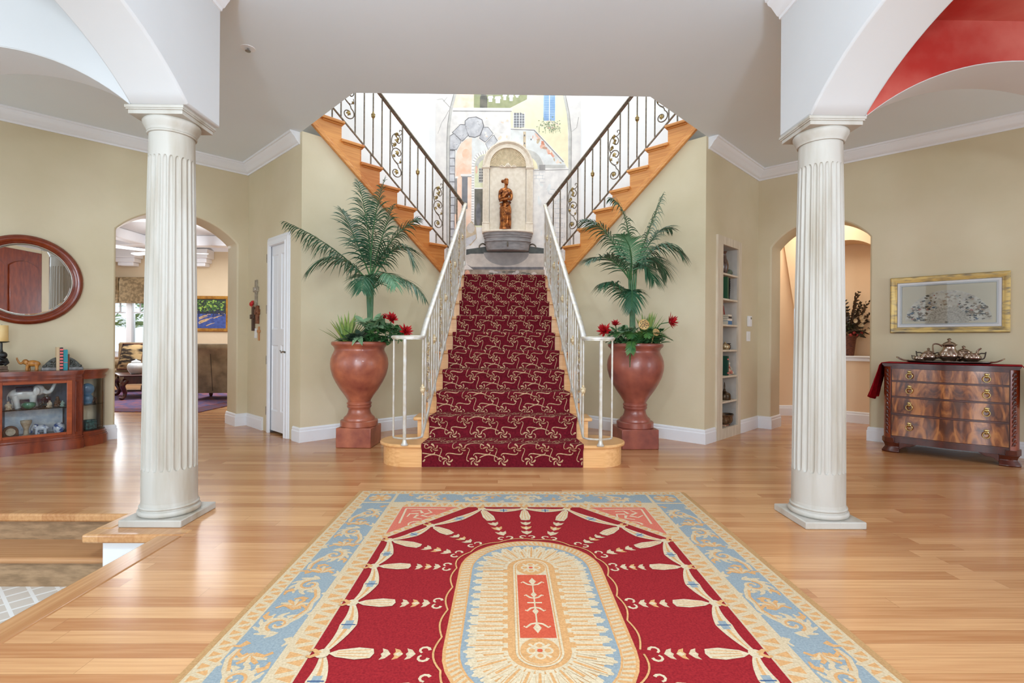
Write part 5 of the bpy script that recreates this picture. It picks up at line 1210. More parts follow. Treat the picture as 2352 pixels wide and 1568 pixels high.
# ------------------------------------------------------------------ right wall: carved chest, silver tea service, framed fan
m_flame = bpy.data.materials.new('flame_mahogany'); m_flame.use_nodes = True
def flame():
    nt = m_flame.node_tree; N = nt.nodes.new; L = nt.links.new; b = nt.nodes['Principled BSDF']; tc = N('ShaderNodeTexCoord'); sp = N('ShaderNodeSeparateXYZ'); L(tc.outputs['Object'], sp.inputs[0])
    ab = N('ShaderNodeMath'); ab.operation = 'ABSOLUTE'; L(sp.outputs[0], ab.inputs[0])
    cb = N('ShaderNodeCombineXYZ'); m1 = N('ShaderNodeMath'); m1.operation = 'MULTIPLY_ADD'; L(ab.outputs[0], m1.inputs[0]); m1.inputs[1].default_value = .75; L(sp.outputs[2], m1.inputs[2])
    L(ab.outputs[0], cb.inputs[0]); L(m1.outputs[0], cb.inputs[2])
    wv = N('ShaderNodeTexNoise'); mp = N('ShaderNodeMapping'); mp.inputs['Scale'].default_value = (9, 1, 3.2); mp.inputs['Rotation'].default_value = (0, .5, 0); L(cb.outputs[0], mp.inputs[0]); wv.inputs['Scale'].default_value = 1.6; wv.inputs['Detail'].default_value = 5; wv.inputs['Distortion'].default_value = 1.3; L(mp.outputs[0], wv.inputs['Vector'])
    r = N('ShaderNodeValToRGB'); e = r.color_ramp.elements; e[0].position = .36; e[0].color = lin((84, 40, 20)); e[1].position = .66; e[1].color = lin((192, 124, 66)); x = e.new(.5); x.color = lin((140, 78, 38)); L(wv.outputs[0], r.inputs[0]); L(r.outputs[0], b.inputs['Base Color'])
    b.inputs['Roughness'].default_value = .2; b.inputs['Coat Weight'].default_value = .5; b.inputs['Coat Roughness'].default_value = .08
flame()
ch = thing('chest_of_drawers', 'carved mahogany chest with four flame-figured drawers and brass ring pulls', 'chest of drawers', onwall(1.9, 1), -45)
def serp(x): return -.575 - .022 * cos(x / .425 * pi) * 1.0 + .0
def front(mb, x0, x1, z0, z1, dy=0, n=24, back=-.5):
    xs = [x0 + (x1 - x0) * i / n for i in range(n + 1)]; mb.prism([(x, serp(x) + dy) for x in xs] + [(x1, back), (x0, back)], z0, z1, 'z')
MB().box(-.47, .47, -.54, -.06, .14, .85).build('carcass', m_dkwood, ch)
rl = MB()
for z0, z1 in ((.835, .856), (.703, .718), (.546, .561), (.372, .389), (.148, .163)): front(rl, -.43, .43, z0, z1, -.004)
rl.build('rails', m_dkwood, ch, sharp=30)
for z0, z1 in ((.72, .833), (.563, .701), (.391, .544), (.165, .37)):
    d = MB(); front(d, -.424, .424, z0, z1, 0); do = d.build('drawer', m_flame, ch, sharp=30)
    for x in (-.283, .277):
        zc = (z0 + z1) / 2 + .012; y = serp(x) - .003; p = MB()
        p.lathe([(0, 0), (.014, 0), (.016, .003), (.012, .007), (.006, .01), (.006, .02), (.0, .022)], 18).xf(Matrix.Translation((x, y, zc)) @ Matrix.Rotation(pi / 2, 4, 'X'))
        q = MB().tube([(x + .025 * cos(a), y - .018, zc - .022 + .027 * sin(a)) for a in [2 * pi * k / 20 for k in range(20)]], .0045, 7, closed=True); p.join(q); p.ell((x, y - .006, zc + .02), (.018, .005, .011), 10, 6); p.build('ring_pull', mat('polished_brass', (214, 190, 130), .22, 1), do)
for s in (-1, 1):
    p = MB(); p.prism([(s * .43, -.585), (s * .468, -.56), (s * .492, -.52), (s * .492, -.46), (s * .43, -.46)], .14, .856, 'z'); p.build('corner_post', m_cherry, ch, bevel=.003)
    k = MB(); r = random.Random(4)
    for i in range(16):
        z = .2 + i * .041; k.ell((s * .458, -.571, z), (.013, .007, .018), 8, 6); k.tube([(s * (.442 + .006 * (i % 2)), -.575, z - .02), (s * .458, -.578, z), (s * (.474 - .006 * (i % 2)), -.565, z + .02)], .004, 6)
    k.build('carved_vine', m_dkwood, ch, sharp=60)
    p = MB(); p.prism([(s * .40, -.6), (s * .475, -.575), (s * .505, -.53), (s * .505, -.44), (s * .40, -.44)], .1, .145, 'z')
    # ogee bracket foot
    prof = [(0, .0), (.02, .0), (.024, .012), (.014, .03), (-.002, .055), (.004, .08), (.016, .1)]
    vs = []; bp = [(s * .36, -.575), (s * .44, -.575), (s * .482, -.54), (s * .482, -.43)]
    P_ = MB()
    for dd, z in prof: vs += [(bp[0][0], bp[0][1] - dd, z), (bp[1][0] + s * dd * .4, bp[1][1] - dd, z), (bp[2][0] + s * dd, bp[2][1] - dd * .6, z), (bp[3][0] + s * dd, bp[3][1], z), (s * .40, -.43, z), (s * .36, -.5, z)]
    k = len(prof); P_.add(vs, [(i * 6 + j, i * 6 + (j + 1) % 6, (i + 1) * 6 + (j + 1) % 6, (i + 1) * 6 + j) for i in range(k - 1) for j in range(6)] + [tuple(range(6)), tuple(range((k - 1) * 6, k * 6))]); P_.join(p)
    P_.prism([(s * .36, .1), (s * .36, .03), (s * .345, .045), (s * .325, .06), (s * .30, .07), (s * .275, .068), (s * .25, .082), (s * .22, .1)], -.585, -.56, 'y')
    P_.build('bracket_foot', m_dkwood, ch, sharp=35, bevel=.003)
    MB().box(*sorted((s * .40, s * .47)), -.14, -.07, 0, .14).build('rear_foot', m_dkwood, ch)
k = MB(); front(k, -.45, .45, .1, .15, -.012); k.build('apron', m_dkwood, ch, sharp=30)
tpm = MB()
for d, a, b in ((.0, .856, .866), (.012, .866, .874), (.02, .874, .886)): n = 24; xs = [-.49 + .98 * i / n for i in range(n + 1)]; tpm.prism([(x * (1 + d), serp(min(.43, max(-.43, x))) - .015 - d) for x in xs] + [(.49 + d, -.05), (-.49 - d, -.05)], a, b, 'z')
tpm.build('top', m_dkwood, ch, sharp=30)
# red cloth over the chest, hanging at both ends
cl = MB(); prof = [(-.60, .53), (-.582, .60), (-.56, .70), (-.538, .80), (-.524, .865), (-.505, .8925)]; prof = prof + [(-.3, .8925), (0, .8925), (.3, .8925)] + [(-x, z) for x, z in prof[::-1]]
ys = [-.12 - .47 * i / 12 for i in range(13)]; vs = []
for x, z in prof:
    for j, y in enumerate(ys): f = max(0, .88 - z) / .36; vs.append((x + (.03 * sin(j * 1.3) * f if x > 0 else -.03 * sin(j * 1.3) * f), y, z - (.0 if f == 0 else .02 * f * sin(j * .9))))
k = len(ys); cl.add(vs, [(i * k + j, i * k + j + 1, (i + 1) * k + j + 1, (i + 1) * k + j) for i in range(len(prof) - 1) for j in range(k - 1)])
tag(cl.build('table_runner', mat('crimson_velvet', (156, 14, 28), .85, 0, (128, 8, 20), 30, spec=.1), sharp=180, solid=.004), 'crimson cloth draped over the carved chest and hanging at both ends', 'cloth', loc=onwall(1.9, 1), rz=-45)
def onr(name, label, catg, x, y, z, rz=0, group=None):
    o = thing(name, label, catg, (0, 0, 0), -45 + rz, group); o.location = Matrix.Translation(onwall(1.9, 1)) @ Matrix.Rotation(math.radians(-45), 4, 'Z') @ Vector((x, y, z)); return o
m_sil = mat('antique_silver', (206, 190, 176), .22, 1, (168, 146, 130), 26); m_sild = mat('tarnished_silver', (92, 84, 78), .35, .9)
ZC = .896
o = onr('serving_tray', 'oval silver tray with curled handles on the carved chest', 'tray', -.015, -.29, ZC); b = MB().lathe([(0, .004), (.29, .004), (.32, .018), (.335, .02), (.335, .014), (.3, .0), (0, 0)], 48, sy=.5); b.build('dish', m_sild, o)
for s in (-1, 1): MB().tube(cat([(s * .31, -.06, .018), (s * .35, -.055, .022), (s * .395, -.04, .045), (s * .405, 0, .052), (s * .395, .04, .045), (s * .35, .055, .022), (s * .31, .06, .018)], 4), .006, 8).build('handle', m_sil, o)
def pot(name, label, catg, x, y, s, h, lid, spout, handle, rz=0):
    o = onr(name, label, catg, x, y, ZC + .005, rz); n = 64; P_ = [(0, 0), (.052, 0), (.056, .006), (.046, .016), (.05, .022), (.072, .045), (.082, .07), (.078, .095), (.064, .115)]
    P_ += [(.05, .14), (.044, .165), (.048, .178), (.062, .19), (.06, .194), (.046, .196)] if h == 'tall' else [(.06, .122), (.068, .13), (.06, .132)]
    mb = MB(); vs = []
    for r, z in P_:
        for i in range(n): a = 2 * pi * i / n; q = 1 + (.05 * cos(8 * a) if .03 < z < .118 else 0); vs.append((r * q * s * cos(a) * 1.15, r * q * s * sin(a), z * s))
    mb.add(vs, [(j * n + i, j * n + (i + 1) % n, (j + 1) * n + (i + 1) % n, (j + 1) * n + i) for j in range(len(P_) - 1) for i in range(n)]); mb.build('body', m_sil, o, sharp=60)
    zt = P_[-1][1]
    if lid: l = MB().lathe([(r * s, (zt + z) * s) for r, z in [(.058, 0), (.05, .012), (.03, .024), (.014, .03), (.01, .038), (.016, .044), (.02, .052), (.010, .062), (0, .066)]], 32); l.build('lid', m_sil, o)
    if spout: k = spout; MB().tube(cat([(k * .07 * s, 0, .055 * s), (k * .11 * s, 0, .09 * s), (k * .12 * s, 0, .14 * s), (k * .15 * s, 0, .17 * s)], 5), [(.02 - .012 * i / 15) * s for i in range(16)], 8).build('spout', m_sil, o)
    for k in handle: MB().tube(cat([(k * .07 * s, 0, .05 * s), (k * .12 * s, 0, .07 * s), (k * .135 * s, 0, .15 * s), (k * .13 * s, 0, (zt + .0) * s), (k * .09 * s, 0, zt * s), (k * .055 * s, 0, (zt - .025) * s)], 4), .0075 * s, 8).build('handle', m_sild if h != 'tall' else m_sil, o)
    return o
pot('coffee_pot', 'tall silver coffee pot in the middle of the tray', 'pot', -.005, -.28, .92, 'tall', True, 0, (-1,), 0)
pot('sugar_bowl', 'silver lidded sugar bowl at the left of the tray', 'bowl', -.165, -.27, .72, 'low', True, 0, (-1, 1))
pot('teapot', 'low silver teapot with a curved spout, right of the coffee pot', 'teapot', .1, -.23, .85, 'low', True, 1, ())
pot('cream_jug', 'silver cream jug with an angular handle at the right of the tray', 'jug', .165, -.33, .72, 'low', False, 0, (1,))
pot('waste_bowl', 'smallest silver bowl at the left end of the tray', 'bowl', -.235, -.3, .45, 'low', False, 0, (-1,))
# framed antique fan
t = thing('framed_fan', 'painted antique folding fan in a gold marbled shadow-box frame over the chest', 'framed fan', onwall(1.857, 1), -45)
m_gframe = mat('gold_marbled_frame', (200, 168, 98), .35, .25, (112, 100, 80), 16, (.5, 1, 2), detail=9, lo=.44, hi=.68); fz = 1.497
def pframe(par, w, h, bw, d, z, m, name='frame', y0=0):
    prof = [(0, 0), (0, d * .8), (bw * .15, d), (bw * .4, d * .95), (bw * .7, d * .7), (bw * .9, d * .65), (bw, d * .4), (bw, 0)]; P_ = [(-w / 2, -h / 2), (w / 2, -h / 2), (w / 2, h / 2), (-w / 2, h / 2)]; vs = []
    for i, (x, zz) in enumerate(P_): vs += [(x - math.copysign(a, x), y0 - dd, z + zz - math.copysign(a, zz)) for a, dd in prof]
    k = len(prof); return MB().add(vs, [(i * k + q, i * k + (q + 1) % k, ((i + 1) % 4) * k + (q + 1) % k, ((i + 1) % 4) * k + q) for i in range(4) for q in range(k)]).build(name, m, par, sharp=30)
pframe(t, .94, .595, .062, .05, fz, m_gframe); pframe(t, .82, .475, .04, .03, fz, mat('pale_grey_liner', (214, 214, 216), .5), 'liner')
MB().box(-.41, .41, -.006, -.001, fz - .24, fz + .24).build('backing', mat('linen_backing', (224, 212, 186), .9, bump=.2, bs=300), t)
fan = MB(); fm = []; cz = 1.305; cols = ((216, 208, 194), (198, 180, 156), (150, 134, 108), (184, 156, 126), (190, 186, 174), (226, 216, 204), (210, 196, 172), (196, 150, 128))
mleaf = mat('painted_fan_leaf', (232, 224, 208), .7, 0, (184, 168, 142), 12, detail=9, lo=.45, hi=.75)
n = 44; vs = []
for j, r in enumerate((.165, .345)):
    for i in range(n + 1): a = math.radians(4 + 172 * i / n); vs.append((r * cos(a), -.012 - (.005 if i % 2 else 0), cz + r * sin(a) * .97))
fan.add(vs, [(i, i + 1, n + 1 + i + 1, n + 1 + i) for i in range(n)]); fo = fan.build('fan_leaf', mleaf, t, flatshade=True)
stk = MB()
for i in range(23):
    a = math.radians(4 + 172 * i / 22); w = .006; d = (cos(a), sin(a)); stk.add([(-.02 * d[0] - d[1] * w * .4, -.013 - (i % 2) * .002, cz + .02 * d[1] * -1 + d[0] * w * .4), (.17 * d[0] - d[1] * w * 1.6, -.013 - (i % 2) * .002, cz + .17 * d[1] + d[0] * w * 1.6), (.17 * d[0] + d[1] * w * 1.6, -.013 - (i % 2) * .002, cz + .17 * d[1] - d[0] * w * 1.6), (-.02 * d[0] + d[1] * w * .4, -.013 - (i % 2) * .002, cz - .02 * d[1] - d[0] * w * .4)], [(0, 1, 2, 3)])
    stk.ell((.11 * d[0], -.016, cz + .11 * d[1]), (.006, .003, .006), 7, 5); stk.ell((.145 * d[0], -.016, cz + .145 * d[1]), (.008, .003, .008), 7, 5)
stk.build('fan_sticks', mat('carved_bone', (212, 202, 184), .5, 0, (170, 156, 136), 60), t, flatshade=True)
Q = Flat(lambda x, z, d: (x, -.019 - d, cz + z), 1e-5); r = random.Random(12)
for k in range(330):
    a = math.radians(r.uniform(6, 174)); rr_ = r.uniform(.175, .335); e_ = abs(a - pi / 2) / (pi / 2)
    if e_ < .25 and r.random() < .7: continue
    c = r.choice(cols[:2] + cols[3:6] if r.random() > e_ * .9 else ((112, 96, 70), (96, 84, 62), (134, 112, 84), (150, 128, 98), (78, 68, 52)))
    if r.random() < .08: c = r.choice(((84, 98, 122), (190, 120, 100), (70, 96, 120)))
    q = r.uniform(.004, .011); ph = r.uniform(0, 6)
    Q.poly([(rr_ * cos(a) + q * 1.6 * (1 + .4 * sin(3 * b_ + ph)) * cos(b_), rr_ * sin(a) * .97 + q * (1 + .4 * sin(2 * b_ + ph)) * sin(b_)) for b_ in [i * 2 * pi / 12 for i in range(12)]], mat('fan_paint_%d_%d_%d' % c, c, .7, 0, tuple(max(0, x - 26) for x in c), 90))
Q.mb.build('painted_scene', Q.mats, t, flatshade=True)
MB().box(-.385, .385, -.031, -.029, fz - .215, fz + .215).build('glass', m_glass, t)
# ------------------------------------------------------------------ the hall rug
RX0, RX1, RY0, RY1 = -.985, 1.275, .52, 3.66
rcx = (RX0 + RX1) / 2; rcy = (RY0 + RY1) / 2; hx_, hy_ = (RX1 - RX0) / 2, (RY1 - RY0) / 2
def wool(n, a, b): return mat('wool_' + n, a, .95, 0, b, 130, detail=2, lo=.3, hi=.7, bump=.25, bs=420, spec=.1)
wool('red', (154, 38, 42), (128, 27, 34)); wool('blue', (148, 158, 160), (128, 140, 146)); wool('cream', (206, 186, 154), (184, 162, 130)); wool('gold', (210, 162, 110), (188, 140, 90)); wool('tan', (186, 146, 100), (168, 128, 84))
wool('rose', (206, 116, 96), (190, 98, 82)); wool('ivory', (212, 194, 164), (190, 170, 138)); wool('navy', (74, 96, 128), (60, 80, 112)); wool('orange', (200, 92, 66), (184, 76, 54))
w_ = lambda n: 'wool_' + n
G = Flat(lambda x, y, d: (rcx + x, rcy + y, .0085 + d), 4e-5)
G.mb.box(RX0 - .025, RX1 + .03, RY0, RY1, .0005, .008, G.c(w_('tan')))
def fr(x, y, m): G.rect(-x, x, -y, y, w_(m))
fr(hx_, hy_, 'cream'); G.up(); fr(hx_ - .07, hy_ - .07, 'blue'); G.up(); fr(hx_ - .25, hy_ - .25, 'cream'); G.up(); fr(hx_ - .35, hy_ - .35, 'rose'); G.up()
IX, IY = hx_ - .35, hy_ - .35       # inner field half sizes
# small leaf teeth along the two cream guard stripes
def teeth(x0, y0, x1, y1, w, m, n, alt=True):
    dx, dy = (x1 - x0) / n, (y1 - y0) / n; l = math.hypot(dx, dy); nx, ny = -dy / l * w, dx / l * w
    for i in range(n):
        ax, ay = x0 + dx * i, y0 + dy * i
        if i % 2 and alt: G.poly([(ax + nx, ay + ny), (ax + dx + nx, ay + dy + ny), (ax + dx * .5 + nx * .15, ay + dy * .5 + ny * .15)], w_(m))
        else: G.poly([(ax, ay), (ax + dx, ay + dy), (ax + dx * .5 + nx * .85, ay + dy * .5 + ny * .85)], w_(m))
for s in (-1, 1):
    teeth(s * (hx_ - .062), -hy_ + .02, s * (hx_ - .062), hy_ - .02, -s * .048, 'gold', 96); teeth(-hx_ + .02, s * (hy_ - .062), hx_ - .02, s * (hy_ - .062), s * .048, 'gold', 70)
    teeth(s * (hx_ - .342), -IY, s * (hx_ - .342), IY, -s * .066, 'gold', 60); teeth(-IX, s * (hy_ - .342), IX, s * (hy_ - .342), s * .066, 'gold', 44)
G.up()
# corner squares with a star flower
for sx in (-1, 1):
    for sy in (-1, 1):
        cx, cy = sx * (hx_ - .16), sy * (hy_ - .16)
        for a in (0, 1):
            c_ = .127 + .03 * a
        G.rect(sx * (hx_ - .27), sx * (hx_ - .25), sy * (hy_ - .07), sy * (hy_ - .25), w_('cream')); G.rect(sx * (hx_ - .07), sx * (hx_ - .25), sy * (hy_ - .27), sy * (hy_ - .25), w_('cream'))
        for k in range(12):
            a = 2 * pi * k / 12; G.line([(cx + .025 * cos(a), cy + .025 * sin(a)), (cx + .075 * cos(a), cy + .075 * sin(a))], .018, w_('cream' if k % 2 else 'gold'), .03)
        G.ell(cx, cy, .026, .026, w_('gold'))
G.up()
# scrolling acanthus in the blue border
def scroll(cx, cy, ang, s, flip=1):
    ca, sa = cos(ang), sin(ang)
    T = lambda x, y: (cx + (x * ca - y * flip * sa) * s, cy + (x * sa + y * flip * ca) * s)
    sp = [(.07 * (1 - i / 22) * cos(i * .42) , .07 * (1 - i / 22) * sin(i * .42)) for i in range(20)]
    G.line([T(-.19, -.075), T(-.13, -.085), T(-.06, -.06), T(0, -.02)] + [], .02, w_('cream'), .028)
    G.line([T(x, y) for x, y in sp], .03, w_('cream'), .012)
    for k in range(7):
        a = -.3 + k * .62; G.line([T(.06 * cos(a), .06 * sin(a)), T(.082 * cos(a + .2), .082 * sin(a + .2)), T(.1 * cos(a + .45), .1 * sin(a + .45))], .026, w_('cream'), .008)
    for k, (x, y, a) in enumerate(((-.15, -.04, 1.0), (-.10, -.1, -.7), (-.05, .06, 2.2), (.1, -.085, -.5), (.13, .06, .6))):
        G.line([T(x, y), T(x + .035 * cos(a), y + .035 * sin(a)), T(x + .06 * cos(a + .5), y + .06 * sin(a + .5))], .03, w_('cream' if k % 2 else 'gold'), .008)
def scroll2(cx, cy, ang, s, flip=1):
    ca, sa = cos(ang), sin(ang)
    T = lambda x, y: (cx + (x * ca - y * flip * sa) * s, cy + (x * sa + y * flip * ca) * s)
    sp = [(.05 * (1 - i / 22) * cos(i * .42 + .3), .05 * (1 - i / 22) * sin(i * .42 + .3)) for i in range(18)]
    G.line([T(x, y) for x, y in sp], .012, w_('gold'), .006)
    G.line([T(-.19, -.068), T(-.12, -.073), T(-.05, -.045)], .009, w_('gold'), .012)
nb = 8
for s in (-1, 1):
    x = s * (hx_ - .16)
    for i in range(nb):
        y = (-1 + 2 * (i + .5) / nb) * (IY + .04); f = 1 if (i % 2) == (s > 0) else -1; an = pi / 2 if y > 0 else -pi / 2
        scroll(x, y, an, .86, f); scroll2(x, y, an, .86, f); G.L -= 1
    y = s * (hy_ - .16)
    for i in range(5):
        x = (-1 + 2 * (i + .5) / 5) * (IX + .03); f = 1 if i % 2 == (s > 0) else -1; an = 0 if x > 0 else pi
        if i == 2:
            for q in (-1, 1): scroll(x + q * .06, y, pi / 2 - q * pi / 2, .7, q)
        else: scroll(x, y, an, .84, f); scroll2(x, y, an, .84, f); G.L -= 1
# palmettes
for s in (-1, 1):
    for yy in (-.62, -.31, .0, .31, .62, .93, -.93):
        cx = s * (hx_ - .16)
        for k in range(-3, 4):
            a = (pi / 2 if yy >= 0 else -pi / 2) + k * .42; G.line([(cx, yy - .03), (cx + .04 * cos(a), yy - .03 + .04 * sin(a)), (cx + .062 * cos(a + .15 * k), yy - .03 + .062 * sin(a + .15 * k))], .02, w_('gold' if k % 2 else 'cream'), .014)
G.up(); G.up()
# octagonal red field with cut corners
cc = .42; cy_ = .54
octo = [(-IX + cc, IY), (IX - cc, IY), (IX, IY - cy_), (IX, -IY + cy_), (IX - cc, -IY), (-IX + cc, -IY), (-IX, -IY + cy_), (-IX, IY - cy_)]
for sx in (-1, 1):
    for sy in (-1, 1):   # rose corner scrolls
        ox, oy = sx * (IX - .14), sy * (IY - .14)
        for k in range(5):
            a = k * 1.25; G.line([(ox + .02 * cos(a), oy + .02 * sin(a)), (ox + .07 * cos(a + .5), oy + .07 * sin(a + .5)), (ox + .09 * cos(a + 1.2), oy + .09 * sin(a + 1.2))], .02, w_('ivory'), .008)
        for q in (-1, 1):
            bx_, by_ = ox + (q > 0) * -sx * .17, oy + (q < 0) * -sy * .17
            G.line([(bx_ + .045 * cos(k * .5), by_ + .045 * sin(k * .5)) for k in range(10)], .014, w_('ivory'), .008)
        G.line([(sx * (IX - .03), sy * (IY - .03)), (sx * (IX - .28), sy * (IY - .04))], .012, w_('ivory')); G.line([(sx * (IX - .03), sy * (IY - .03)), (sx * (IX - .04), sy * (IY - .3))], .012, w_('ivory'))
G.up(); sc = lambda p, k: (p[0] + (k if p[0] < 0 else -k) * -.0, p[1])
oc2 = [(x + (.065 if x < 0 else -.065) * -(abs(y) > IY - .01), y + (.075 if y > 0 else -.075) * (abs(y) < IY - .01)) for x, y in octo]
G.poly(oc2, w_('cream')); G.up()
for sx in (-1, 1):
    for sy in (-1, 1):
        a0, a1 = (sx * (IX - cc + .01), sy * IY), (sx * IX, sy * (IY - cy_ + .01)); teeth(a0[0], a0[1], a1[0], a1[1], (.042 if sx * sy > 0 else -.042), 'gold', 17)
G.up(); G.poly(octo, w_('red')); G.up()
# oval medallion
MW, ML = .335, .655            # half width, half length
def stad(w, l, n=18):
    c = l - w; return [(w * cos(pi * i / n), c + w * sin(pi * i / n)) for i in range(n + 1)] + [(-w * cos(pi * i / n), -c - w * sin(pi * i / n)) for i in range(n + 1)]
def sofs(w, l, n):    # points and outward normals round the stadium
    c = l - w; per = 4 * c + 2 * pi * w; out = []
    for i in range(n):
        s = per * i / n
        if s < 2 * c: out.append(((w, -c + s), (1, 0)))
        elif s < 2 * c + pi * w: a = (s - 2 * c) / w; out.append(((w * cos(a), c + w * sin(a)), (cos(a), sin(a))))
        elif s < 4 * c + pi * w: out.append(((-w, c - (s - 2 * c - pi * w)), (-1, 0)))
        else: a = pi + (s - 4 * c - pi * w) / w; out.append(((w * cos(a), -c + w * sin(a)), (cos(a), sin(a))))
    return out
for d, m in ((0, 'gold'), (.012, 'cream')): G.poly(stad(MW - d, ML - d), w_(m)); G.up()
for p, n in sofs(MW - .012, ML - .012, 130): G.line([p, (p[0] - n[0] * .04 + n[1] * .014, p[1] - n[1] * .04 - n[0] * .014)], .011, w_('gold'))
G.up(); G.poly(stad(MW - .053, ML - .053), w_('gold')); G.up(); G.poly(stad(MW - .061, ML - .061), w_('blue')); G.up()
N_ = 44
for p, n in sofs(MW - .085, ML - .085, N_):
    G.line([(p[0] + n[0] * .014, p[1] + n[1] * .014), (p[0] - n[0] * .012, p[1] - n[1] * .012)], .008, w_('ivory'), .036)
    G.line([(p[0] - n[0] * .0, p[1] - n[1] * .0), (p[0] - n[0] * .05, p[1] - n[1] * .05)], .042, w_('ivory'), .05)
G.poly(stad(MW - .112, ML - .112), w_('gold'))
for i, (p, n) in enumerate(sofs(MW - .11, ML - .11, N_)):
    # two-lobed loops pointing inwards, with a thin gold heart
    t_ = (-n[1], n[0]); D = .115
    G.line([(p[0] + n[0] * .03, p[1] + n[1] * .03), p, (p[0] - n[0] * D * .5, p[1] - n[1] * D * .5), (p[0] - n[0] * D, p[1] - n[1] * D)], .012, w_('ivory'), .03)
    for q in (-1, 1):
        G.line([(p[0] + t_[0] * q * .019 - n[0] * k * D / 6, p[1] + t_[1] * q * .019 - n[1] * k * D / 6) for k in range(6)], .013, w_('ivory'), .009)
    if i % 2 == 0: G.line([(p[0] + n[0] * .02, p[1] + n[1] * .02), (p[0] - n[0] * .05, p[1] - n[1] * .05)], .005, w_('gold'), .012)
for i, (p, n) in enumerate(sofs(MW - .11, ML - .11, N_)):
    G.line([(p[0] - n[0] * .03, p[1] - n[1] * .03), (p[0] - n[0] * .1, p[1] - n[1] * .1)], .012, w_('gold'), .008)
G.poly(stad(.083, .415), w_('ivory')); G.poly(stad(.075, .407), w_('gold')); G.poly(stad(.07, .402), w_('ivory'))
G.rect(-.066, .066, -.25, .25, w_('orange')); 
for s in (-1, 1):
    cy = s * .325; G.ell(0, cy, .068, .075, w_('gold'), 24); G.up()
    for k in range(4):
        a = pi / 2 * k; G.ell(.027 * cos(a), cy + .029 * sin(a), .02, .021, w_('ivory'), 12); b = a + pi / 4; G.line([(.02 * cos(b), cy + .02 * sin(b)), (.052 * cos(b), cy + .055 * sin(b))], .008, w_('ivory'), .012)
    G.up()
    for k in range(4): a = pi / 2 * k; G.ell(.027 * cos(a), cy + .029 * sin(a), .011, .012, w_('gold'), 10)
    G.ell(0, cy, .01, .01, w_('orange'), 10); G.L -= 2
    # fleurs-de-lis on the red panel
    for y in (.17, .055):
        yy = s * y; k = 1 if y > .1 else .8
        G.poly([(0, yy + s * .05 * k), (-.016 * k, yy + s * .015 * k), (0, yy - s * .02 * k), (.016 * k, yy + s * .015 * k)], w_('ivory'))
        for q in (-1, 1): G.line([(0, yy - s * .018), (q * .022 * k, yy - s * .012), (q * .042 * k, yy + s * .012 * k), (q * .05 * k, yy + s * .002)], .011, w_('ivory'), .008)
G.rect(-.03, .03, -.005, .005, w_('ivory')); G.line([(0, -.2), (0, .2)], .006, w_('ivory')); G.up()
# garlands: knots along the field edge, tassel leaves, bell flowers, swags
def garland(x, y, dx, dy, L):
    # knot at (x, y); tassel pointing along (dx, dy); total reach L
    T = lambda a, b: (x + dx * a - dy * b, y + dy * a + dx * b)
    G.ell(x, y, .026, .026, w_('ivory'), 10)
    for q in (-1, 1): G.line([T(-.01, 0), T(-.035, q * .02), T(-.05, q * .012)], .02, w_('gold'), .01)
    a = .34 * L + .035
    G.poly([T(.02, 0), T(.05, .02), T(a * .7, .034), T(a, .026), T(a + .008, 0), T(a, -.026), T(a * .7, -.034), T(.05, -.02)], w_('ivory')); G.up()
    for q in (-.5, .0, .5): G.line([T(.05, q * .02), T(a * .95, q * .042)], .004, w_('gold')) 
    G.L -= 1
    s = a + .03; n = 3 if L > .35 else 2
    for k in range(n):
        l = (L - s - .065) / n * .8; p = s + (L - s - .065) / n * k
        G.poly([T(p + l, 0), T(p + l * .55, .024), T(p, .032), T(p + l * .2, .012), T(p, 0), T(p + l * .2, -.012), T(p, -.032), T(p + l * .55, -.024)], w_('gold' if k % 2 else 'cream')) 
        G.poly([T(p + l, 0), T(p + l * .55, .012), T(p + l * .1, 0), T(p + l * .55, -.012)], w_('ivory'))
    for q in (-1, 1):
        c0 = T(L - .045, q * .022); G.line([(c0[0] + .017 * cos(k * .7) * dx - .017 * q * sin(k * .7) * dy, c0[1] + .017 * cos(k * .7) * dy + .017 * q * sin(k * .7) * dx) for k in range(7)], .012, w_('ivory'), .008)
def swag(p, q, sag):
    (x0, y0), (x1, y1) = p, q; mx_, my_ = (x0 + x1) / 2, (y0 + y1) / 2; l = math.hypot(mx_, my_) or 1; cxx, cyy = mx_ - sag * mx_ / l * 2, my_ - sag * my_ / l * 2
    pts = [((1 - t) ** 2 * x0 + 2 * t * (1 - t) * cxx + t * t * x1, (1 - t) ** 2 * y0 + 2 * t * (1 - t) * cyy + t * t * y1) for t in [i / 12 for i in range(13)]]
    G.line(pts[:7], .016, w_('ivory'), .064); G.line(pts[6:], .064, w_('ivory'), .016); G.up()
    G.line(pts[1:6], .004, w_('gold'), .014); G.line(pts[7:12], .014, w_('gold'), .004); G.line(pts[5:8], .03, w_('blue')); c = pts[6]; d = (pts[7][0] - pts[5][0], pts[7][1] - pts[5][1]); dl = math.hypot(*d)
    G.line([(c[0] - d[1] / dl * .026, c[1] + d[0] / dl * .026), (c[0] + d[1] / dl * .026, c[1] - d[0] / dl * .026)], .007, w_('navy')); G.L -= 1
kn = []; sx_ = [i * .26 for i in range(-1, 2)]
top = [(-.26, IY - .035), (0, IY - .03), (.26, IY - .035)]
dg = [(IX - .30, IY - .24), (IX - .06, IY - .475)]
sd = [(IX - .04, y) for y in (.42, .08, -.26 + 0)]
right = [(IX - .04, .46), (IX - .04, .155), (IX - .04, -.155), (IX - .04, -.46)]
loopk = [(0, IY - .03), (.27, IY - .04), (.55, .88), (IX - .04, .66), (IX - .04, .34), (IX - .04, 0)]
loopk += [(-x, y) for x, y in loopk]; loopk += [(x, -y) for x, y in loopk]
seen = []; ring_ = []
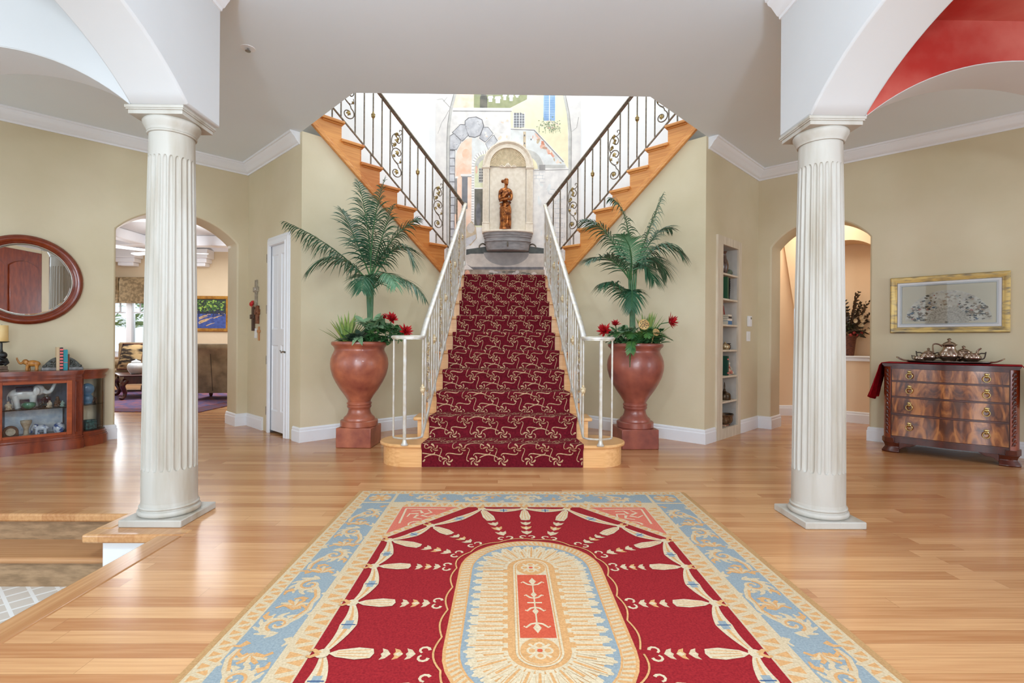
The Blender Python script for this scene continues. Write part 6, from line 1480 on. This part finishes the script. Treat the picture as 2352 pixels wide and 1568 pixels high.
for p in loopk:
    if all(math.hypot(p[0] - s[0], p[1] - s[1]) > .05 for s in seen): seen.append(p)
seen.sort(key=lambda p: math.atan2(p[1], p[0]))
for i, p in enumerate(seen):
    q = seen[(i + 1) % len(seen)]; swag(p, q, .035)
G.up(); G.up()
for x, y in seen:
    cy = max(-(ML - MW), min(ML - MW, y)); 
    if abs(y) <= ML - MW + .02: dx, dy = (-1 if x > 0 else 1), 0
    else:
        vx, vy = -x, cy - y; l = math.hypot(vx, vy); dx, dy = vx / l, vy / l
    # distance to the medallion
    d = .02
    while True:
        px_, py_ = x + dx * d, y + dy * d; c_ = max(-(ML - MW), min(ML - MW, py_))
        if math.hypot(px_, py_ - c_) < MW + .02 or d > 1: break
        d += .01
    garland(x, y, dx, dy, d)
# thin gold tracery round the medallion
G.line([(p[0] + n[0] * (.012 + .018 * abs(sin(i * pi / 8))), p[1] + n[1] * (.012 + .018 * abs(sin(i * pi / 8)))) for i, (p, n) in enumerate(sofs(MW, ML, 144))], .007, w_('gold'))
tag(G.mb.build('rug', G.mats, flatshade=True), 'red, blue and cream floral rug with an oval medallion on the oak floor', 'rug')
# ------------------------------------------------------------------ built-in bookcase on the right return wall
FB = (A[0], A[1], 0)
m_bc = mat('limed_oak', (218, 206, 186), .55, 0, (204, 190, 168), 8, (3, 3, .5), detail=6)
bc = thing('bookcase', 'narrow built-in pale bookcase with six shelves in the right return wall', 'bookcase', FB, 45)
v0, v1, w0, w1, zb, zt = .267, .955, .415, .868, .118, 2.185
fr_ = MB()
fr_.box(v0, w0, -.022, 0, 0, 2.275).box(w1, v1, -.022, 0, 0, 2.275).box(w0, w1, -.022, 0, 0, zb).box(w0, w1, -.022, 0, zt, 2.275)
fr_.build('face_frame', m_bc, bc)
bx_ = MB(); bx_.box(w0 - .015, w0, 0, .26, zb - .02, zt + .02).box(w1, w1 + .015, 0, .26, zb - .02, zt + .02).box(w0, w1, .245, .26, zb - .02, zt + .02).box(w0, w1, 0, .26, zt, zt + .02).box(w0, w1, .001, .26, zb - .02, zb)
bx_.build('case', mat('limed_interior', (206, 200, 190), .6, 0, (180, 176, 170), 4, detail=7), bc)
ZS = [1.872, 1.585, 1.292, 1.003, .706, .418]
for z in ZS: MB().box(w0, w1, -.012, .246, z - .022, z).build('shelf', m_bc, bc, bevel=.003)
def inbc(x, y, z, name='book', label='', catg='book', rz=0, group=None):
    x, y = x + .165 + max(0, y - .15) * .6, .035 + y * .35
    o = thing(name, label, catg, (0, 0, 0), 45 + rz, group); o.location = Matrix.Translation(FB) @ Matrix.Rotation(math.radians(45), 4, 'Z') @ Vector((x, y, z)); return o
def bbook(label, x, y, z, w, h, d, col, band=None): return book(label, 0, 0, 0, w, h, d, col, band, where=lambda *_: inbc(x, y, z, 'book', label, 'book'))
m_ceram = mat('dark_striped_ceramic', (58, 36, 34), .3, 0, (110, 84, 70), 22, (6, 6, .3), coat=.3)
o = inbc(.485, .1, ZS[0], 'vase', 'dark striped vase with a curved handle on the top shelf of the bookcase', 'vase'); MB().lathe([(0, 0), (.03, 0), (.034, .01), (.05, .06), (.056, .11), (.046, .16), (.026, .2), (.02, .235), (.028, .265), (.04, .27), (.034, .262), (.015, .23), (0, .2)], 28).build('body', m_ceram, o); MB().tube(cat([(.022, 0, .24), (.05, 0, .235), (.07, 0, .19), (.054, 0, .13)], 5), .007, 8).build('handle', m_ceram, o)
o = inbc(.60, .06, ZS[0], 'rock', 'grey-green stone beside the striped vase on the top shelf', 'stone'); b = MB(); b.ell((0, 0, .035), (.065, .04, .036)); b.ell((.03, .01, .05), (.04, .035, .03)); b.ell((-.035, 0, .028), (.035, .035, .028)); b.build('stone', mat('green_stone', (104, 116, 96), .6, 0, (70, 80, 66), 20), o, remesh=.006, smooth=1)
bbook('tall green book at the left of the second bookcase shelf', .415, .13, ZS[1], .022, .255, .17, (44, 92, 62)); bbook('tall dark green book next to the figure on the second bookcase shelf', .44, .13, ZS[1], .022, .245, .17, (34, 70, 52))
o = inbc(.63, .09, ZS[1], 'sculpture', 'black openwork figure sculpture on the second bookcase shelf', 'sculpture'); b = MB(); r = random.Random(9); b.lathe([(0, 0), (.04, 0), (.04, .012), (0, .016)], 16)
for i in range(26): z = .02 + .23 * i / 26; a = i * 2.1; q = .03 * (1 - .3 * abs(i - 13) / 13); b.tube([(0, 0, z), (q * cos(a), q * sin(a) * .6, z + .012), (q * 1.2 * cos(a + .4), q * sin(a + .4) * .6, z + .03)], [.009, .008, .006], 7)
b.tube([(0, 0, 0), (0, 0, .26)], .014, 8); b.ell((0, 0, .262), .017, 10, 7); b.build('figure', m_black, o, remesh=.004, smooth=1)
o = inbc(.52, .2, ZS[2], 'picture_frame', 'reddish framed picture leaning at the back of the third bookcase shelf', 'picture'); f = MB(); o.rotation_euler[0] = math.radians(-8); pframe(o, .17, .235, .02, .014, .118, mat('red_frame_wood', (142, 52, 34), .4)); MB().box(-.075, .075, -.004, 0, .012, .225).build('picture', mat('small_picture', (70, 66, 50), .5, 0, (176, 146, 104), 16, detail=6), o)
for i, (c, l) in enumerate((((70, 120, 168), 'blue book at the bottom of the flat stack on the third bookcase shelf'), ((226, 216, 200), 'cream book second in the flat stack on the third bookcase shelf'), ((52, 44, 46), 'dark book third in the flat stack on the third bookcase shelf'), ((222, 212, 190), 'thin cream book on top of the flat stack on the third bookcase shelf'))):
    h_ = (.044, .026, .024, .02)[i]; z = ZS[2] + (0, .0445, .071, .0955)[i]; o = inbc(.50, .07, z, 'book', l, 'book', (3, -4, 5, -2)[i]); w = .12 - .008 * i
    MB().box(-w / 2, w / 2, -.06, .06, 0, .003).box(-w / 2, w / 2, -.06, .06, h_ - .003, h_).box(-w / 2, w / 2, -.062, -.058, 0, h_).build('cover', mat('flatbook_%d' % i, c, .55), o); MB().box(-w / 2 + .003, w / 2 - .003, -.057, .057, .0032, h_ - .0032).build('pages', MATS['paper'], o)
def fig2(label, x, y, z, h, m, seed):
    o = figurine(label, 0, 0, 0, h, m, seed); o.location = Matrix.Translation(FB) @ Matrix.Rotation(math.radians(45), 4, 'Z') @ Vector((x + .165, .035 + y * .35, z)); return o
fig2('small brown figurine right of the flat book stack in the bookcase', .61, .06, ZS[2], .08, m_brn, 21)
o = inbc(.475, .17, ZS[3], 'picture_frame', 'dark-framed photograph leaning on the fourth bookcase shelf', 'picture'); o.rotation_euler[0] = math.radians(-10); pframe(o, .11, .17, .014, .012, .086, m_black); MB().box(-.045, .045, -.004, 0, .01, .162).build('picture', mat('pale_photo', (206, 196, 180), .4, 0, (150, 140, 128), 20), o)
o = inbc(.50, .05, ZS[3], 'lidded_pot', 'small lidded brass pot in front of the photograph in the bookcase', 'pot'); MB().lathe([(0, 0), (.035, 0), (.05, .02), (.052, .04), (.042, .058), (.03, .062), (.02, .07), (.008, .078), (.01, .088), (0, .094)], 24).build('pot', mat('aged_brass_pot', (168, 138, 92), .35, .6, (214, 200, 168), 22), o)
o = inbc(.6, .1, ZS[3], 'small_pot', 'small dark metal pot right of the brass pot in the bookcase', 'pot'); MB().lathe([(0, 0), (.03, 0), (.042, .02), (.04, .05), (.03, .06), (.04, .068), (.044, .074), (.036, .074), (.0, .05)], 24).build('pot', mat('dark_pewter', (78, 66, 54), .35, .7), o)
bbook('green book standing at the left of the fifth bookcase shelf', .455, .13, ZS[4], .034, .225, .16, (22, 74, 58), [(.1, .16), (.8, .86)])
fig2('cream figurine with red trim beside the green book in the bookcase', .52, .09, ZS[4], .2, mat('red_cream_figurine', (206, 176, 150), .4, 0, (168, 62, 50), 16), 22); fig2('pale pink leaning figurine at the right of the fifth bookcase shelf', .605, .08, ZS[4], .15, mat('pale_pink_figurine', (222, 206, 192), .4, 0, (170, 176, 150), 20), 23)
o = inbc(.535, .1, ZS[5], 'hand_bell', 'squat dark bronze bell with a tall spike on the sixth bookcase shelf', 'bell'); MB().lathe([(0, 0), (.066, 0), (.072, .01), (.068, .06), (.06, .075), (.03, .09), (.016, .1), (.013, .12), (.007, .13), (.009, .16), (.004, .2), (0, .205)], 28).build('body', mat('dark_bronze', (88, 70, 50), .35, .7, (56, 44, 34), 20), o)
o = inbc(.545, .1, zb + .001, 'drum_bowl', 'wide hammered metal bowl in the bottom of the bookcase', 'bowl'); MB().lathe([(0, .02), (.1, .02), (.125, .04), (.132, .06), (.128, .1), (.142, .118), (.144, .128), (.138, .13), (.12, .1), (.1, .05), (0, .045)], 40, sy=.62).build('bowl', mat('hammered_copper', (126, 100, 72), .35, .6, (64, 52, 42), 30, bump=.3, bs=70), o); MB().lathe([(0, 0), (.085, 0), (.08, .02), (0, .02)], 32, sy=.62).build('foot', MATS['dark_bronze'], o)
o = inbc(.47, .02, zb + .001, 'booklet', 'patterned booklet lying in the bottom left of the bookcase', 'booklet'); MB().box(-.045, .06, -.025, .05, 0, .018).build('pages', mat('printed_booklet', (206, 172, 140), .6, 0, (140, 80, 60), 26), o)
t = thing('thermostat', 'white wall thermostat above the double light switch beside the bookcase', 'thermostat', FB, 45); MB().box(1.195, 1.29, -.028, 0, 1.285, 1.415).build('body', m_trim, t, bevel=.005); MB().box(1.245, 1.278, -.0295, -.027, 1.375, 1.4).build('display', mat('lcd_grey', (110, 112, 98), .3), t)
t = thing('light_switch', 'white double light switch below the thermostat beside the bookcase', 'switch', (A[0] + 1.24 / S2, A[1] + 1.24 / S2, 0), 45); plate(t, .118, .12, 1.165, 2)

# ------------------------------------------------------------------ hall beyond the right arch
hm = MB(); 
struct(MB().box(2.9, 4.35, 7.67, 7.8, 0, 3.2).build('wall_hall_end', m_wall2))
hw_ = lambda k, y=0, z=0: None
HX = wallm(4.28, 7.52, -45)
L_ = 3.6; n0, n1, nz = .20, 1.06, .915
pts = [(-.25, 0), (L_, 0), (L_, 3.2), (-.25, 3.2)]
pw = MB()
pw.prism([(.1, 0), (L_, 0), (L_, nz - .06), (.1, nz - .06)], 0, .1, 'y'); pw.prism([(.1, nz - .06), (n0, nz - .06), (n0, 2.27)] + seg_arch(n0, n1, 2.27, .25, 20)[1:] + [(n1, nz - .06), (L_, nz - .06), (L_, 3.2), (-.25, 3.2)], 0, .1, 'y')
pw.box(n0 - .08, n1 + .08, .42, .5, nz - .06, 2.8); pw.box(n0 - .08, n0, .1, .45, nz - .06, 2.8); pw.box(n1, n1 + .08, .1, .45, nz - .06, 2.8)
struct(pw.xf(HX).build('wall_hall_side', m_wall2))
arn = MB(); sa = seg_arch(n0, n1, 2.27, .25, 20); arn.prism(sa + [(n1, 2.8), (n0, 2.8)], .1, .44, 'y'); struct(arn.xf(HX).build('wall_niche_head', m_wall2))
sl = MB(); sl.box(n0 - .06, n1 + .06, -.03, .43, nz - .022, nz).box(n0 - .04, n1 + .04, -.02, .0, nz - .07, nz - .022); struct(sl.xf(HX).build('trim_10', m_trim, bevel=.005))
q = [tuple((HX @ Vector((x, 0, 0)))[:2]) for x in (L_, -.05)]
base([[q[0], (4.36, 7.44), (4.36, 7.67), (2.95, 7.67)]], 'baseboard_hall')
struct(MB().prism([(3.25, 6.85), (2.9, 7.8), (4.45, 7.8), (7.6, 4.3), (7.2, 2.9)], 2.95, 3.05, 'z').build('ceiling_hall', m_ceil))
npos = HX @ Vector((.63, .22, 0))
t = thing('flower_pot', 'red-brown basket pot on the hall niche sill holding dried flowers', 'pot', (npos.x, npos.y, nz + .001)); MB().lathe([(0, 0), (.065, 0), (.07, .01), (.092, .22), (.104, .27), (.108, .285), (.098, .285), (.08, .2), (0, .2)], 32).build('basket', mat('woven_basket', (122, 66, 40), .6, 0, (76, 36, 24), 30, (1, 1, 4), bump=.6, bs=70), t)
m_dry = leafmat('dried_leaf', (74, 58, 40), (44, 40, 30)); m_olive = leafmat('olive_leaf', (62, 72, 46), (92, 92, 60))
t = thing('flower_arrangement', 'dried flower arrangement with long leafy sprays and white blooms in the niche', 'plant', (npos.x, npos.y, nz + .25)); r = random.Random(3); sp_ = MB(); sm = MB()
for i in range(44):
    a = r.uniform(0, 2 * pi); el = r.uniform(.1, 1.45); Lh = r.uniform(.35, .72); d = Vector((cos(a) * cos(el) * .95, sin(a) * cos(el) * .3 - .08, sin(el) + .1)); p1 = d * Lh; p1.z -= .12 * cos(el); p1.x = max(-.33, min(.33, p1.x)); p1.y = max(-.18, min(.12, p1.y))
    cu = cat([(0, 0, -.05), d * Lh * .5, p1], 5); sm.tube(cu, .0025, 5)
    for k in range(3, len(cu)):
        for s in (-1, 1): blade(sp_, cu[k], Vector((cos(a + s), -.3, sin(el) + r.uniform(-.5, .5))), (0, -1, .3), r.uniform(.04, .07), .011, .3, 0, 3, .2)
sp_.build('leaves', m_dry, t, sharp=180, flatshade=True); sm.build('stems', m_brn, t)
lf_ = MB()
for i in range(60): a = r.uniform(0, 2 * pi); e_ = r.uniform(-.3, .9); blade(lf_, (r.uniform(-.12, .12), r.uniform(-.1, .08), r.uniform(.02, .2)), (cos(a), sin(a) - .4, e_), (0, 0, 1), .09, .018, .3, 0, 3, .2)
lf_.build('foliage', m_olive, t, sharp=180, flatshade=True)
for i in range(6):
    bl = MB(); cx, cz_ = r.uniform(-.05, .18), r.uniform(.08, .3)
    for k in range(9): a = k * .7; blade(bl, (cx, -.13, cz_), (cos(a), -.5, sin(a)), (0, -1, 0), .04, .013, 0, 0, 3, .2)
    bl.build('bloom', mat('cream_bloom', (214, 198, 168), .6), t, sharp=180, flatshade=True)
for i in range(4):
    MB().ell((.0 + .05 * i - .05, -.12, .04 + .03 * (i % 2)), .022, 12, 8).build('berry', mat('red_berry', (150, 40, 34), .35), t)

# ------------------------------------------------------------------ family room seen through the left arch
YW = 12.3
wm = MB(); wx0, wx1, wz0, wz1 = -10.4, -8.5, .70, 2.45
wm.box(-13, wx0, YW, YW + .15, 0, 3.4).box(wx1, -3.0, YW, YW + .15, 0, 3.4).box(wx0, wx1, YW, YW + .15, 0, wz0).box(wx0, wx1, YW, YW + .15, wz1, 3.4)
struct(wm.build('wall_family_far', m_famwall))
struct(MB().box(-3.15, -3.0, 7.1, YW, 0, 3.4).build('wall_family_right', m_famwall)); struct(MB().box(-13.1, -12.9, 1, YW, 0, 3.4).build('wall_family_left', m_famwall))
struct(MB().prism([(-3.35, 6.9), (-3.0, YW + .1), (-13, YW + .1), (-13, 1.2), (-9.0, 1.2)], 3.3, 3.4, 'z').build('ceiling_family', m_ceilw))
cb_ = MB(); cb_.box(-13, -3.1, 8.6, 8.85, 3.08, 3.3); cb_.box(-13, -3.1, 11.0, 11.25, 3.08, 3.3); cb_.box(-7.9, -7.65, 7.2, YW, 3.09, 3.3)
struct(cb_.build('trim_11', m_trim, bevel=.02)); crown([(-13, YW), (-3.1, YW)][::-1], 'trim_12', 3.3)
w = bpy.data.objects.new('window_1', None); C.objects.link(w); w['kind'] = 'structure'; w.location = (0, YW, 0)
fw = MB()
for a, b in ((wx0, wx0 + .08), (-8.99, -8.86), (wx1 - .07, wx1)): fw.box(a, b, -.006, .126, wz0 - .001, wz1 + .001)
fw.box(wx0, wx1, 0, .12, wz0, wz0 + .09).box(wx0, wx1, 0, .12, wz1 - .08, wz1); fw.build('window_frame', m_trim, w, bevel=.006)
mu = MB(); mu.box(wx0, wx1, .05, .075, 1.70, 1.73)
for x in (-9.95, -9.47, -9.17, -8.7): mu.box(x - .012, x + .012, .05, .075, 1.73, wz1)
mu.build('muntin', m_trim, w); MB().box(wx0 + .05, wx1 - .05, .058, .062, wz0 + .05, wz1 - .05).build('pane', m_glass, w); MB().box(wx0 - .08, wx1 + .08, -.06, .05, wz0 - .05, wz0).build('sill', m_trim, w, bevel=.008)
t = thing('valance', 'brown patterned box-pleated fabric valance over the family room window', 'valance', (0, YW, 0)); m_val = mat('brown_brocade', (118, 98, 68), .85, 0, (156, 132, 96), 16, detail=8, lo=.42, hi=.6)
for x0, x1 in ((-10.45, -9.75), (-9.72, -9.09), (-9.06, -8.42)): MB().box(x0, x1, -.14, -.03, 1.93, 2.54).build('panel', m_val, t, bevel=.015)
MB().box(-10.44, -8.44, -.09, -.02, 1.95, 2.53).build('pleat', mat('dark_brocade', (70, 56, 40), .9), t)
leafy('sunlit green shrub growing outside the family room window', [(-10.2 + .4 * i, 14.2, 1.5 + .5 * (i % 3), 60, .5) for i in range(6)] + [(-9.2, 14.2, .3, 40, .5)], leafmat('sunlit_leaf', (120, 160, 90), (170, 196, 140)), .25, .08, 33, nm='shrub'); bpy.data.objects['shrub']['category'] = 'shrub'
MB().tube([(-9.2, 14.2, -.2), (-9.2, 14.2, 1.4)], .05, 8).build('trunk', m_brn, bpy.data.objects['shrub'])
struct(MB().box(-16, -2, YW + .2, 22, -.3, -.2).build('ground_outside', mat('pale_paving', (226, 224, 216), .9)))
t = thing('framed_painting', 'gold-framed painting of green trees and blue shadows on the family room wall', 'painting', (-7.12, YW, 0)); pz = 1.70; pframe(t, 1.13, .84, .075, .05, pz, mat('gold_leaf_frame', (190, 138, 58), .35, .4, (150, 100, 40), 12))
K = Flat(lambda x, z, d: (x, -.012 - d, pz + z), 3e-5); ptm = lambda n, a, b: mat('oil_' + n, a, .6, 0, b, 14, detail=6)
ptm('blue', (62, 84, 150), (44, 60, 120)); ptm('green', (70, 110, 44), (30, 60, 28)); ptm('lime', (150, 180, 70), (110, 140, 50)); ptm('navy', (34, 38, 78), (24, 28, 56)); ptm('sand', (206, 172, 120), (170, 140, 96)); ptm('dark', (36, 48, 32), (20, 26, 20))
K.rect(-.49, .49, -.345, .345, 'M' and MATS['oil_blue']); K.rect(-.49, .49, .0, .345, MATS['oil_dark']); r = random.Random(5)
for i in range(320): K.ell(r.uniform(-.46, .46), r.uniform(.05, .325), r.uniform(.01, .032), r.uniform(.008, .022), MATS['oil_' + r.choice(('green', 'green', 'lime', 'dark'))], 9)
for i in range(26): x = r.uniform(-.45, .46); K.line([(x, -.06), (x + r.uniform(-.01, .01), .08)], .016, MATS['oil_navy']); K.ell(x, r.uniform(-.09, .02), .014, .012, MATS['oil_' + r.choice(('navy', 'sand', 'navy'))], 8)
for i in range(10): z = r.uniform(-.3, -.09); x = r.uniform(-.3, .35); K.line([(x, z), (x + .12, z + .05), (x + .2, z + .07)], .022, MATS['oil_sand'], .008)
K.mb.build('canvas', K.mats, t, flatshade=True)
for x in (-8.87, -7.2, -5.6):
    o = struct(MB().box(x - .28, x + .28, YW - .30, YW, 2.98, 3.19).box(x - .23, x + .23, YW - .24, YW, 2.88, 2.98).box(x - .18, x + .18, YW - .2, YW, 2.80, 2.88).build('trim_%d' % (13 + int((x + 9) / 1.6)), m_trim, bevel=.012))
for i, (x, y) in enumerate(((-8.25, 11.7), (-6.38, 11.7))):
    t = thing('ceiling_light', ('left' if i == 0 else 'right') + ' recessed ceiling light in the family room beyond the left arch', 'ceiling light', (x, y, 3.30), group='recessed ceiling lights'); MB().lathe([(.075, -.002), (.1, -.006), (.105, 0)], 28).build('ring', m_trim, t); MB().lathe([(0, -.003), (.078, -.003)], 28).build('lens', mat('lamp_lens', (255, 240, 220), .5, emit=6), t)
t = thing('ceiling_fan', 'white ceiling fan in the family room behind the left column', 'ceiling fan', (-6.35, 9.55, 0)); MB().lathe([(0, 3.3), (.07, 3.3), (.06, 3.24), (.014, 3.22), (.014, 2.86), (.06, 2.84), (.11, 2.8), (.12, 2.72), (.09, 2.66), (.05, 2.6), (0, 2.58)], 28).build('motor', m_trim, t)
for k in range(5):
    a = k * 2 * pi / 5 + 2.75; b = MB().prism([(.1, -.03), (.2, -.045), (.72, -.07), (.78, -.04), (.78, .04), (.72, .07), (.2, .045), (.1, .03)], -.004, .004, 'z').xf(Matrix.Rotation(a, 4, 'Z') @ Matrix.Translation((0, 0, 2.69)) @ Matrix.Rotation(math.radians(12), 4, 'X')); b.build('blade', m_trim, t)
# rug, table, jar, chairs, lamp
FR = MB(); m_prug = mat('persian_wool', (70, 74, 120), .95, 0, (140, 84, 92), 9, detail=8, lo=.4, hi=.62, bump=.3, bs=200); m_prb = mat('persian_border', (104, 44, 44), .95, 0, (64, 58, 92), 14, detail=8, lo=.42, hi=.6)
FR.box(-8.3, -4.5, 7.66, 11.0, 0, .009); FR.box(-8.0, -4.8, 7.98, 10.7, .009, .011, 1); tag(FR.build('persian_rug', [m_prb, m_prug]), 'blue and red patterned rug on the family room floor beyond the left arch', 'rug')
t = thing('coffee_table', 'dark carved coffee table with claw feet beyond the left arch', 'table', (-6.62, 9.82, .012), 42); MB().box(-.58, .58, -.5, .5, .405, .43).build('top', m_dkwood, t, bevel=.01); MB().box(-.52, .52, -.44, .44, .27, .405).build('apron', m_dkwood, t, bevel=.004)
for sx in (-1, 1):
    for sy in (-1, 1):
        cu = cat([(sx * .49, sy * .41, .33), (sx * .54, sy * .46, .25), (sx * .5, sy * .42, .12), (sx * .52, sy * .44, .04), (sx * .56, sy * .48, .03)], 5); b = MB().tube(cu, [.055 - .027 * min(1, i / 12) for i in range(len(cu))], 10); b.ell((sx * .55, sy * .47, .028), (.045, .045, .028)); b.build('leg', m_dkwood, t)
t = thing('ginger_jar', 'white lidded ginger jar on the coffee table', 'jar', (-6.75, 9.5, .4425)); MB().lathe([(0, 0), (.075, 0), (.1, .03), (.135, .09), (.14, .14), (.115, .19), (.07, .205), (.066, .215), (0, .215)], 36).build('body', m_porc, t, sharp=80); MB().lathe([(.072, .208), (.078, .215), (.07, .235), (.03, .25), (.016, .255), (.018, .27), (0, .276)], 30).build('lid', m_porc, t)
def armchair(name, label, x, y, rz, m, s=1, legs=m_dkwood):
    t = thing(name, label, 'armchair', (x, y, .012), rz)
    MB().box(-.34, .34, -.36, .3, .2, .34).build('seat_base', m, t, bevel=.03); MB().box(-.28, .28, -.4, .26, .34, .47).build('seat_cushion', m, t, bevel=.05)
    # back faces +y; rolled top
    b = MB(); vs = []
    prof = [(.22, .12), (.30, .12), (.34, .3), (.40, .7), (.43, .86), (.47, .9), (.48, .95), (.45, .995), (.39, 1.0), (.33, .97), (.30, .9), (.26, .7), (.22, .45)]
    hw = lambda z: .30 + .07 * min(1, z / .8)
    for q in range(9):
        f = -1 + q / 4
        for yy, z in prof: vs.append((f * hw(z) * (1 if abs(f) < 1 else 1.0), yy - .035 * f * f * (1 if yy > .3 else 0), z))
    k = len(prof); b.add(vs, [(q * k + i, q * k + (i + 1) % k, (q + 1) * k + (i + 1) % k, (q + 1) * k + i) for q in range(8) for i in range(k)] + [tuple(range(k)), tuple(range(8 * k, 9 * k))]); b.build('backrest', m, t, sharp=50)
    for sg in (-1, 1):
        a = MB(); a.box(*sorted((sg * .29, sg * .41)), -.36, .34, .14, .52); a.tube([(sg * .36, -.38, .54), (sg * .36, .34, .56)], .085, 14); a.build('arm', m, t, bevel=.02)
        for yy in (-.32, .3): MB().lathe([(0, .0), (.022, 0), (.034, .04), (.03, .13), (0, .14)], 12).xf(Matrix.Translation((sg * .3, yy, 0))).build('leg', legs, t)
    return t
m_leather = mat('brown_leather', (168, 146, 110), .42, 0, (116, 98, 70), 4, detail=7, bump=.15, bs=90)
c_ = armchair('leather_armchair', 'brown leather armchair seen from behind beyond the left arch', -5.2, 9.5, 188, m_leather)
sm_ = MB().tube([(.02, .318, .16), (.02, .365, .45), (.02, .42, .82)], .004, 6); sm_.build('seam', mat('dark_seam', (40, 32, 24), .6), c_)
armchair('armchair', 'tan upholstered armchair behind the coffee table near the window', -7.75, 10.8, 15, mat('tan_upholstery', (150, 126, 92), .85, 0, (120, 96, 66), 8))
t = thing('cushion', 'striped tan and black cushion with red piping on the armchair behind the coffee table', 'cushion', (-7.5, 10.33, .49), -12); b = MB(); vs = []
for j in range(13):
    for i in range(13):
        u, v = -1 + i / 6, -1 + j / 6; th = .075 * (1 - u ** 4) * (1 - v ** 4); k = 1 - .06 * (1 - (u * v) ** 2); vs.append((.27 * u * k, -th, .25 + .27 * v * k))
b.add(vs, [(j * 13 + i, j * 13 + i + 1, (j + 1) * 13 + i + 1, (j + 1) * 13 + i) for j in range(12) for i in range(12)]); b.add([(x, -y, z) for x, y, z in vs], [(j * 13 + i, j * 13 + i + 1, (j + 1) * 13 + i + 1, (j + 1) * 13 + i) for j in range(12) for i in range(12)])
b.build('pillow', mat('striped_tapestry', (190, 160, 112), .85, 0, (44, 34, 26), 3.2, (1, 1, 5), detail=6, lo=.45, hi=.55), t, sharp=120); MB().tube([(-.262, 0, -.01), (.262, 0, -.01), (.262, 0, .51), (-.262, 0, .51)], .012, 8, closed=True).build('piping', mat('maroon_piping', (96, 28, 30), .8), t); t.rotation_euler[0] = math.radians(-14)
t = thing('floor_lamp', 'floor lamp with a white shade beside the leather armchair', 'lamp', (-5.02, 10.0, .012)); MB().lathe([(0, 0), (.14, 0), (.13, .02), (.03, .04), (.014, .08), (.012, 1.3), (0, 1.3)], 20).build('pole', m_iron, t); MB().lathe([(.27, 1.2), (.12, 1.46)], 32).build('shade', mat('white_lampshade', (236, 230, 216), .8), t, solid=.004)

# ------------------------------------------------------------------ entrance wall behind the viewer (seen in the mirror)
fwall = MB(); fwall.box(-1.9, 1.35, -1.95, -1.8, 2.95, 3.28); fwall.box(-1.9, -1.75, -1.95, -1.8, 0, 2.95); fwall.box(4.6, 6.5, -1.95, -1.8, 0, 3.28); fwall.box(3.2, 3.4, -1.95, -1.8, 0, 3.28); fwall.box(3.4, 4.6, -1.95, -1.8, 0, .8); fwall.box(1.35, 3.2, -1.94, -1.81, 3.2, 3.28); fwall.box(3.4, 4.6, -1.94, -1.81, 3.2, 3.28)
struct(fwall.build('wall_front', m_wall))
d2 = bpy.data.objects.new('door_2', None); C.objects.link(d2); d2['kind'] = 'structure'; d2.location = (1.35, -1.8, 0)
dm = MB(); dm.box(0, 1.85, -.06, 0, 0, 3.2)
for x0, x1 in ((.12, .86), (.99, 1.73)):
    dm.prism([(x0, .3), (x1, .3), (x1, 1.2), (x0, 1.2)], 0, .03, 'y'); dm.prism([(x0, 1.4), (x1, 1.4), (x1, 2.8)] + seg_arch(x1, x0, 2.8, .14, 12)[1:], 0, .03, 'y')
dm.build('door_leaf', m_cherry, d2, bevel=.012)
w2 = bpy.data.objects.new('window_2', None); C.objects.link(w2); w2['kind'] = 'structure'; w2.location = (3.4, -1.8, 0)
sh_ = MB()
for i in range(26): z = .86 + i * .09; sh_.box(.06, 1.14, -.05, -.005, z, z + .012)
for x in (0, .57, 1.14): sh_.box(x, x + .06, -.06, 0, .8, 3.2)
sh_.build('shutter', m_dkwood, w2)
